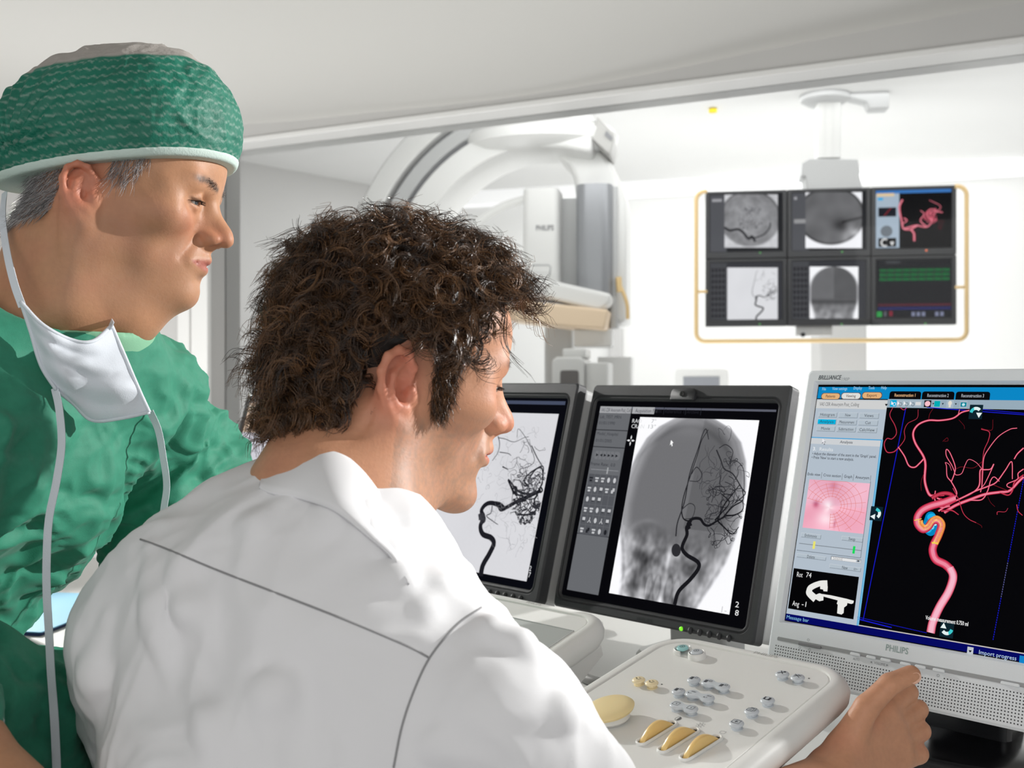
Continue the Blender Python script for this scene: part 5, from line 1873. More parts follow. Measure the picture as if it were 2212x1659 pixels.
# ------------------------------------------------------------------ control consoles
def kframe(px, py, Y, deg):
    th2 = math.radians(deg)
    return Frame(P(px, py, Y), H_, V(S2 * math.cos(th2), S2 * math.cos(th2), math.sin(th2)), np.cross(H_, V(S2 * math.cos(th2), S2 * math.cos(th2), math.sin(th2))))


def tray(parent, x0, x1, y0, y1, r, lip=0.0):
    """rounded white housing: flat plate, a groove, then a fat rolled rim"""
    mb = MB()
    n = 10
    L = []
    for off, c in ((-0.004, -0.034), (0.010, -0.030), (0.0165, -0.022), (0.0185, -0.014), (0.0165, -0.006), (0.012, -0.001), (0.007, 0.0012), (0.002, 0.0014), (0.0006, 0.0010), (-0.0003, -0.0010), (-0.0012, -0.0010), (-0.002, 0.0)):
        L.append([(x, y, c) for x, y in rrect(x0 - off, y0 - off, x1 + off, y1 + off, max(r + off, 0.004), n)])
    mb.loft(L, cap=True)
    return mb.build('housing', M_PLAST, parent, smooth=38)


K = kframe(1447, 1388, 1.22, 12)
ZK = lambda zx, zy, c=0.0065: K.uv(1300 + zx / 4.424, 1360 + zy / 4.424, c)
con = thing('control_console', 'white tilted console with buttons, three ochre thumb wheels and a cream joystick knob', 'console', K.matrix())
KX0, KX1, KY0, KY1 = -0.0045, 0.207, -0.262, 0.0095
tray(con, KX0, KX1, KY0, KY1, 0.030)
mb = MB()
put_text(mb, 'PHILIPS', 0.103, 0.0122, 0.029, 0.0052, 0.0018)
mb.build('logo', mat('embossed_grey', srgb((168, 168, 164)), 0.4), con)
M_BTN = mat('grey_blue_button', srgb((206, 212, 218)), 0.33)
M_BTY = mat('cream_button', srgb((250, 232, 190)), 0.35)
M_BTT = mat('teal_button', srgb((160, 214, 214)), 0.35)
M_INK = mat('navy_print', srgb((26, 30, 44)), 0.5)
M_OCH = mat('ochre_wheel', srgb((240, 204, 132)), 0.3, sss=(0.15, (0.01, 0.006, 0.002), 0.3))
CAP = [(0.0001, 0.0072), (0.0032, 0.0071), (0.0054, 0.0068), (0.0067, 0.0060), (0.0072, 0.0050), (0.0069, 0.0042), (0.0058, 0.0036), (0.0001, 0.0036)]
STM = [(0.0001, 0.0038), (0.0042, 0.0038), (0.0042, 0.0012), (0.0056, 0.0008), (0.0056, -0.0004), (0.0001, -0.0004)]


def icon(mb, kind, x, y, c):
    def ln(L, w=0.0005, closed=False):
        L = [(x + p[0] * 0.00125, y + p[1] * 0.00125) for p in L]
        strip(mb, L + ([L[0]] if closed else []), w * 1.3, c, None)
    if kind == 'box':
        ln([(-3.2, -2.4), (3.2, -2.4), (3.2, 2.4), (-3.2, 2.4)], closed=True)
        ln([(-1.6, 0), (1.6, 0)])
        ln([(0, -1.2), (0, 1.2)])
    elif kind == 'boxes':
        ln([(-3.2, -2.4), (1.8, -2.4), (1.8, 1.6), (-3.2, 1.6)], closed=True)
        ln([(-1.6, 1.6), (-1.6, 2.8), (3.4, 2.8), (3.4, -1.4), (1.8, -1.4)])
        ln([(-2.4, -0.4), (0.8, -0.4)])
    elif kind == 'disc':
        mb.add([(x + a * 0.001, y + b * 0.001, c) for a, b in ((-3.6, -2.6), (3.6, -2.6), (3.6, 2.6), (-3.6, 2.6))], [(0, 1, 2, 3)])
    elif kind == 'x':
        ln([(-3, -2.6), (2.2, 2.0)], 0.0007)
        ln([(-2, 2.4), (2, -2.4)], 0.0006)
        e = [(x + 0.0022 + 0.0014 * math.cos(t), y + 0.0022 + 0.0012 * math.sin(t), c) for t in np.linspace(0, 5.6, 8)]
        mb.add(e, [tuple(range(8))])
    elif kind == 'xx':
        ln([(-3, -2.6), (3, 2.6)], 0.0005)
        ln([(-3, 2.0), (3, -2.6)], 0.0005)
        ln([(-3, 0), (-1, 0.6), (0, 2.2), (1.6, 0), (3.2, 0.4)], 0.0005)
    elif kind == 'grid':
        for k in range(4):
            ln([(-3.0, -1.8 + k * 1.1), (0.0, -1.8 + k * 1.1)], 0.0007)
        ln([(1, 0.6), (3, 0.6), (3, 2.6), (1, 2.6)], closed=True, w=0.0004)
    elif kind == 'seat':
        ln([(-3, 0), (-1, 0), (-1, -1.8), (1.6, -1.8), (2.6, 0.8)], 0.0005)
        ln([(-0.4, 1.8), (0.4, 0.6), (1.2, 1.8)], 0.0004)
    elif kind == 'ring':
        ln([(2.2 * math.cos(t), 2.2 * math.sin(t)) for t in np.linspace(0, 2 * math.pi, 14)], 0.0004)
        ln([(0.5 * math.cos(t), 0.5 * math.sin(t)) for t in np.linspace(0, 2 * math.pi, 7)], 0.0005)
    elif kind == 'arrL':
        ln([(-2.8, -2.2), (2.8, -2.2), (2.8, 2.2), (-2.8, 2.2)], closed=True, w=0.0004)
        mb.add([(x + a * 0.001, y + b * 0.001, c) for a, b in ((0.8, -1), (0.8, 1), (-0.8, 0))], [(0, 1, 2)])
    elif kind == 'steps':
        ln([(-2.6, -0.6), (-2.6, -2.0), (-1.0, -2.0)], 0.0005)
        ln([(-1.4, 1.0), (-0.4, 2.0), (0.2, 1.0), (1.0, 2.0), (1.8, 1.0), (2.6, 2.0)], 0.0005)
        ln([(-0.4, -2.0), (0.4, -1.2)], 0.0005)


def round_button(zx, zy, m_, kind, label=None, r=1.0):
    a, b = ZK(zx, zy)
    mb = MB()
    mb.lathe([(q * r if q > 0.001 else q, h) for q, h in STM], (a, b, 0), 24)
    mb.lathe([(q * r if q > 0.001 else q, h) for q, h in CAP], (a, b, 0), 28)
    o = mb.build('button', m_, con, smooth=35, label=label)
    im = MB()
    icon(im, kind, a, b, 0.0074)
    if kind == 'disc':
        im.build('symbol', M_INK, o)
        w = MB()
        w.add([(a + 0.0018 * math.cos(t), b + 0.0022 * math.sin(t), 0.0076) for t in np.linspace(0, 2 * math.pi, 15)[:-1]], [tuple(range(14))])
        w.build('symbol', M_BTN, o)
    else:
        im.build('symbol', M_INK, o)
    return a, b


for zx, zy, k in ((877, 470, 'grid'), (730, 580, 'grid'), (1722, 415, 'x'), (1870, 447, 'xx'), (1582, 665, 'disc'), (1430, 770, 'boxes'), (1285, 885, 'box')):
    round_button(zx, zy, M_BTN, k)
round_button(350, 470, M_BTY, 'seat', 'pale cream button')
round_button(475, 500, M_BTY, 'seat', 'pale cream button')


def dumbbell(z0, z1, kind):
    a0, b0 = ZK(*z0)
    a1, b1 = ZK(*z1)
    d = nrm(V(a1 - a0, b1 - b0, 0))
    nn = V(-d[1], d[0], 0)
    L_ = math.hypot(a1 - a0, b1 - b0)
    c = V((a0 + a1) / 2, (b0 + b1) / 2, 0)
    R_ = 0.0070
    out = []
    for t in np.linspace(-1, 1, 33):
        x = t * (L_ / 2 + R_)
        ax = abs(x) - L_ / 2
        y = math.sqrt(max(R_ ** 2 - ax ** 2, 0)) if ax > -R_ * 0.5 else None
        if y is None:
            y = R_ * 0.866 - 0.0025 * (1 - ((abs(x)) / (L_ / 2 - R_ * 0.5 + 1e-9)) ** 2)
        out.append((x, max(y, 0.0002)))
    prof = [(x, y) for x, y in out] + [(x, -y) for x, y in reversed(out)]
    prof = prof[::-1]
    mb = MB()
    Ls = []
    for sc_, h in ((0.80, 0.0036), (0.95, 0.0042), (1.0, 0.0052), (0.96, 0.0064), (0.84, 0.0071)):
        Ls.append([tuple(c + d * (x if sc_ == 1 else math.copysign(max(abs(x) - (1 - sc_) * R_, 0), x)) + nn * (y * sc_) + V(0, 0, h)) for x, y in prof])
    mb.loft(Ls, cap=True)
    for e in (-1, 1):
        q = c + d * (e * L_ / 2)
        mb.lathe(STM, (q[0], q[1], 0), 20)
    o = mb.build('rocker_button', M_BTN, con, smooth=40)
    im = MB()
    icon(im, kind, a0, b0, 0.0073)
    icon(im, kind, a1, b1, 0.0073)
    im.build('symbol', M_INK, o)


dumbbell((1012, 500), (1160, 540), 'grid')
dumbbell((862, 605), (1012, 648), 'steps')
dumbbell((712, 712), (852, 752), 'arrL')
# teal and white pair in a scalloped collar
a, b = ZK(772, 185, 0.004)
a2, b2 = ZK(905, 218, 0.006)
mb = MB()
arc = [(a + 0.0092 * math.cos(t), b + 0.0092 * math.sin(t), 0.002) for t in np.linspace(0.9, 5.0, 22)]
mb.tube(arc, [0.0016] * 22, 8, flat=2.2)
for rr_ in (0.0094,):
    prof = [(0.0001, 0.0), (rr_ + 0.0008, 0.0), (rr_, 0.0060), (rr_ - 0.0008, 0.0068), (rr_ - 0.0016, 0.0062), (rr_ - 0.002, 0.0035), (0.0001, 0.0035)]
    mb.lathe(prof, (a2, b2, 0), 30)
mb.build('collar', M_PLAST, con, smooth=40)
for (x, y, m_, lb) in ((a, b, M_BTT, 'pale teal button'), (a2, b2, M_BTN, None)):
    mb = MB()
    mb.lathe([(0.0001, 0.0062), (0.0035, 0.0061), (0.0058, 0.0056), (0.0068, 0.0044), (0.0066, 0.0034), (0.0055, 0.0028), (0.0001, -0.0002)], (x, y, 0.0008 if m_ is M_BTT else 0.002), 28)
    o = mb.build('button', m_, con, smooth=35, label=lb)
    im = MB()
    icon(im, 'ring', x, y, 0.0072 if m_ is M_BTT else 0.0084)
    im.build('symbol', M_INK, o)
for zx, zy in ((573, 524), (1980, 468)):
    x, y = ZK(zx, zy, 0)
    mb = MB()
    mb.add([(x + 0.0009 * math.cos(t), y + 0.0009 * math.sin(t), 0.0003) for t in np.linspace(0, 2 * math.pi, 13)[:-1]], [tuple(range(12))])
    mb.build('hole_dot', M_BLACK, con)  # flat black dots: the dark of two small holes put into colour
mb = MB()
x, y = ZK(730, 852, 0)
mb.add([(x + 0.0026 * math.cos(t), y + 0.0034 * math.sin(t), 0.0003) for t in np.linspace(-1.57, 1.57, 12)], [tuple(range(12))])
strip(mb, [(x + 0.0028 * math.cos(t), y + 0.0036 * math.sin(t)) for t in np.linspace(0, 2 * math.pi, 20)], 0.0004, 0.0003, None)
x, y = ZK(943, 915, 0)
strip(mb, [(x + 0.0019 * math.cos(t), y + 0.0022 * math.sin(t)) for t in np.linspace(0, 2 * math.pi, 16)], 0.0004, 0.0003, None)
for k in range(8):
    t = k * math.pi / 4
    strip(mb, [(x + 0.0029 * math.cos(t), y + 0.0035 * math.sin(t)), (x + 0.0045 * math.cos(t), y + 0.0054 * math.sin(t))], 0.0004, 0.0003, None)
x, y = ZK(1158, 983, 0)
strip(mb, [(x + 0.0032 * math.cos(t) * (1 - 0.12 * math.cos(2 * t)), y + 0.0028 * math.sin(t) * (1 - 0.3 * (t > 0.9 and t < 2.2))) for t in np.linspace(0, 2 * math.pi, 22)], 0.0003, 0.0003, None)
mb.build('printed_symbols', mat('grey_print', srgb((96, 96, 98)), 0.5), con)
# thumb wheels: half discs in oval rings
for z0, z1 in (((352, 1105), (700, 892)), ((556, 1180), (912, 957)), ((768, 1255), (1130, 1027))):
    p0, p1 = np.array(ZK(*z0, 0)), np.array(ZK(*z1, 0))
    c = (p0 + p1) / 2
    d = p1 - p0
    L_ = np.linalg.norm(d)
    d = d / L_
    nn = np.array([-d[1], d[0]])
    mb = MB()
    ring = []
    hw_ = 0.0052
    hl = L_ / 2 - hw_
    for t in np.linspace(0, 2 * math.pi, 41)[:-1]:
        x = math.cos(t) * hw_ + (hl if math.cos(t) > 0 else -hl)
        y = math.sin(t) * hw_
        q = c + d * x + nn * y
        ring.append((q[0], q[1], 0.0010))
    ring.append(ring[0])
    mb.tube(ring, 0.0014, 8, cap=False, flat=1.3)
    w = mb.build('wheel_ring', M_PLAST, con, smooth=True)
    mb = MB()
    q = [c + d * (math.cos(t) * (hw_ - 0.001) + (hl if math.cos(t) > 0 else -hl)) + nn * math.sin(t) * (hw_ - 0.001) for t in np.linspace(0, 2 * math.pi, 41)[:-1]]
    mb.add([(p[0], p[1], 0.0003) for p in q], [tuple(range(40))])
    mb.build('wheel_slot', M_BLACK, w)
    mb = MB()
    Rw = L_ * 0.62
    hh_ = 0.0120
    loops = []
    half = L_ / 2 - 0.0035
    for yy, sc_ in ((-0.0030, 0.92), (-0.0022, 0.985), (0, 1.0), (0.0022, 0.985), (0.0030, 0.92)):
        Lp = []
        for k in range(17):
            x = -half + 2 * half * k / 16
            z = (hh_ * (1 - (x / half) ** 2)) * sc_ - (1 - sc_) * 0.004
            q = c + d * x + nn * yy
            Lp.append((q[0], q[1], max(z, 0.0) + 0.0002))
        for k in (16, 0):
            x = -half + 2 * half * k / 16
            q = c + d * x + nn * yy
            Lp.append((q[0], q[1], -0.001))
        loops.append(Lp)
    mb.loft(loops, cap=True)
    mb.build('thumb_wheel', M_OCH, con, smooth=50, label='ochre thumb wheel')
# joystick knob
x, y = ZK(70, 760, 0.012)
mb = MB()
JX = 0.0255
prof = [(0.0001, 0.0315), (0.006, 0.0313), (0.0165, 0.0302), (0.0232, 0.0275), (0.0255, 0.0242), (0.0245, 0.0205), (0.0200, 0.0175)]
L = []
for r_, h in [(0.0180, 0.0175)] + prof[::-1]:
    Lp = []
    for k in range(40):
        t = 2 * math.pi * k / 40
        xx, yy = r_ * math.cos(t) * 0.92, r_ * math.sin(t) * 1.12
        dip = 0.0016 * math.exp(-((xx - 0.004) ** 2 + (yy - 0.012) ** 2) / 0.004 ** 2) if h > 0.031 else 0
        Lp.append((x + xx, y + yy, (h - dip) * 0.66 - 0.003))
    L.append(Lp)
mb.loft(L, cap=True)
mb.build('joystick_knob', mat('cream_knob', srgb((248, 226, 170)), 0.4, sss=(0.2, (0.01, 0.007, 0.003), 0.3)), con, smooth=60, label='cream joystick knob')
mb = MB()
mb.lathe([(0.0001, 0.009), (0.0195, 0.0088), (0.0200, 0.004), (0.016, 0.0), (0.0001, -0.0005)], (x, y, 0.0), 36)
mb.build('joystick_base', M_PLAST, con, smooth=40)
# console arm down to the desk
inv = K.matrix().inverted()


def wl(inv_, p):
    q = inv_ @ Vector(tuple(p))
    return (q.x, q.y, q.z)


mb = MB()
pa = K.w(0.10, -0.05, -0.030)
pts = [pa, pa + V(0.01, 0.01, -0.04), V(pa[0] + 0.05, pa[1] + 0.06, DESK_Z + 0.03), V(pa[0] + 0.06, pa[1] + 0.08, DESK_Z + 0.001)]
mb.tube([wl(inv, p) for p in catmull(pts, 5)], 0.018, 14)
mb.build('support_arm', M_PLAST, con, smooth=50)
mb = MB()
pb = K.w(0.185, -0.19, -0.030)
pts = [pb, pb + V(0.012, 0.0, -0.02), pb + V(0.022, -0.002, -0.05), V(pb[0] + 0.02, pb[1] + 0.02, DESK_Z + 0.006)]
mb.tube([wl(inv, p) for p in catmull(pts, 6)], [0.013] * 19, 12, flat=0.6)
mb.build('front_strut', M_BLACK, con, smooth=50)

K2 = kframe(1270, 1344, 1.307, 16)
con2 = thing('control_console', 'white tilted console with a blank grey display, partly covered by the white sleeve', 'console', K2.matrix())
tray(con2, -0.235, 0.004, -0.235, 0.010, 0.024)
mb = MB()
c_ = K2.uv(1237.6, 1363.7, 0)
mb.prism(rrect(-0.215, -0.19, c_[0], c_[1], 0.0015, 2), -0.001, 0.0004)
mb.build('display', mat('matte_grey_display', srgb((178, 182, 180)), 0.25, spec=0.5), con2)
mb = MB()
for (x0_, y0_, x1_, y1_) in ((c_[0] - 0.0, -0.19, c_[0] + 0.001, c_[1] + 0.001), (-0.215, c_[1], c_[0] + 0.001, c_[1] + 0.001)):
    mb.box((x0_, y0_, 0), (x1_, y1_, 0.0009))
mb.build('display_edge', M_LGREY, con2)
mb = MB()
put_text(mb, 'PHILIPS', -0.118, 0.0127, 0.026, 0.0050, 0.0018)
mb.build('logo', MATS['embossed_grey'], con2)
inv = K2.matrix().inverted()
mb = MB()
pa = K2.w(-0.06, -0.06, -0.030)
pts = [pa, pa + V(0.01, 0.01, -0.05), V(pa[0] + 0.05, pa[1] + 0.06, DESK_Z + 0.03), V(pa[0] + 0.06, pa[1] + 0.08, DESK_Z + 0.001)]
mb.tube([wl(inv, p) for p in catmull(pts, 5)], 0.018, 14)
mb.build('support_arm', M_PLAST, con2, smooth=50)
# wedge under the right side
mb = MB()
Ls = []
for a_, k in ((-0.09, 1.0), (0.012, 1.0)):
    Ls.append([(a_, 0.004, -0.030), (a_, 0.004, -0.044), (a_, -0.05, -0.060), (a_, -0.11, -0.066), (a_, -0.15, -0.055), (a_, -0.21, -0.034), (a_, -0.21, -0.030)])
mb.loft(Ls, cap=True)
mb.build('underside_box', M_PLAST, con2, bevel=(0.008, 3))

# grey cable between the consoles
z_ = DESK_Z + 0.008
def D(px, py, z=z_):
    v_ = (py - CY) / FPX
    Y = (CAMZ - z) / v_
    return P(px, py, Y)


mb = MB()
cp = [D(1160, 1428), D(1205, 1430), D(1240, 1452), D(1290, 1473), D(1350, 1470), D(1420, 1450), D(1480, 1440)]
mb.tube(catmull(cp, 8), 0.0072, 12)
tag(mb.build('cable', mat('grey_cable', srgb((140, 140, 138)), 0.45), smooth=True), 'grey round cable lying on the desk between the two white consoles', 'cable')
# ------------------------------------------------------------------ X-ray C-arm in the exam room
CA = Frame(P(1190, 620, 5.0), (0.985, -0.17, 0), (0, 0, 1), (-0.17, -0.985, 0))
carm = thing('x_ray_c_arm', 'big white curved C-arm X-ray machine blurred behind the curly-haired man', 'medical machine', CA.matrix())
U = 5.0 / FPX    # metres per photo pixel at the machine


def q5(px, py, c=0.0):
    return CA.uv(px, py, c)


def band(r0, r1, c0, c1, t0, t1, n=40):
    """curved bar between radii (photo pixels) and depths (metres)"""
    L = []
    for t in np.linspace(math.radians(t0), math.radians(t1), n):
        ca, sa = math.cos(t) * U, math.sin(t) * U
        L.append([(r0 * ca, r0 * sa, c0), (r1 * ca, r1 * sa, c0), (r1 * ca, r1 * sa, c1), (r0 * ca, r0 * sa, c1)])
    mb = MB()
    mb.loft(L, cap=True)
    return mb


band(300, 352, -0.30, 0.10, 92, 262).build('c_arc', M_WHITE, carm, bevel=(0.008, 3))
band(352, 362, -0.26, 0.07, 92, 262).build('arc_groove', M_MGREY, carm)
band(362, 392, -0.30, 0.10, 96, 262).build('c_rail', M_LGREY, carm, bevel=(0.006, 2))
band(392, 402, -0.26, 0.05, 96, 262).build('arc_groove', M_MGREY, carm)
band(402, 448, -0.30, 0.12, 100, 262).build('c_outer_arc', M_WHITE, carm, bevel=(0.008, 3))
band(453, 464, -0.10, 0.02, 116, 240).build('cable_rail', mat('slate_rail', srgb((150, 151, 158)), 0.4), carm)
# rotating disc and head at the top
mb = MB()
a, b = q5(1165, 300)
mb.lathe([(0.001, 0.07), (0.26, 0.07), (0.34, 0.045), (0.37, 0.01), (0.36, -0.03), (0.30, -0.06), (0.2, -0.075), (0.001, -0.075)], (a, b, -0.05), 48, axis=1, sx=1.0, sy=0.8)
mb.build('rotation_disc', M_WHITE, carm, smooth=40)
mb = MB()
Ls = []
for px, y0, y1, w_ in ((1150, 245, 330, 0.16), (1225, 240, 335, 0.17), (1285, 255, 345, 0.16)):
    a, b1 = q5(px, y0)
    _, b0 = q5(px, y1)
    Ls.append([(a, b0, -w_), (a, b0, w_), (a, b1, w_), (a, b1, -w_)])
mb.loft(Ls, cap=True)
mb.build('head_housing', M_WHITE, carm, bevel=(0.03, 4))
mb = MB()
pl = [q5(*p) for p in ((1296, 268), (1329, 302), (1331, 318), (1322, 348), (1282, 312), (1286, 300))]
mb.prism(pl[::-1], -0.12, 0.14)
mb.build('end_cap', mat('warm_grey_plastic', srgb((176, 175, 172)), 0.4), carm, bevel=(0.008, 3))
mb = MB()
pl = [q5(*p) for p in ((1315, 298), (1329, 312), (1326, 320), (1312, 308))]
mb.prism(pl[::-1], 0.135, 0.146)
mb.build('cap_socket', M_MGREY, carm)
# curved neck from the disc down into the stand
mb = MB()
Ls = []
for (x0_, y0_, x1_, y1_, w_) in ((1195, 330, 1290, 315, 0.12), (1225, 352, 1318, 345, 0.13), (1238, 385, 1338, 385, 0.14), (1243, 430, 1352, 430, 0.14), (1244, 520, 1352, 520, 0.14), (1244, 700, 1352, 700, 0.14)):
    (a0, b0), (a1, b1) = q5(x0_, y0_), q5(x1_, y1_)
    Ls.append([(a0, b0, -0.28 - w_), (a0, b0, -0.02), (a1, b1, -0.02), (a1, b1, -0.28 - w_)])
mb.loft(Ls, cap=True)
mb.build('stand_neck', M_WHITE, carm, bevel=(0.03, 4))
mb = MB()
(a0, b1), (a1, b0) = q5(1246, 404), q5(1324, 660)
pr_ = rrect(a0, -0.10, a1, 0.08, 0.06, 8)
mb.prism(pr_, b0, b1, axis=1)
mb.build('tube_sleeve', mat('cool_grey_metal', srgb((158, 160, 164)), 0.32, metal=0.35), carm, smooth=40)
mb = MB()
(a0, b1), (a1, b0) = q5(1318, 405), q5(1334, 708)
mb.prism(rrect(a0, -0.12, a1, 0.02, 0.01, 4), b0, b1, axis=1)
mb.build('side_strip', M_LGREY, carm, smooth=40)
# detector box
mb = MB()
(a0, b1), (a1, b0) = q5(1128, 400, 0.1), q5(1206, 620, 0.1)
mb.prism(rrect(a0, -0.10, a1, 0.10, 0.035, 6), b0, b1 - 0.01, axis=1)
mb.build('detector_box', mat('soft_white_plastic', srgb((228, 228, 226)), 0.4), carm, bevel=(0.015, 4))
mb = MB()
(a0, b0_), (a1, _) = q5(1158, 498, 0.101), q5(1196, 498, 0.101)
put_text(mb, 'PHILIPS', a0, b0_, a1 - a0, 0.024, 0.101, bold=0.02)
mb.build('logo', mat('mid_print', srgb((120, 120, 124)), 0.5), carm)
mb = MB()
(a0, b0_), (a1, b1_) = q5(1148, 575, 0.101), q5(1190, 572, 0.101)
mb.tube([(a0, b1_, 0.101), (a1 - 0.01, b1_, 0.101), (a1, b1_ - 0.01, 0.101), (a1 - 0.006, b1_ - 0.05, 0.101)], 0.0035, 8)
mb.build('handle_line', M_LGREY, carm, smooth=True)
mb = MB()
(a0, b1), (a1, b0) = q5(1205, 425), q5(1246, 650)
mb.prism(rrect(a0 - 0.02, -0.30, a1 + 0.02, -0.05, 0.01, 4), b0, b1, axis=1)
mb.build('rear_panel', M_LGREY, carm, smooth=40)
mb = MB()
pl = [q5(*p) for p in ((1105, 606), (1150, 600), (1290, 632), (1326, 640), (1326, 660), (1300, 680), (1200, 652), (1105, 648))]
mb.prism(pl[::-1], -0.16, 0.16)
mb.build('detector_tray', M_WHITE, carm, bevel=(0.02, 4))
mb = MB()
pl = [q5(*p, 0.1) for p in ((1095, 648), (1213, 660), (1318, 672), (1310, 714), (1210, 706), (1095, 692))]
mb.prism(pl[::-1], -0.18, 0.19)
mb.build('collision_pad', M_PEACH, carm, bevel=(0.012, 3))
mb = MB()
pts = [(*q5(x, y), 0.03) for x, y in ((1337, 600), (1338, 618), (1340, 632))]
mb.tube(pts, 0.014, 10)
pts = [(*q5(x, y), 0.03) for x, y in ((1340, 618), (1350, 640), (1356, 662), (1357, 690))]
mb.tube(catmull(pts, 4), 0.0085, 10)
mb.build('hand_grip', M_GOLD, carm, smooth=50)
# curved counter arm piece on the left of the detector
mb = MB()
pts = [(*q5(x, y), -0.1) for x, y in ((1020, 480), (1050, 455), (1085, 436), (1130, 422))]
mb.tube(catmull(pts, 5), 0.022, 12)
mb.build('cable_hose', M_WHITE, carm, smooth=True)
# lower stand, tube housing and its front unit
mb = MB()
(a0, b1), (a1, b0) = q5(1175, 700, -0.2), q5(1236, 1120, -0.2)
ylow = -CA.o[2]
mb.prism(rrect(a0, -0.38, a1, -0.20, 0.02, 4), ylow, b1, axis=1)
mb.build('lower_column', M_LGREY, carm, smooth=40)
mb = MB()
(a0, b1), (a1, b0) = q5(1240, 712), q5(1322, 750)
mb.prism(rrect(a0, -0.15, a1, 0.02, 0.01, 4), b0, b1, axis=1)
mb.build('tube_cover', M_WHITE, carm, bevel=(0.006, 2))
mb = MB()
(a0, b1), (a1, b0) = q5(1285, 770), q5(1360, 1000)
mb.prism(rrect(a0, -0.36, a1, -0.12, 0.015, 4), ylow, b1, axis=1)
mb.build('rear_cabinet', M_EXAM, carm, smooth=40)
# white unit with an opening, right of the face
UF = Frame(P(1236, 800, 4.6), CA.e[0], CA.e[1], CA.e[2])
un = thing('equipment_unit', 'white box unit with a dark rectangular opening in front of the C-arm base', 'equipment', UF.matrix())
qu = lambda px, py, c=0: UF.uv(px, py, c)
mb = MB()
(a0, b1), (a1, _) = qu(1192, 778), qu(1262, 778)
pl = [(a0, -UF.o[2]), (a1, -UF.o[2]), (a1, b1), (a1 - 0.02, b1 + 0.015), (a0 + 0.02, b1 + 0.015), (a0, b1)]
mb.prism(pl, -0.35, 0)
mb.build('cabinet', M_WHITE, un, bevel=(0.012, 3))
mb = MB()
(x0_, y1_), (x1_, y0_) = qu(1210, 800, 0.002), qu(1250, 850, 0.002)
mb.prism(rrect(x0_, y0_, x1_, y1_, 0.012, 4), -0.002, 0.003)
mb.build('opening', mat('dim_opening', srgb((112, 108, 106)), 0.6), un)
mb = MB()
(x0_, y1_), (x1_, y0_) = qu(1272, 782, -0.1), qu(1278, 850, -0.1)
mb.box((a1 + 0.002, -UF.o[2], -0.3), (a1 + 0.10, b1 - 0.01, -0.03))
mb.build('side_unit', M_EXAM, un, bevel=(0.006, 2))
mb = MB()
(a0, b1), (a1, b0) = qu(1212, 752), qu(1262, 768)
mb.box((a0, qu(1212, 772)[1], -0.30), (a1, b1, -0.05))
mb.build('top_tray', M_WHITE, un, bevel=(0.008, 3))
# ------------------------------------------------------------------ people
_link0 = link


def link(name, me, m=None, parent=None, matrix=None, smooth=None, label=None):
    """from here on every part is built in world coordinates, whatever its parent"""
    w = Matrix.Identity(4)
    q = parent
    while q is not None:
        w = q.matrix_basis @ w
        q = q.parent
    return _link0(name, me, m, parent, w.inverted() @ (matrix if matrix is not None else Matrix.Identity(4)), smooth, label)


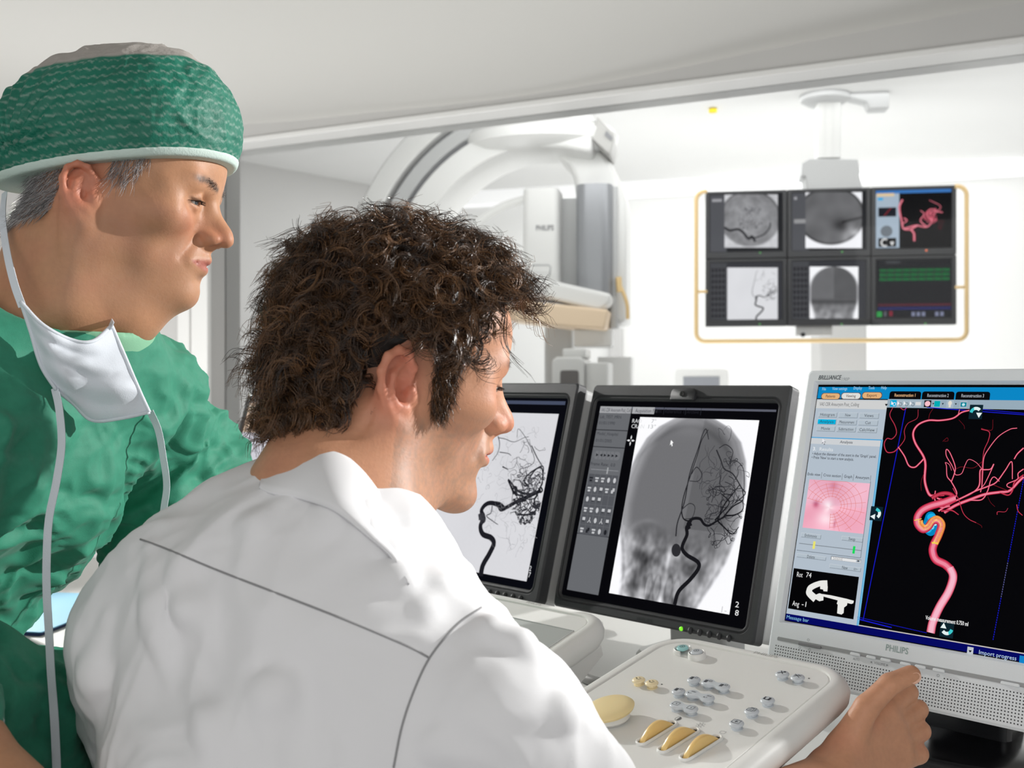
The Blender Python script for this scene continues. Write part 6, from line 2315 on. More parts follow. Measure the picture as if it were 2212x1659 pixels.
def head_sdf(p):
    """head around the ear canals: x forward, y left, z up (metres)"""
    g = SDF()
    g.ell((-0.006, 0, 0.050), (0.098, 0.076, 0.083), 0.01)
    g.ell((0.036, 0, 0.058), (0.058, 0.064, 0.056), 0.03)
    g.ell((0.040, 0, -0.008), (0.047, 0.056, 0.066), 0.03)
    for s in (-1, 1):
        g.cone((0.004, 0.050 * s, -0.046), (0.070, 0.016 * s, -0.080 + p.get('chinz', 0)), 0.017, 0.013, 0.03)
        g.cone((0.002, 0.054 * s, -0.005), (0.004, 0.050 * s, -0.048), 0.017, 0.017, 0.02)
        g.ell((0.030, 0.048 * s, -0.030), (0.030, 0.016, 0.030), 0.02)
        g.ell((0.060, 0.043 * s, -0.006), (0.022, 0.019, 0.015), 0.022)
        g.ell((0.030, 0.056 * s, 0.000), (0.040, 0.012, 0.016), 0.03)
    g.ell((0.040, 0, -0.060), (0.045, 0.040, 0.026), 0.02)
    g.ell((0.079 + p.get('chin', 0), 0, -0.082 + p.get('chinz', 0)), (0.018, 0.021, 0.016), 0.018)
    g.ell((0.072, 0, -0.042), (0.029, 0.029, 0.028), 0.02)
    # brow, sockets
    for s in (-1, 1):
        g.ell((0.093, 0.031 * s, 0.016), (0.013, 0.019, 0.011), 0.014, 's')
        g.cone((0.087, 0.010 * s, 0.036), (0.078, 0.043 * s, 0.037), 0.0075, 0.0065, 0.012)
        g.cone((0.078, 0.043 * s, 0.037), (0.062, 0.054 * s, 0.024), 0.0065, 0.007, 0.020)
        g.ell((0.0755, 0.0315 * s, 0.0175), 0.0140, 0.005)
        # lids
        g.cone((0.0865, 0.020 * s, 0.0175), (0.0885, 0.032 * s, 0.0225), 0.0024, 0.0026, 0.003)
        g.cone((0.0885, 0.032 * s, 0.0225), (0.0795, 0.045 * s, 0.0165), 0.0026, 0.0020, 0.003)
        g.cone((0.0865, 0.020 * s, 0.0130), (0.0870, 0.033 * s, 0.0095), 0.0018, 0.0020, 0.004)
        g.cone((0.0870, 0.033 * s, 0.0095), (0.0795, 0.045 * s, 0.0135), 0.0020, 0.0018, 0.004)
        op = p.get('eye_open', 0.0030)
        g.ell((0.0880, 0.0330 * s, 0.0152), (0.0085, 0.0140, op), 0.0010, 's')
        # bag under the eye
        g.cone((0.083, 0.022 * s, 0.004), (0.074, 0.044 * s, 0.005), 0.0035, 0.0035, 0.009)
    # nose
    nz = p.get('nose', 0.0)
    g.cone((0.086, 0, 0.034), (0.093, 0, 0.016), 0.0080, 0.0075, 0.012)
    g.cone((0.093, 0, 0.016), (0.110 + nz, 0, -0.006), 0.0075, 0.0090, 0.008)
    g.cone((0.083, 0, 0.020), (0.093, 0, -0.012), 0.0110, 0.0150, 0.012)
    g.ell((0.1140 + nz, 0, -0.0135), (0.0092, 0.0090, 0.0088), 0.006)
    for s in (-1, 1):
        g.ell((0.1005 + nz * .6, 0.0118 * s, -0.0168), (0.0115, 0.0058, 0.0074), 0.006)
        g.ell((0.107 + nz * .8, 0.0062 * s, -0.0245), (0.0062, 0.0034, 0.0045), 0.002, 's')
    g.cone((0.107, 0, -0.020), (0.098, 0, -0.030), 0.0050, 0.0050, 0.006)
    # mouth
    m = p.get('lips', 1.0)
    for s in (-1, 1):
        g.cone((0.1015, 0.002 * s, -0.0395), (0.0900, 0.0225 * s, -0.0460), 0.0056 * m, 0.0030, 0.006)
        g.cone((0.0985, 0.002 * s, -0.0520), (0.0895, 0.0200 * s, -0.0480), 0.0066 * m, 0.0034, 0.006)
        g.cone((0.1000, 0.0, -0.0456), (0.0925, 0.0245 * s, -0.0470), 0.0011, 0.0012, 0.0025, 's') if False else None
        g.cone((0.092, 0.019 * s, -0.020), (0.083, 0.033 * s, -0.046), 0.0014, 0.0014, 0.010, 's')
    g.ell((0.1010, 0, -0.0458), (0.0140, 0.0250, 0.0011), 0.0020, 's')
    g.ell((0.1040, 0, -0.0640), (0.0075, 0.0180, 0.0035), 0.010, 's')
    # ears
    es = p.get('ear', 1.0)
    for s in (-1, 1):
        o = V(-0.004, p.get('eary', 0.0775) * s, p.get('earz', 0.001))
        # ear axes: up tilted back, outwards, along the plate backwards
        up = nrm(V(-0.22, 0.14 * s, 1.0))
        bk = nrm(V(-0.92, p.get('eartilt', 0.32) * s, -0.10))
        nn = np.cross(bk, up) * (1 if s < 0 else -1)
        nn = nn if nn[1] * s > 0 else -nn
        bk = np.cross(up, nn)
        bk = bk if bk[0] < 0 else -bk
        E = lambda a, b, c: o + (bk * a + up * b + nn * c) * es
        R = np.stack([bk, up, nn], 1)
        g.ell(E(0.012, 0.002, -0.001), (0.017 * es, 0.029 * es, 0.0050 * es), 0.004, 'u', R)
        g.ell(E(0.009, -0.023, 0.002), (0.0100 * es, 0.0125 * es, 0.0048 * es), 0.004, 'u', R)
        rim = [E(0.002, 0.006, 0.001), E(-0.003, 0.018, 0.003), E(0.004, 0.030, 0.005), E(0.014, 0.0335, 0.006), E(0.024, 0.029, 0.0065), E(0.0295, 0.018, 0.0065), E(0.0290, 0.004, 0.006), E(0.0235, -0.010, 0.005), E(0.0165, -0.021, 0.004), E(0.010, -0.029, 0.003)]
        g.chain(rim, [0.0026 * es, .003 * es, .0034 * es, .0035 * es, .0036 * es, .0036 * es, .0034 * es, .0032 * es, .0034 * es, .0042 * es], 0.0035)
        g.ell(E(0.016, 0.013, 0.006), (0.0100 * es, 0.0150 * es, 0.0036 * es), 0.003, 's', R)
        g.chain([E(0.008, 0.022, 0.003), E(0.0175, 0.014, 0.0045), E(0.0200, 0.002, 0.005), E(0.0150, -0.010, 0.005), E(0.007, -0.0135, 0.005)], [.0022 * es, .0030 * es, .0030 * es, .0028 * es, .0030 * es], 0.0030)
        g.ell(E(0.0085, -0.001, 0.004), (0.0085 * es, 0.0110 * es, 0.0066 * es), 0.003, 's', R)
        g.ell(E(0.0055, -0.003, -0.002), (0.0042 * es, 0.0055 * es, 0.0070 * es), 0.002, 's', R)
        g.cone(E(-0.0015, -0.008, 0.003), E(-0.0005, 0.000, 0.0045), 0.0036 * es, 0.0034 * es, 0.003)
    return g


def rot_head(yaw, pitch, roll=0.0):
    """world axes of a head: forward turned by yaw from +X, pitched down"""
    cy_, sy_ = math.cos(math.radians(yaw)), math.sin(math.radians(yaw))
    cp, sp = math.cos(math.radians(pitch)), math.sin(math.radians(pitch))
    f = V(cy_ * cp, sy_ * cp, -sp)
    l = V(-sy_, cy_, 0)
    u = np.cross(f, l)
    r_ = math.radians(roll)
    l2 = l * math.cos(r_) + u * math.sin(r_)
    u2 = np.cross(f, l2)
    return np.stack([f, l2, u2], 1)


def place(R, t):
    M = np.eye(4)
    M[:3, :3] = R
    M[:3, 3] = t
    return M


def sdf_obj(name, g, lo, hi, h, m, parent, colfn=None, smooth_it=1, post=None, label=None):
    v, q = g.mesh(lo, hi, h)
    v = relax(v, q, smooth_it, 0.45)
    if post is not None:
        v = post(v, q)
    cols = colfn(v) if colfn is not None else None
    me = np_mesh(name, v, q, cols)
    if name == 'body':      # close pin holes
        bm = bmesh.new()
        bm.from_mesh(me)
        bmesh.ops.holes_fill(bm, edges=[e for e in bm.edges if len(e.link_faces) == 1], sides=24)
        for f_ in bm.faces:
            f_.smooth = True
        bm.to_mesh(me)
        bm.free()
    o = link(name, me, m, parent, label=label)
    return o


def mixc(base, col, w):
    return base * (1 - w[:, None]) + np.asarray(col)[None, :] * w[:, None]


def blob(p, c, r):
    r = np.asarray(r if hasattr(r, '__len__') else [r] * 3, float)
    return np.exp(-(((p - np.asarray(c)) / r) ** 2).sum(1))


def skin_cols(v, Mh, base, p):
    """natural skin colour: lips, ears, nose redder; stubble and brows where they grow"""
    R, t = Mh[:3, :3], Mh[:3, 3]
    q = (v - t) @ R
    sc_ = p.get('scale', 1.0)
    q = q / sc_
    n = len(v)
    c = np.tile(np.asarray(base, float), (n, 1))
    qs = q.copy()
    qs[:, 1] = np.abs(qs[:, 1])
    n1 = pnoise(v * 55)
    n2 = pnoise(v * 240 + 9)
    c = c * (1 + 0.10 * n1 + 0.10 * n2)[:, None]
    c = mixc(c, lin((196, 120, 100)), np.clip(0.5 * pnoise(v * 28 + 3), 0, 0.3))
    red = lin((196, 96, 84))
    c = mixc(c, red, 0.35 * blob(qs, (0.112, 0.004, -0.014), (0.014, 0.016, 0.012)))
    c = mixc(c, red, 0.32 * blob(qs, (0.070, 0.040, -0.008), (0.03, 0.02, 0.018)))
    ear = blob(qs, (-0.018, 0.088, 0.008), (0.026, 0.020, 0.040))
    c = mixc(c, lin((206, 112, 94)), np.clip(0.6 * ear * 1.3, 0, 0.5))
    lip = np.exp(-((qs[:, 2] + 0.0462) / (0.0072 * np.clip(1 - (qs[:, 1] / 0.027) ** 2, 0.02, 1))) ** 4) * (qs[:, 0] > 0.082) * (qs[:, 1] < 0.027)
    c = mixc(c, lin(p.get('lip', (176, 96, 88))), 0.8 * lip)
    # stubble
    st = sstep(0.0, 0.02, -qs[:, 2] - 0.012 + 0.25 * np.clip(qs[:, 0], 0, 0.08) - 0.004) * (qs[:, 0] > -0.01) * sstep(-0.125, -0.10, qs[:, 2])
    st = st * sstep(0.012, 0.03, np.abs(qs[:, 2] + 0.02) + (qs[:, 0] < 0.10) * 0.02)
    st = st * (1 - lip) * (1 - 0.9 * blob(qs, (0.10, 0.0, -0.018), (0.02, 0.016, 0.014)))
    c = mixc(c, lin(p.get('stub', (120, 104, 92))), np.clip(p.get('stubw', 0.35) * st * (0.75 + 1.1 * n2), 0, 0.8))
    lash = np.exp(-((qs[:, 2] - 0.0152 - 0.0030) / 0.0016) ** 2) * sstep(0.018, 0.023, qs[:, 1]) * (1 - sstep(0.044, 0.050, qs[:, 1])) * (qs[:, 0] > 0.074)
    c = mixc(c, lin((60, 40, 34)), 0.75 * lash)
    # eyebrows
    by = qs[:, 1]
    bz = 0.0375 + 0.004 * np.sin(np.clip((by - 0.012) / 0.034, 0, 1) * 2.6)
    br = np.exp(-((qs[:, 2] - bz) / 0.0038) ** 2) * sstep(0.006, 0.012, by) * (1 - sstep(0.046, 0.058, by)) * (qs[:, 0] > 0.05)
    c = mixc(c, lin(p.get('brow', (70, 50, 40))), np.clip(br * (1.0 + 0.9 * pnoise(v * 500)), 0, 0.92))
    return np.clip(c, 0.005, 1)


def eyes(parent, Mh, sc=1.0, iris=(70, 96, 110)):
    R, t = Mh[:3, :3], Mh[:3, 3]
    for s in (-1, 1):
        c = t + R @ (V(0.0755, 0.0315 * s, 0.0165) * sc)
        F_ = Frame(c, R[:, 1], R[:, 2], R[:, 0])
        mb = MB()
        r = 0.0128 * sc
        prof, mi = [], []
        N_ = 18
        L = []
        for k in range(N_ + 1):
            a = math.pi * k / N_
            L.append([(r * math.sin(a) * math.cos(2 * math.pi * j / 24), r * math.sin(a) * math.sin(2 * math.pi * j / 24) - 0.0, r * math.cos(a)) for j in range(24)])
        n0 = len(mb.f)
        mb.loft(L, cap=False)
        for i in range(len(mb.f)):
            ring = i // 24
            ang = 180 / N_ * (ring + 0.5)
            mb.m[i] = 2 if ang < 11 else (1 if ang < 28 else 0)
        mb.build('eyeball', [mat('eye_white', srgb((186, 176, 168)), 0.15), mat('iris', srgb(iris), 0.15), M_BLACK], parent, matrix=F_.matrix(), smooth=True)


SKIN_R = (1.0, (0.012, 0.005, 0.0025), 0.35)
M_SKIN = attr_mat('skin', rough=0.5, bump=[(420, 0.18, 0.0012), (1500, 0.15, 0.0006)], spec=0.4, sss=(0.12, (0.010, 0.004, 0.002), 1.0))


def strands(name, roots, dirs, length, r, m, parent, rng, curl=0.006, turns=1.5, seg=12, grav=0.3, lift=0.5, cols=None, clump=None, label=None):
    """hair strands as thin three-sided tubes; curl radius (m) and turns along each strand"""
    n = len(roots)
    L = length if hasattr(length, '__len__') else np.full(n, length)
    L = np.asarray(L)
    t = np.linspace(0, 1, seg)
    d = dirs / np.linalg.norm(dirs, axis=1)[:, None]
    ref = rng.normal(size=(n, 3))
    a = np.cross(d, ref)
    a /= np.linalg.norm(a, axis=1)[:, None]
    b = np.cross(d, a)
    ph = rng.uniform(0, 2 * math.pi, n)
    tw = turns * rng.uniform(0.6, 1.4, n) * np.where(rng.uniform(size=n) < 0.5, -1, 1)
    cr = curl * rng.uniform(0.6, 1.3, n)
    P_ = np.zeros((n, seg, 3))
    for i, tt in enumerate(t):
        ang = ph + tw * 2 * math.pi * tt
        env = min(1.0, tt * 3.0)
        P_[:, i] = roots + d * (L * tt)[:, None] + (a * (np.cos(ang) - np.cos(ph) * (1 - env))[:, None] + b * (np.sin(ang) - np.sin(ph) * (1 - env))[:, None]) * (cr * env)[:, None]
        P_[:, i, 2] -= grav * (L * tt * tt)
    tan = np.gradient(P_, axis=1)
    tan /= np.linalg.norm(tan, axis=2)[:, :, None] + 1e-9
    u = np.cross(tan, ref[:, None, :])
    u /= np.linalg.norm(u, axis=2)[:, :, None] + 1e-9
    w = np.cross(tan, u)
    rad = r * (1.0 - 0.75 * t ** 2)
    vs = []
    for k in range(3):
        an = 2 * math.pi * k / 3
        vs.append(P_ + (u * math.cos(an) + w * math.sin(an)) * rad[None, :, None])
    Vv = np.stack(vs, 2).reshape(-1, 3)
    base = (np.arange(n) * seg * 3)[:, None, None]
    i = np.arange(seg - 1)[None, :, None] * 3
    k = np.arange(3)[None, None, :]
    k2 = (k + 1) % 3
    q = np.stack([base + i + k, base + i + k2, base + i + 3 + k2, base + i + 3 + k], -1).reshape(-1, 4)
    cc = None
    if cols is not None:
        cc = np.repeat(cols, seg * 3, axis=0)
    me = np_mesh(name, Vv, q, cc)
    return link(name, me, m, parent, label=label)


def hair_mat(name, rough=0.32, spec=0.6):
    m = attr_mat(name, rough=rough, spec=spec)
    return m


def face_hair(parent, Mh, sc, seed, col, rs_len=0.008):
    """eyebrow hairs and upper lashes as short strands"""
    rs_ = np.random.RandomState(seed)
    R, t = Mh[:3, :3], Mh[:3, 3]
    for s in (-1, 1):
        n = 420
        u = rs_.uniform(size=n)
        y = 0.010 + 0.040 * u
        x = np.interp(u, [0, .25, .5, .8, 1], [0.0975, 0.0960, 0.0925, 0.0830, 0.0735])
        z = 0.0372 + 0.0045 * np.sin(u * 2.4) + rs_.normal(size=n) * 0.0019 * (1.1 - 0.6 * u)
        pts = np.stack([x - 0.001, y * s, z], 1)
        d = np.stack([0.35 - 0.9 * u, s * np.ones(n), 0.45 - 0.9 * u], 1) + rs_.normal(size=(n, 3)) * 0.22
        roots = (pts * sc) @ R.T + t
        c = np.tile(np.array(col), (n, 1)) * rs_.uniform(0.6, 1.7, n)[:, None]
        strands('eyebrow', roots, d @ R.T, rs_.uniform(0.6, 1.1, n) * rs_len, 0.00022, hair_mat('face_hair'), parent, rs_, curl=0.0006, turns=0.3, seg=5, grav=0.05, cols=c)
        n = 60
        u = np.linspace(0, 1, n)
        y = 0.0215 + 0.0245 * u
        x = np.interp(u, [0, .4, .75, 1], [0.0885, 0.0905, 0.0865, 0.0800])
        z = np.interp(u, [0, .4, 1], [0.0165, 0.0190, 0.0150])
        d = np.stack([np.full(n, 0.9), s * (u - 0.3), np.full(n, -0.25)], 1) + rs_.normal(size=(n, 3)) * 0.08
        roots = (np.stack([x, y * s, z], 1) * sc) @ R.T + t
        strands('eyelashes', roots, d @ R.T, rs_.uniform(0.0045, 0.0065, n), 0.00020, hair_mat('face_hair'), parent, rs_, curl=0.0004, turns=0.3, seg=5, grav=-0.1, cols=np.tile(np.array(lin((30, 22, 20))), (n, 1)))
from mathutils.bvhtree import BVHTree


def bvh_of(o):
    me = o.data
    w = Matrix.Identity(4)
    q = o
    while q is not None:
        w = q.matrix_basis @ w
        q = q.parent
    vs = np.empty(len(me.vertices) * 3)
    me.vertices.foreach_get('co', vs)
    vs = vs.reshape(-1, 3) + np.array(w.translation)
    ps = np.empty(len(me.loops), dtype=np.int32)
    me.loops.foreach_get('vertex_index', ps)
    return BVHTree.FromPolygons([tuple(p) for p in vs], [tuple(p) for p in ps.reshape(-1, 4).tolist()])


def hit(bv, px, py, default=1.0):
    """depth where the sight line of a pixel meets the finished surface"""
    d = Vector(((px - CX) / FPX, 1, -(py - CY) / FPX))
    r = bv.ray_cast(Vector((0, 0, CAMZ)) + d * 0.3, d.normalized(), 4.0)
    return r[0].y if r[0] is not None else default


def ribbon(pts3, w, th, up=(0, -1, 0), mb=None):
    mb = mb or MB()
    q = catmull(pts3, 8)
    Ls = []
    for i, p in enumerate(q):
        t = nrm(q[min(i + 1, len(q) - 1)] - q[max(i - 1, 0)])
        n = np.asarray(up, float)
        n = nrm(n - t * (n @ t))
        b = np.cross(t, n)
        ww = w[min(int(i / 8), len(w) - 1)] if hasattr(w, '__len__') else w
        Ls.append([p + b * ww / 2 - n * th / 2, p + b * ww / 2 + n * th / 2, p - b * ww / 2 + n * th / 2, p - b * ww / 2 - n * th / 2])
    mb.loft(Ls, cap=True)
    return mb


# ------------------------------------------------------------------ standing man in green
SG = 0.955
RG = rot_head(1, 12, -3)
TG = P(268, 446, 1.125)
MG = place(RG, TG)
gp = dict(eye_open=0.0016, lips=0.86, nose=0.0035, ear=0.98, earz=-0.008, stubw=0.12, stub=(150, 132, 120), brow=(92, 76, 66), lip=(170, 92, 86), chin=0.004, scale=SG)
man1 = thing('person', 'man in green surgical gown and patterned green cap, leaning in at the left', 'person', (TG[0], TG[1], 0))
HG = head_sdf(gp)
G = SDF()
G.merge(HG, MG, SG)
hw = lambda x, y, z: TG + RG @ (V(x, y, z) * SG)
nb = P(75, 740, 1.13)        # base of the neck
G.chain([hw(-0.025, 0, -0.010), hw(-0.035, 0, -0.06), nb], [0.060, 0.062, 0.076], 0.03)
G.chain([hw(0.045, 0, -0.060), P(262, 668, 1.11), P(175, 700, 1.11)], [0.034, 0.036, 0.050], 0.03)
G.chain([hw(-0.020, -0.045, -0.030), P(150, 660, 1.07)], [0.022, 0.022], 0.04)
# shoulders, torso, arms (mostly under the gown)
shN, shF = V(-0.60, 0.93, 1.18 - 0.06), V(-0.455, 1.30, 1.18 - 0.045)
pel = V(-0.92, 1.16, 0.72)
G.chain([nb, (nb + shN) / 2 + V(0, 0, 0.01), shN], [0.06, 0.055, 0.052], 0.04)
G.chain([nb, (nb + shF) / 2 + V(0, 0, 0.01), shF], [0.06, 0.055, 0.052], 0.04)
G.ell((-0.61, 1.12, 1.06), (0.115, 0.16, 0.13), 0.06)
G.chain([V(-0.63, 1.12, 1.02), V(-0.72, 1.13, 0.88), pel], [0.11, 0.11, 0.13], 0.05)
elF, wrF = V(-0.395, 1.40, 0.93), V(-0.20, 1.50, 0.795)
G.chain([shF, elF, wrF, wrF + V(0.08, 0.03, -0.010)], [0.048, 0.040, 0.027, 0.02], 0.02)
elN = P(-330, 1480, 0.86)
wrN = P(-85, 1612, 0.80)
G.chain([shN, elN, wrN], [0.048, 0.040, 0.029], 0.02)
# near hand reaching down past the lower left corner
hN = nrm(P(75, 1800, 0.78) - wrN)
side = nrm(np.cross(hN, V(0, 1, 0)))
pk_ = wrN + hN * 0.055
G.cone(wrN, pk_, 0.027, 0.032, 0.015)
for i, (off, ln) in enumerate(((-0.026, 0.070), (-0.009, 0.078), (0.009, 0.072), (0.026, 0.058))):
    s0 = pk_ + hN * 0.012 + side * off
    s1 = s0 + hN * ln * 0.5 + V(0, -0.006, 0)
    s2 = s1 + nrm(hN + V(0, 0.9, -0.2)) * ln * 0.5
    G.chain([s0, s1, s2], [0.0098, 0.0088, 0.0075], 0.004)
t0g = wrN + hN * 0.015 - side * 0.024
G.chain([t0g, t0g + nrm(hN - side * 0.8) * 0.035, t0g + nrm(hN - side * 0.4) * 0.062], [0.013, 0.0105, 0.0085], 0.006)
SK1 = srgb((190, 140, 106))
body1 = sdf_obj('body', G, (-1.15, 0.62, 0.55), (-0.02, 1.70, 1.54), 0.0022, M_SKIN, man1, lambda v: skin_cols(v, MG, SK1, gp), 1)
eyes(man1, MG, SG, (74, 80, 84))
face_hair(man1, MG, SG, 5, lin((92, 80, 74)), 0.009)
# --- gown
GW = SDF()
GW.chain([P(150, 740, 1.12), P(60, 800, 1.13)], [0.082, 0.100], 0.03)
GW.chain([nb + V(-0.01, 0, -0.02), (nb + shN) / 2 + V(0, 0, -0.005), shN + V(0, 0, -0.005)], [0.085, 0.080, 0.075], 0.05)
GW.chain([nb + V(0.05, 0.03, -0.045), (nb + shF) / 2 + V(0.035, 0, -0.022), shF + V(0, 0, -0.015)], [0.075, 0.070, 0.072], 0.04)
GW.ell((-0.575, 1.10, 1.09), (0.150, 0.19, 0.11), 0.05)
GW.chain([V(-0.615, 1.12, 1.05), V(-0.690, 1.12, 0.95), V(-0.78, 1.13, 0.86), V(-0.88, 1.14, 0.70), V(-0.95, 1.16, 0.40)], [0.142, 0.130, 0.130, 0.15, 0.20], 0.05)
# far sleeve, wide
GW.chain([shF + V(0.0, 0, -0.01), V(-0.425, 1.325, 1.045), V(-0.405, 1.35, 0.985), elF + V(0.01, 0, 0), wrF], [0.072, 0.088, 0.094, 0.075, 0.038], 0.03)
# near sleeve comes down outside the frame at the left
GW.chain([shN, (shN + elN) / 2, elN, wrN - hN * 0.035], [0.07, 0.075, 0.066, 0.040], 0.03)
# skirt of the gown over the thigh at the lower left
GW.chain([P(-90, 1450, 0.98), P(-10, 1560, 0.95), P(0, 1800, 0.95)], [0.045, 0.058, 0.075], 0.04)


def cloth_post(amp, s1, s2, keep=None, seed=3.0, aniso=(1, 1, 0.75), ridge=0.3, second=0.3):
    def f(v, q):
        n = vnormals(v, q)
        w = crease(v * np.array(aniso), s1, seed, 0.75)
        w2 = crease(v * np.array([1.0, 1.0, 1.3]), s2, seed + 5, 0.6)
        d = amp * w + amp * second * w2
        if keep is not None:
            d = d * keep(v)
        return v + n * d[:, None]
    return f


# neckline: cut the gown open above the collar
GW.ell(P(175, 640, 1.10), (0.095, 0.085, 0.052), 0.006, 's')
GW.ell(P(60, 560, 1.12), (0.085, 0.10, 0.085), 0.006, 's')
M_GOWN = mat('green_gown_cloth', srgb((44, 136, 108)), 0.66, noise=(180, 0.06), bump=(1200, 0.25, 0.0008), sheen=0.1, crumple=(11, 0.55, 0.012))
gown = sdf_obj('gown', GW, (-1.20, 0.60, 0.30), (-0.02, 1.72, 1.36), 0.0040, M_GOWN, man1, None, 1,
               cloth_post(0.038, 7.0, 19.0, lambda v: 0.2 + 0.8 * sstep(0.09, 0.17, np.linalg.norm(v - P(140, 690, 1.10), axis=1)), second=0.42, aniso=(1.1, 1.0, 0.5)))
bvG = bvh_of(gown)
# inner collar, pale green, close round the neck
GC = SDF()
GC.chain([P(185, 690, 1.115), P(60, 770, 1.13)], [0.072, 0.094], 0.02)
GC.ell(P(190, 634, 1.105), (0.105, 0.095, 0.050), 0.004, 's')
GC.ell(P(70, 560, 1.12), (0.09, 0.11, 0.075), 0.004, 's')
sdf_obj('undershirt', GC, (-0.75, 0.95, 0.98), (-0.30, 1.30, 1.34), 0.0035, mat('pale_green_cloth', srgb((140, 196, 160)), 0.75, bump=(900, 0.2, 0.0008)), man1)
# white knitted cuff on the near wrist
mb = MB()
c0, c1 = wrN - hN * 0.045, wrN + hN * 0.004
mb.tube([c0, c0 + (c1 - c0) * 0.5, c1, c1 - hN * 0.004], [0.037, 0.034, 0.0335, 0.029], 28)
mb.build('cuff', mat('white_knit', srgb((232, 232, 234)), 0.85, bump=(300, 0.5, 0.002)), man1, smooth=True)

# --- cap
pf, pb_ = P(507, 354, 1.125), P(38, 404, 1.125)
dcap = nrm(pf - pb_)
ncap = nrm(np.cross(dcap, V(0, 1, 0)))
ncap = -ncap if ncap[2] < 0 else ncap          # up


def cap_sdf(inf=0.0):
    g = SDF()
    g.ell(P(296, 295, 1.125), (0.100 + inf, 0.087 + inf, 0.091 + inf), 0.02)
    g.ell(P(360, 278, 1.125), (0.070 + inf, 0.080 + inf, 0.074 + inf), 0.03)
    g.ell(P(190, 305, 1.128), (0.086 + inf, 0.084 + inf, 0.080 + inf), 0.04)
    g.ell(P(95, 330, 1.13), (0.062 + inf, 0.058 + inf, 0.045 + inf), 0.04)
    g.ell(P(38, 345, 1.12), (0.028 + inf, 0.036 + inf, 0.026 + inf), 0.02)
    g.plane(pf, -ncap, 0.003)
    return g


def cap_cols(v):
    h = (v - pf) @ ncap
    ctr_ = P(280, 300, 1.125)
    ang = np.arctan2(v[:, 1] - ctr_[1], v[:, 0] - ctr_[0])
    base = np.tile(np.array(lin((4, 112, 90))), (len(v), 1))
    ph = (h + 0.0013 * np.sin(ang * 58) + 0.002 * pnoise(v * 60)) / 0.0090
    fr_ = np.abs((ph % 1.0) - 0.5)
    line = sstep(0.34, 0.45, fr_) * np.clip(0.75 + 1.6 * pnoise(v * 260), 0, 1)
    base = mixc(base, lin((176, 190, 182)), 0.42 * line)
    base = base * (1 + 0.25 * pnoise(v * 35))[:, None]
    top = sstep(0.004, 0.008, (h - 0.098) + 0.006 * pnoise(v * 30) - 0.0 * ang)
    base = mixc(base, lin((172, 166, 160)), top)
    return np.clip(base, 0.003, 1)


def cap_post(v, q):
    n = vnormals(v, q)
    c = P(60, 350, 1.10)
    rel = v - c
    a = np.arctan2(rel[:, 2], rel[:, 0])
    near = np.exp(-(np.linalg.norm(rel, axis=1) / 0.10) ** 2)
    pl = 0.0035 * near * np.sin(a * 26 + 4 * pnoise(v * 25))
    d = 0.0050 * crease(v, 26.0, 2.0, 0.8) * sstep(0.004, 0.03, (v - pf) @ ncap) + pl * sstep(0.012, 0.03, (v - pf) @ ncap)
    return v + n * d[:, None]


M_CAP = attr_mat('green_cap_cloth', rough=0.6, bump=[(160, 0.5, 0.002), (700, 0.3, 0.0006)])
add_crumple(M_CAP, 24, 0.3, 0.004)
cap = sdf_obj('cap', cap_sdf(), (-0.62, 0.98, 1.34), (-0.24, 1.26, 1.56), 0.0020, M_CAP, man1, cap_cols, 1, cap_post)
gb = cap_sdf(0.0016)
gb.plane(pf + ncap * 0.0068, ncap, 0.002)
gb.ops[-2] = ('p', 's', 0.002, pf, 1e6, (pf - ncap * 0.0015, -ncap))
sdf_obj('cap_band', gb, (-0.62, 0.98, 1.34), (-0.24, 1.26, 1.56), 0.0018, mat('pale_band_cloth', srgb((206, 224, 216)), 0.7, bump=(500, 0.4, 0.001)), man1, lambda v: None if False else None)

# --- grey hair below the cap
rng_h = np.random.RandomState(4)


def scalp_roots(o, Mh, test, count, rs, sc=1.0):
    me = o.data
    vs = np.empty(len(me.vertices) * 3)
    me.vertices.foreach_get('co', vs)
    w = Matrix.Identity(4)
    q = o
    while q is not None:
        w = q.matrix_basis @ w
        q = q.parent
    vs = vs.reshape(-1, 3) + np.array(w.translation)
    nn = np.empty(len(me.vertices) * 3)
    me.vertex_normals.foreach_get('vector', nn)
    nn = nn.reshape(-1, 3)
    l = (vs - Mh[:3, 3]) @ Mh[:3, :3] / sc
    wgt = test(l)
    idx = np.where(rs.uniform(size=len(l)) < wgt)[0]
    idx = rs.permutation(idx)
    if len(idx) > count:
        idx = idx[:count]
    elif len(idx) < count:
        idx = idx[rs.randint(0, len(idx), count)]
    return vs[idx] + rs.normal(size=(len(idx), 3)) * 0.0006, nn[idx], l[idx]


def t_grey(l):
    ay = np.abs(l[:, 1])
    sb = (l[:, 0] > 0.006) & (l[:, 0] < 0.044 - 0.5 * np.clip(0.045 - l[:, 2], 0, 1)) & (l[:, 2] > 0.012) & (l[:, 2] < 0.07) & (ay > 0.055)
    nape = (l[:, 0] < -0.030) & (l[:, 2] > -0.028 + 0.35 * (l[:, 0] + 0.03)) & (l[:, 2] < 0.05) & ~((ay > 0.066) & (l[:, 0] > -0.040))
    return (sb | nape).astype(float)


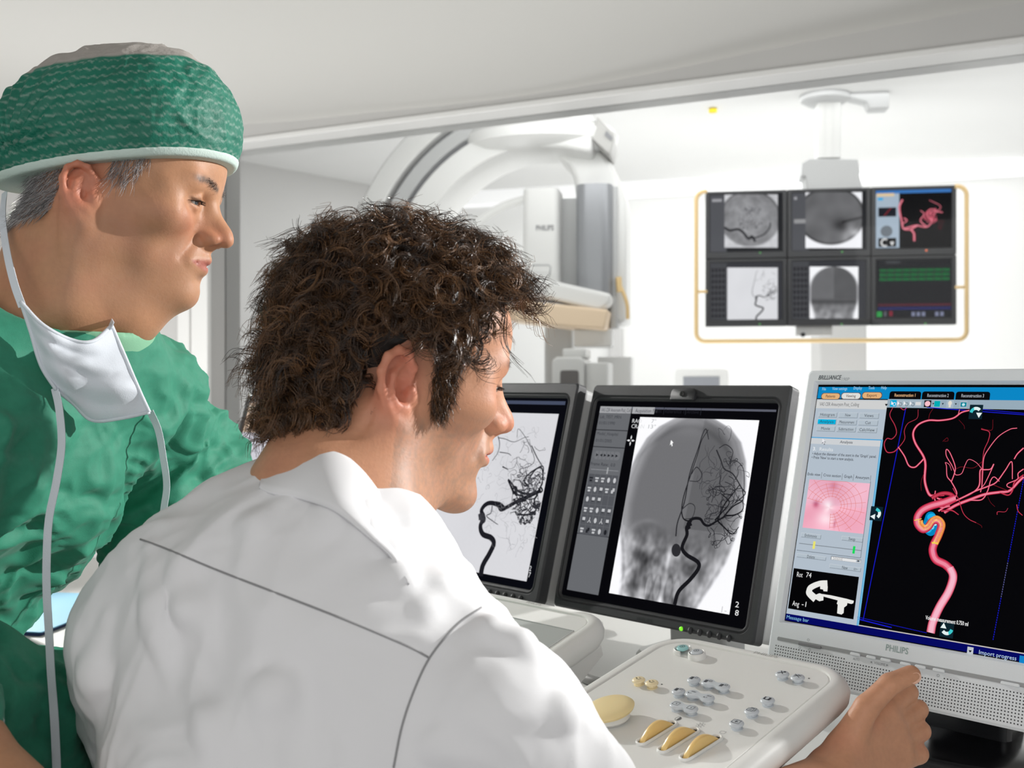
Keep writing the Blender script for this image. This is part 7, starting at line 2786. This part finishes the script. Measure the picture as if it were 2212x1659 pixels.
rt, nr, ll = scalp_roots(body1, MG, t_grey, 5200, rng_h, SG)
dn = -RG[:, 2]
bk = -RG[:, 0]
dirs = nr * 0.35 + dn * 0.8 + bk * np.where(ll[:, 0] > 0, 0.1, 0.25)[:, None] + rng_h.normal(size=nr.shape) * 0.18
g0 = rng_h.uniform(size=len(rt))[:, None]
colh = np.array(lin((70, 66, 66))) * (1 - g0) + np.array(lin((205, 204, 206))) * g0
strands('hair', rt, dirs, rng_h.uniform(0.009, 0.020, len(rt)), 0.00022, hair_mat('grey_hair'), man1, rng_h, curl=0.0009, turns=0.5, seg=6, grav=0.1, cols=colh, label='short grey hair')

# --- surgical mask hanging at the throat, with its ties
ctl = [[(46, 652), (92, 700), (150, 732), (200, 738), (243, 704)],
       [(66, 712), (110, 752), (165, 780), (225, 790), (272, 772)],
       [(90, 790), (136, 812), (190, 836), (250, 842), (300, 838)],
       [(122, 842), (160, 872), (200, 908), (262, 904), (324, 890)]]
grid = []
for r_ in range(4):
    row = []
    for c_ in range(5):
        px, py = ctl[r_][c_]
        d_ = hit(bvG, px, max(py, 735), 1.03)
        row.append(P(px, py, min(d_, 1.06) - 0.012 - 0.016 * (0 < c_ < 4) * (r_ < 3)))
    grid.append(row)
rows_ = [catmull(rw, 7) for rw in grid]
colsN = len(rows_[0])
full = []
for j in range(colsN):
    full.append(catmull([rows_[i][j] for i in range(4)], 9))
nr_, nc_ = len(full[0]), colsN
Vm = np.array([[full[j][i] for j in range(nc_)] for i in range(nr_)]).reshape(-1, 3)
ii, jj = np.meshgrid(np.arange(nr_), np.arange(nc_), indexing='ij')
pleat = 0.0020 * np.sin(ii.ravel() / nr_ * 2 * math.pi * 3.5) * np.sin(np.pi * jj.ravel() / (nc_ - 1)) + 0.005 * crease(Vm, 20, 4.0, 0.8) * np.sin(np.pi * np.clip(jj.ravel() / (nc_ - 1), 0.12, 0.88))
Vm = Vm + np.array([0.2, -1, 0.1])[None, :] * pleat[:, None]
Qm = [(i * nc_ + j, i * nc_ + j + 1, (i + 1) * nc_ + j + 1, (i + 1) * nc_ + j) for i in range(nr_ - 1) for j in range(nc_ - 1)]
me = np_mesh('mask', Vm, np.array(Qm))
M_MASK = mat('white_mask_cloth', srgb((222, 228, 236)), 0.75, bump=(700, 0.3, 0.0006), crumple=(22, 0.5, 0.006))
mo = link('face_mask', me, M_MASK, man1)
sd = mo.modifiers.new('thick', 'SOLIDIFY')
sd.thickness = 0.0012
border = [Vm[j] for j in range(nc_)], [Vm[(nr_ - 1) * nc_ + j] for j in range(nc_)], [Vm[i * nc_] for i in range(nr_)], [Vm[i * nc_ + nc_ - 1] for i in range(nr_)]
mb = MB()
for bd in border:
    mb.tube([p + V(0, -0.0012, 0) for p in bd], [0.0022] * len(bd), 8, flat=0.8)
mb.build('mask_hem', M_MASK, mo, smooth=True)


def tie(pxs, w, off=0.008):
    pts = []
    for (px, py) in pxs:
        pts.append(P(px, py, min(hit(bvG, px, min(py, 1640), 1.02), 1.25) - off))
    d = [p[1] for p in pts]
    for i in range(1, len(pts) - 1):   # a hanging tie does not follow every fold
        pass
    return pts


pts = []
yp = y_a = hit(bvG, 122, 850, 1.0) - 0.012
way = ((118, 838), (128, 885), (133, 960), (122, 1040), (106, 1120), (101, 1200), (101, 1280), (106, 1370), (110, 1450), (116, 1530), (120, 1600), (124, 1700))
hs_ = [hit(bvG, x, min(y, 1655), 9) - 0.010 for x, y in way]
y_b = min(hs_)
for k_, (x, y) in enumerate(way):
    yp = min(yp, hs_[k_], y_a + (y_b - y_a) * k_ / (len(way) - 2))
    pts.append(P(x, y, max(yp, y_b)))
ribbon(pts, 0.0072, 0.0009).build('mask_tie', M_MASK, mo, smooth=60)
y1t = hit(bvG, 330, 900, 1.05) - 0.012
pts = [P(x, y, dpt) for (x, y, dpt) in ((324, 888, y1t), (342, 930, y1t), (352, 985, y1t + 0.01), (360, 1050, y1t + 0.02), (352, 1120, y1t + 0.02), (350, 1250, y1t + 0.02))]
ribbon(pts, 0.0072, 0.0009).build('mask_tie', M_MASK, mo, smooth=60)
pts = [P(10, 415, 1.16), P(6, 470, 1.09), P(14, 540, 1.045), P(30, 610, 1.025), P(48, 662, 1.02)]
ribbon(pts, 0.0075, 0.0009).build('mask_tie', M_MASK, mo, smooth=60)
pts = [P(243, 704, 1.04), P(236, 690, 1.09), P(232, 680, 1.16)]
ribbon(pts, 0.0075, 0.0009).build('mask_tie', M_MASK, mo, smooth=60)
# ------------------------------------------------------------------ seated man in the white coat
RC = rot_head(20, 12, 2)
TC = P(848, 832, 0.97)
MC = place(RC, TC)
cp_ = dict(eye_open=0.0020, nose=0.0, ear=1.06, earz=-0.002, stubw=0.45, stub=(126, 112, 100), brow=(60, 42, 34), lip=(196, 120, 106), chin=0.003, chinz=-0.005)
man2 = thing('person', 'curly-haired man in a white coat seated with his back turned, reaching right', 'person', (TC[0] - 0.08, TC[1] - 0.1, 0))
hc = lambda x, y, z: TC + RC @ V(x, y, z)
C_ = SDF()
C_.merge(head_sdf(cp_), MC)
nbC = P(705, 1085, 0.905)
C_.chain([hc(-0.025, 0, -0.010), hc(-0.030, 0, -0.055), nbC], [0.056, 0.058, 0.066], 0.03)
C_.chain([hc(0.030, 0, -0.060), P(850, 1075, 0.94), P(820, 1150, 0.92)], [0.030, 0.028, 0.035], 0.03)
C_.chain([hc(-0.018, -0.050, -0.030), P(840, 1130, 0.88)], [0.020, 0.018], 0.035)
shR, shL = P(1068, 1538, 0.80), P(315, 1380, 0.93)
elR, wrR = P(1325, 1925, 0.80), P(1795, 1690, 1.005)
C_.chain([nbC, P(930, 1440, 0.84), shR], [0.05, 0.045, 0.045], 0.03)
C_.chain([nbC, P(500, 1300, 0.92), shL], [0.05, 0.045, 0.045], 0.03)
AX = nrm(V(0.93, -0.37, 0))
AYv = nrm(V(0.37, 0.93, 0.12))
RT = np.stack([AX, AYv, np.cross(AX, AYv)], 1)
C_.ell((-0.185, 0.87, 0.84), (0.155, 0.09, 0.20), 0.05, 'u', RT)
C_.chain([V(-0.19, 0.86, 0.80), V(-0.20, 0.74, 0.56)], [0.12, 0.13], 0.05)
elL = V(-0.36, 1.03, 0.80)
C_.chain([shL, elL, V(-0.18, 1.22, 0.80)], [0.042, 0.036, 0.026], 0.02)
C_.chain([shR, elR, (elR + wrR) / 2 + V(0, 0, -0.002), wrR], [0.043, 0.040, 0.036, 0.027], 0.02)
# hand: palm, four bent fingers, thumb raised
Kn = P(1932, 1580, 1.055)
ax = nrm(Kn - wrR)
dnw = nrm(P(1950, 1645, 1.05) - P(1938, 1512, 1.06))     # from index to little finger
dnw = nrm(dnw - ax * (dnw @ ax))
pn = nrm(np.cross(ax, dnw))
pn = pn if pn[1] > 0 else -pn                           # palm faces away from the camera
for k in (-0.024, -0.008, 0.008, 0.024):
    C_.cone(wrR + ax * 0.008 + dnw * k * 0.55, Kn + dnw * k - ax * 0.004 * abs(k) / 0.024, 0.0185, 0.0125, 0.012)
for i, (k, ln) in enumerate(((-0.0225, 1.05), (-0.0055, 1.10), (0.0110, 1.0), (0.0265, 0.82))):
    m0 = Kn + dnw * k - ax * (0.003 if i in (0, 2) else (0.010 if i == 3 else 0.0))
    d1 = nrm(ax * 0.80 + pn * 0.25 + dnw * (0.10 * (i - 1)) + V(0.35, 0, 0))
    m1_ = m0 + d1 * 0.040 * ln
    d2 = nrm(ax * 0.10 + pn * 1.0 + dnw * 0.05)
    m2_ = m1_ + d2 * 0.022 * ln
    d3 = nrm(-ax * 0.55 + pn * 0.15 + dnw * 0.55)
    m3_ = m2_ + d3 * 0.016 * ln
    C_.chain([m0, m1_], [0.0112, 0.0098], 0.005)
    C_.chain([m1_, m2_, m3_], [0.0098, 0.0090, 0.0080], 0.003)
th0 = wrR + ax * 0.030 - dnw * 0.022 - pn * 0.002
th1 = P(1872, 1528, 1.020)
th2 = P(1922, 1478, 1.022)
th3 = P(1968, 1458, 1.028)
C_.chain([th0, th1], [0.0155, 0.0118], 0.010)
C_.chain([th1, th2, th3], [0.0118, 0.0102, 0.0094], 0.003)
SK2 = srgb((200, 146, 114))
body2 = sdf_obj('body', C_, (-0.50, 0.55, 0.50), (0.52, 1.34, 1.36), 0.0022, M_SKIN, man2, lambda v: skin_cols(v, MC, SK2, cp_), 1)
eyes(man2, MC, 1.0, (96, 76, 56))
face_hair(man2, MC, 1.0, 6, lin((58, 42, 32)), 0.009)
mb = MB()
nd = nrm(th3 - th2)
nl = th3 + nd * 0.003 - nrm(V(0.2, 1, 0.2)) * 0.0088
nu = nrm(np.cross(nd, V(0, 1, 0)))
L0 = [nl + nd * (0.0065 * math.cos(t)) + nu * (0.0052 * math.sin(t)) for t in np.linspace(0, 2 * math.pi, 17)[:-1]]
mb.loft([L0, [p - V(0, 0.0008, 0) for p in L0]], cap=True)
mb.build('thumbnail', mat('nail', srgb((232, 184, 160)), 0.25), body2, smooth=40)

# --- coat
CO = SDF()
CO.chain([P(640, 1200, 0.905), P(710, 1200, 0.90), P(800, 1240, 0.875)], [0.066, 0.064, 0.056], 0.04)
CO.chain([P(640, 1190, 0.90), P(520, 1245, 0.915), P(430, 1295, 0.92), shL + V(0.004, 0, -0.004)], [0.068, 0.069, 0.066, 0.058], 0.04)
CO.chain([P(800, 1235, 0.875), P(925, 1415, 0.84), shR], [0.058, 0.058, 0.057], 0.04)
CO.ell((-0.165, 0.865, 0.79), (0.172, 0.112, 0.27), 0.06, 'u', RT)
CO.chain([V(-0.175, 0.86, 0.80), V(-0.19, 0.76, 0.50)], [0.150, 0.165], 0.06)
CO.chain([shR, (shR + elR) / 2 + V(0.003, 0, 0.0), elR, (elR + wrR) / 2 + V(0.0, -0.01, -0.012), wrR - ax * 0.075], [0.056, 0.053, 0.053, 0.046, 0.040], 0.03)
CO.chain([shL, elL, V(-0.22, 1.18, 0.80)], [0.058, 0.050, 0.042], 0.03)
# shaped folds: soft ridges laid on the surface
def fold(g, pts, r, sink, k=0.014):
    q = []
    for px, py in pts:
        Y = g.front(px, py)
        if Y is None:
            return
        q.append(P(px, py, Y + sink))
    g.chain(q, [r * (0.2 if i in (0, len(q) - 1) else 1.05) for i in range(len(q))], k * 0.75)


for pts, r, sk in ((((690, 1180), (720, 1140), (790, 1120), (850, 1165)), 0.012, 0.004), (((720, 1215), (790, 1170), (850, 1190), (900, 1235)), 0.011, 0.004),
                   (((760, 1290), (860, 1260), (950, 1270), (1010, 1310)), 0.012, 0.005), (((820, 1345), (920, 1320), (1010, 1312)), 0.009, 0.004),
                   (((1000, 1400), (1060, 1372), (1120, 1395), (1170, 1450)), 0.012, 0.005),
                   (((1130, 1560), (1200, 1540), (1270, 1570)), 0.008, 0.004), (((620, 1100), (560, 1150), (540, 1230)), 0.012, 0.005),
                   (((400, 1210), (430, 1320), (480, 1420)), 0.014, 0.006), (((330, 1180), (350, 1320), (380, 1480)), 0.010, 0.004),
                   (((250, 1330), (225, 1450), (215, 1650)), 0.014, 0.005), (((420, 1480), (470, 1560), (480, 1660)), 0.012, 0.005), (((640, 1400), (610, 1500), (600, 1650)), 0.014, 0.006),
                   (((1250, 1600), (1320, 1610), (1380, 1650)), 0.010, 0.004), (((880, 1620), (960, 1600), (1060, 1630)), 0.010, 0.005)):
    fold(CO, pts, r, sk)
# opening for the neck
CO.ell(P(785, 1010, 0.94), (0.062, 0.070, 0.062), 0.006, 's')
M_COAT = mat('white_coat_cloth', srgb((238, 238, 240)), 0.8, bump=(1500, 0.12, 0.0005), crumple=(5, 0.35, 0.02, 1.0))
coat = sdf_obj('white_coat', CO, (-0.52, 0.50, 0.40), (0.42, 1.34, 1.26), 0.0038, M_COAT, man2, None, 2, cloth_post(0.016, 8.0, 15.0, None, 1.0, (1, 1, 0.38), second=0.2))
bvC = bvh_of(coat)
# collar: a stand round the neck with a turned-down fall
def ring(pxs, dps):
    return catmull([P(x, y, d) for (x, y), d in zip(pxs, dps)], 8)


top = ring([(604, 985), (640, 956), (705, 962), (770, 1008), (822, 1075), (858, 1135), (882, 1205)], [0.965, 0.915, 0.868, 0.850, 0.850, 0.862, 0.885])
bp_ = [(560, 1050), (590, 1062), (650, 1072), (722, 1098), (790, 1150), (846, 1200), (884, 1262)]
bot = ring(bp_, [min(hit(bvC, x, y + 4, d + 0.01) - 0.005, d + 0.02) for (x, y), d in zip(bp_, [0.955, 0.895, 0.845, 0.825, 0.825, 0.838, 0.868])])
inn = ring([(616, 1010), (650, 985), (712, 995), (770, 1040), (815, 1100), (846, 1155), (868, 1215)], [0.985, 0.938, 0.895, 0.880, 0.880, 0.888, 0.905])
inn2 = [p + V(0.004, 0.012, -0.045) for p in inn]
fall_edge = [b + V(0, 0.004, -0.002) for b in bot]
m_ = [(t_ * 0.55 + b_ * 0.45) + V(-0.002, -0.006, 0.002) for t_, b_ in zip(top, bot)]
mb = MB()
mb.loft([inn2, inn, [t_ + V(0.002, 0.006, -0.001) for t_ in top], top, m_, bot, fall_edge], cap=False, closed=False)
col_o = mb.build('collar', M_COAT, man2, smooth=True)
sb = col_o.modifiers.new('sub', 'SUBSURF')
sb.levels = sb.render_levels = 1
sd = col_o.modifiers.new('thick', 'SOLIDIFY')
sd.thickness = 0.0016
# back part of the collar on the far side of the neck
back = ring([(604, 985), (575, 1015), (560, 1060)], [0.965, 0.975, 0.965])
# seams
M_SEAM = mat('grey_seam_thread', srgb((150, 150, 152)), 0.8)


def seam(pts, r=0.0008, name='seam'):
    q = [p for p in catmull([(x, y, 0) for x, y in pts], 8)]
    w_ = [P(p[0], p[1], hit(bvC, p[0], p[1], 0.85) - 0.0003) for p in q]
    mb = MB()
    mb.tube(w_, [r] * len(w_), 6)
    return mb.build(name, M_SEAM, coat, smooth=True)


seam([(303, 1165), (360, 1186), (470, 1232), (620, 1290), (760, 1345), (880, 1396), (925, 1420)])
seam([(1040, 1312), (985, 1352), (930, 1418), (895, 1490), (868, 1570), (850, 1659)])

# --- curly hair: locks of strands
rs = np.random.RandomState(12)


def t_curly(l):
    ay = np.abs(l[:, 1])
    x, z = l[:, 0], l[:, 2]
    line = np.where(x > 0.060, 0.094 + 0.3 * (x - 0.06), np.where(x > 0.042, 0.058 + (x - 0.042) * 2.0, np.where(x > 0.010, 0.045, np.where(x > -0.026, 0.040, -0.034 + 0.25 * (x + 0.03)))))
    m = z > line
    m &= ~((ay > 0.066) & (x > -0.048) & (x < 0.016) & (z < 0.050))
    return m.astype(float)


nl_ = 2300
rt, nr, ll = scalp_roots(body2, MC, t_curly, nl_, rs)
up_, fw_, lf_ = RC[:, 2], RC[:, 0], RC[:, 1]
lowz = sstep(0.03, -0.03, ll[:, 2])
sideb = (ll[:, 0] > 0.008) & (ll[:, 2] < 0.045)
topf = sstep(0.02, 0.08, ll[:, 0])
dirs = nr * 1.0 - up_ * (0.35 + 0.5 * lowz - 0.35 * topf)[:, None] + fw_ * (0.35 * topf - 0.25 * (1 - topf))[:, None] + rs.normal(size=nr.shape) * 0.35
ln = rs.uniform(0.022, 0.044, nl_) * (1 - 0.40 * lowz) * np.where(sideb, 0.6, 1.0)
ln = ln * np.where(ll[:, 2] > 0.085, 1.35, 1.0) * np.where((ll[:, 0] < -0.075) & (ll[:, 2] < 0.03), 1.35, 1.0)
K_ = 8
idx = np.repeat(np.arange(nl_), K_)


def locks(name, rt, dirs, ln, curl, turns, m, parent, rs, cols, r, seg=14, grav=0.35, spread=0.0016):
    n = len(rt)
    ph0, tw0 = rs.uniform(0, 2 * math.pi, n), turns * rs.uniform(0.6, 1.4, n) * np.where(rs.uniform(size=n) < 0.5, -1, 1)
    ref0 = rs.normal(size=(n, 3))
    cr0 = curl * rs.uniform(0.6, 1.35, n)
    R_, D_, L_ = rt[idx] + rs.normal(size=(n * K_, 3)) * spread, dirs[idx] + rs.normal(size=(n * K_, 3)) * 0.018, ln[idx] * rs.uniform(0.75, 1.15, n * K_)

    class FakeRng:
        def __init__(s):
            s.c = 0
        def normal(s, size=None):
            return ref0[idx] + rs.normal(size=size) * 0.05
        def uniform(s, a=0, b=1, size=None):
            s.c += 1
            if s.c == 1:
                return ph0[idx] + rs.normal(size=n * K_) * 0.12
            if s.c == 2:
                return (np.abs(tw0[idx]) / turns) * (1 + rs.normal(size=n * K_) * 0.04)
            if s.c == 4:
                return cr0[idx] / curl * (1 + rs.normal(size=n * K_) * 0.10)
            return rs.uniform(a, b, size)
    f = FakeRng()
    # keep the handedness of the curl per lock
    sgn = np.sign(tw0)[idx]
    _u = f.uniform

    def uni(a=0, b=1, size=None):
        if f.c == 2:
            f.c += 1
            return np.where(sgn < 0, 0.0, 1.0)
        return _u(a, b, size)
    f.uniform = uni
    return strands(name, R_, D_, L_, r, m, parent, f, curl=curl, turns=turns, seg=seg, grav=grav, cols=cols)


u_ = rs.uniform(size=nl_) ** 1.6
base_c = np.array(lin((38, 26, 20)))[None, :] * (1 - u_[:, None]) + np.array(lin((136, 98, 64)))[None, :] * u_[:, None]
cc_ = base_c[idx] * rs.uniform(0.7, 1.3, nl_ * K_)[:, None]
M_HAIR = hair_mat('brown_hair', 0.30, 0.7)
locks('hair', rt, dirs, ln, 0.0084, 1.45, M_HAIR, man2, rs, cc_, 0.00042, seg=16, spread=0.0008)
# sideburns
t_sb = lambda l: ((l[:, 0] > 0.012 + 0.12 * (0.04 - l[:, 2])) & (l[:, 0] < 0.037 - 0.10 * np.clip(0.02 - l[:, 2], 0, 1)) & (l[:, 2] > -0.016) & (l[:, 2] < 0.055) & (np.abs(l[:, 1]) > 0.055)).astype(float)
rt3, nr3, ll3 = scalp_roots(body2, MC, t_sb, 3000, rs)
d3 = nr3 * 0.30 - up_ * 0.9 + fw_ * 0.15 + rs.normal(size=nr3.shape) * 0.22
u3 = rs.uniform(size=(3000, 1)) ** 1.5
strands('sideburn', rt3, d3, rs.uniform(0.008, 0.017, 3000), 0.00028, M_HAIR, man2, rs, curl=0.0016, turns=0.7, seg=7, grav=0.1,
        cols=np.array(lin((40, 28, 20))) * (1 - u3) + np.array(lin((128, 88, 50))) * u3)
# dense undercoat close to the scalp
HS = SDF()
HS.ell(hc(-0.006, 0, 0.052), np.array([0.107, 0.081, 0.094]), 0.01, 'u', RC)
HS.ell(hc(0.026, 0, 0.068), (0.056, 0.066, 0.062), 0.02, 'u', RC)
HS.ell(hc(-0.060, 0, 0.000), (0.050, 0.056, 0.048), 0.02, 'u', RC)
HS.plane(hc(0.062, 0, 0.066), nrm(fw_ * 0.9 - up_ * 0.72), 0.01)
HS.plane(hc(-0.02, 0, -0.022), nrm(-up_ + fw_ * 0.15), 0.01)
for s in (-1, 1):
    HS.ell(hc(0.000, 0.082 * s, 0.000), (0.030, 0.022, 0.042), 0.01, 's', RC)
    HS.ell(hc(0.060, 0.06 * s, -0.005), (0.050, 0.05, 0.060), 0.01, 's', RC)


def hp(v, q):
    return v + vnormals(v, q) * (0.006 * crease(v, 42, 1.0, 0.9) - 0.003)[:, None]


M_UND = mat('dark_hair_mass', srgb((30, 21, 17)), 0.6)
sdf_obj('hair_mass', HS, TC - 0.17, TC + 0.19, 0.0035, M_UND, man2, None, 1, hp)
# stool under him
st = thing('swivel_stool', 'swivel stool with a black seat under the man in the white coat', 'stool', (-0.21, 0.70, 0))
mb = MB()
mb.lathe([(0.001, 0.0), (0.16, 0.0), (0.19, 0.02), (0.19, 0.05), (0.17, 0.07), (0.001, 0.075)], (-0.21, 0.70, 0.40), 40)
mb.build('seat', M_BLACK, st, smooth=40)
mb = MB()
mb.lathe([(0.001, 0.03), (0.03, 0.03), (0.03, 0.40), (0.001, 0.40)], (-0.21, 0.70, 0), 20)
mb.build('column', M_STEEL, st, smooth=40)
mb = MB()
for k in range(5):
    a = k * 2 * math.pi / 5
    mb.tube([(-0.21, 0.70, 0.07), (-0.21 + 0.26 * math.cos(a), 0.70 + 0.26 * math.sin(a), 0.03)], [0.022, 0.014], 8)
mb.build('foot_cross', M_STEEL, st, smooth=40)
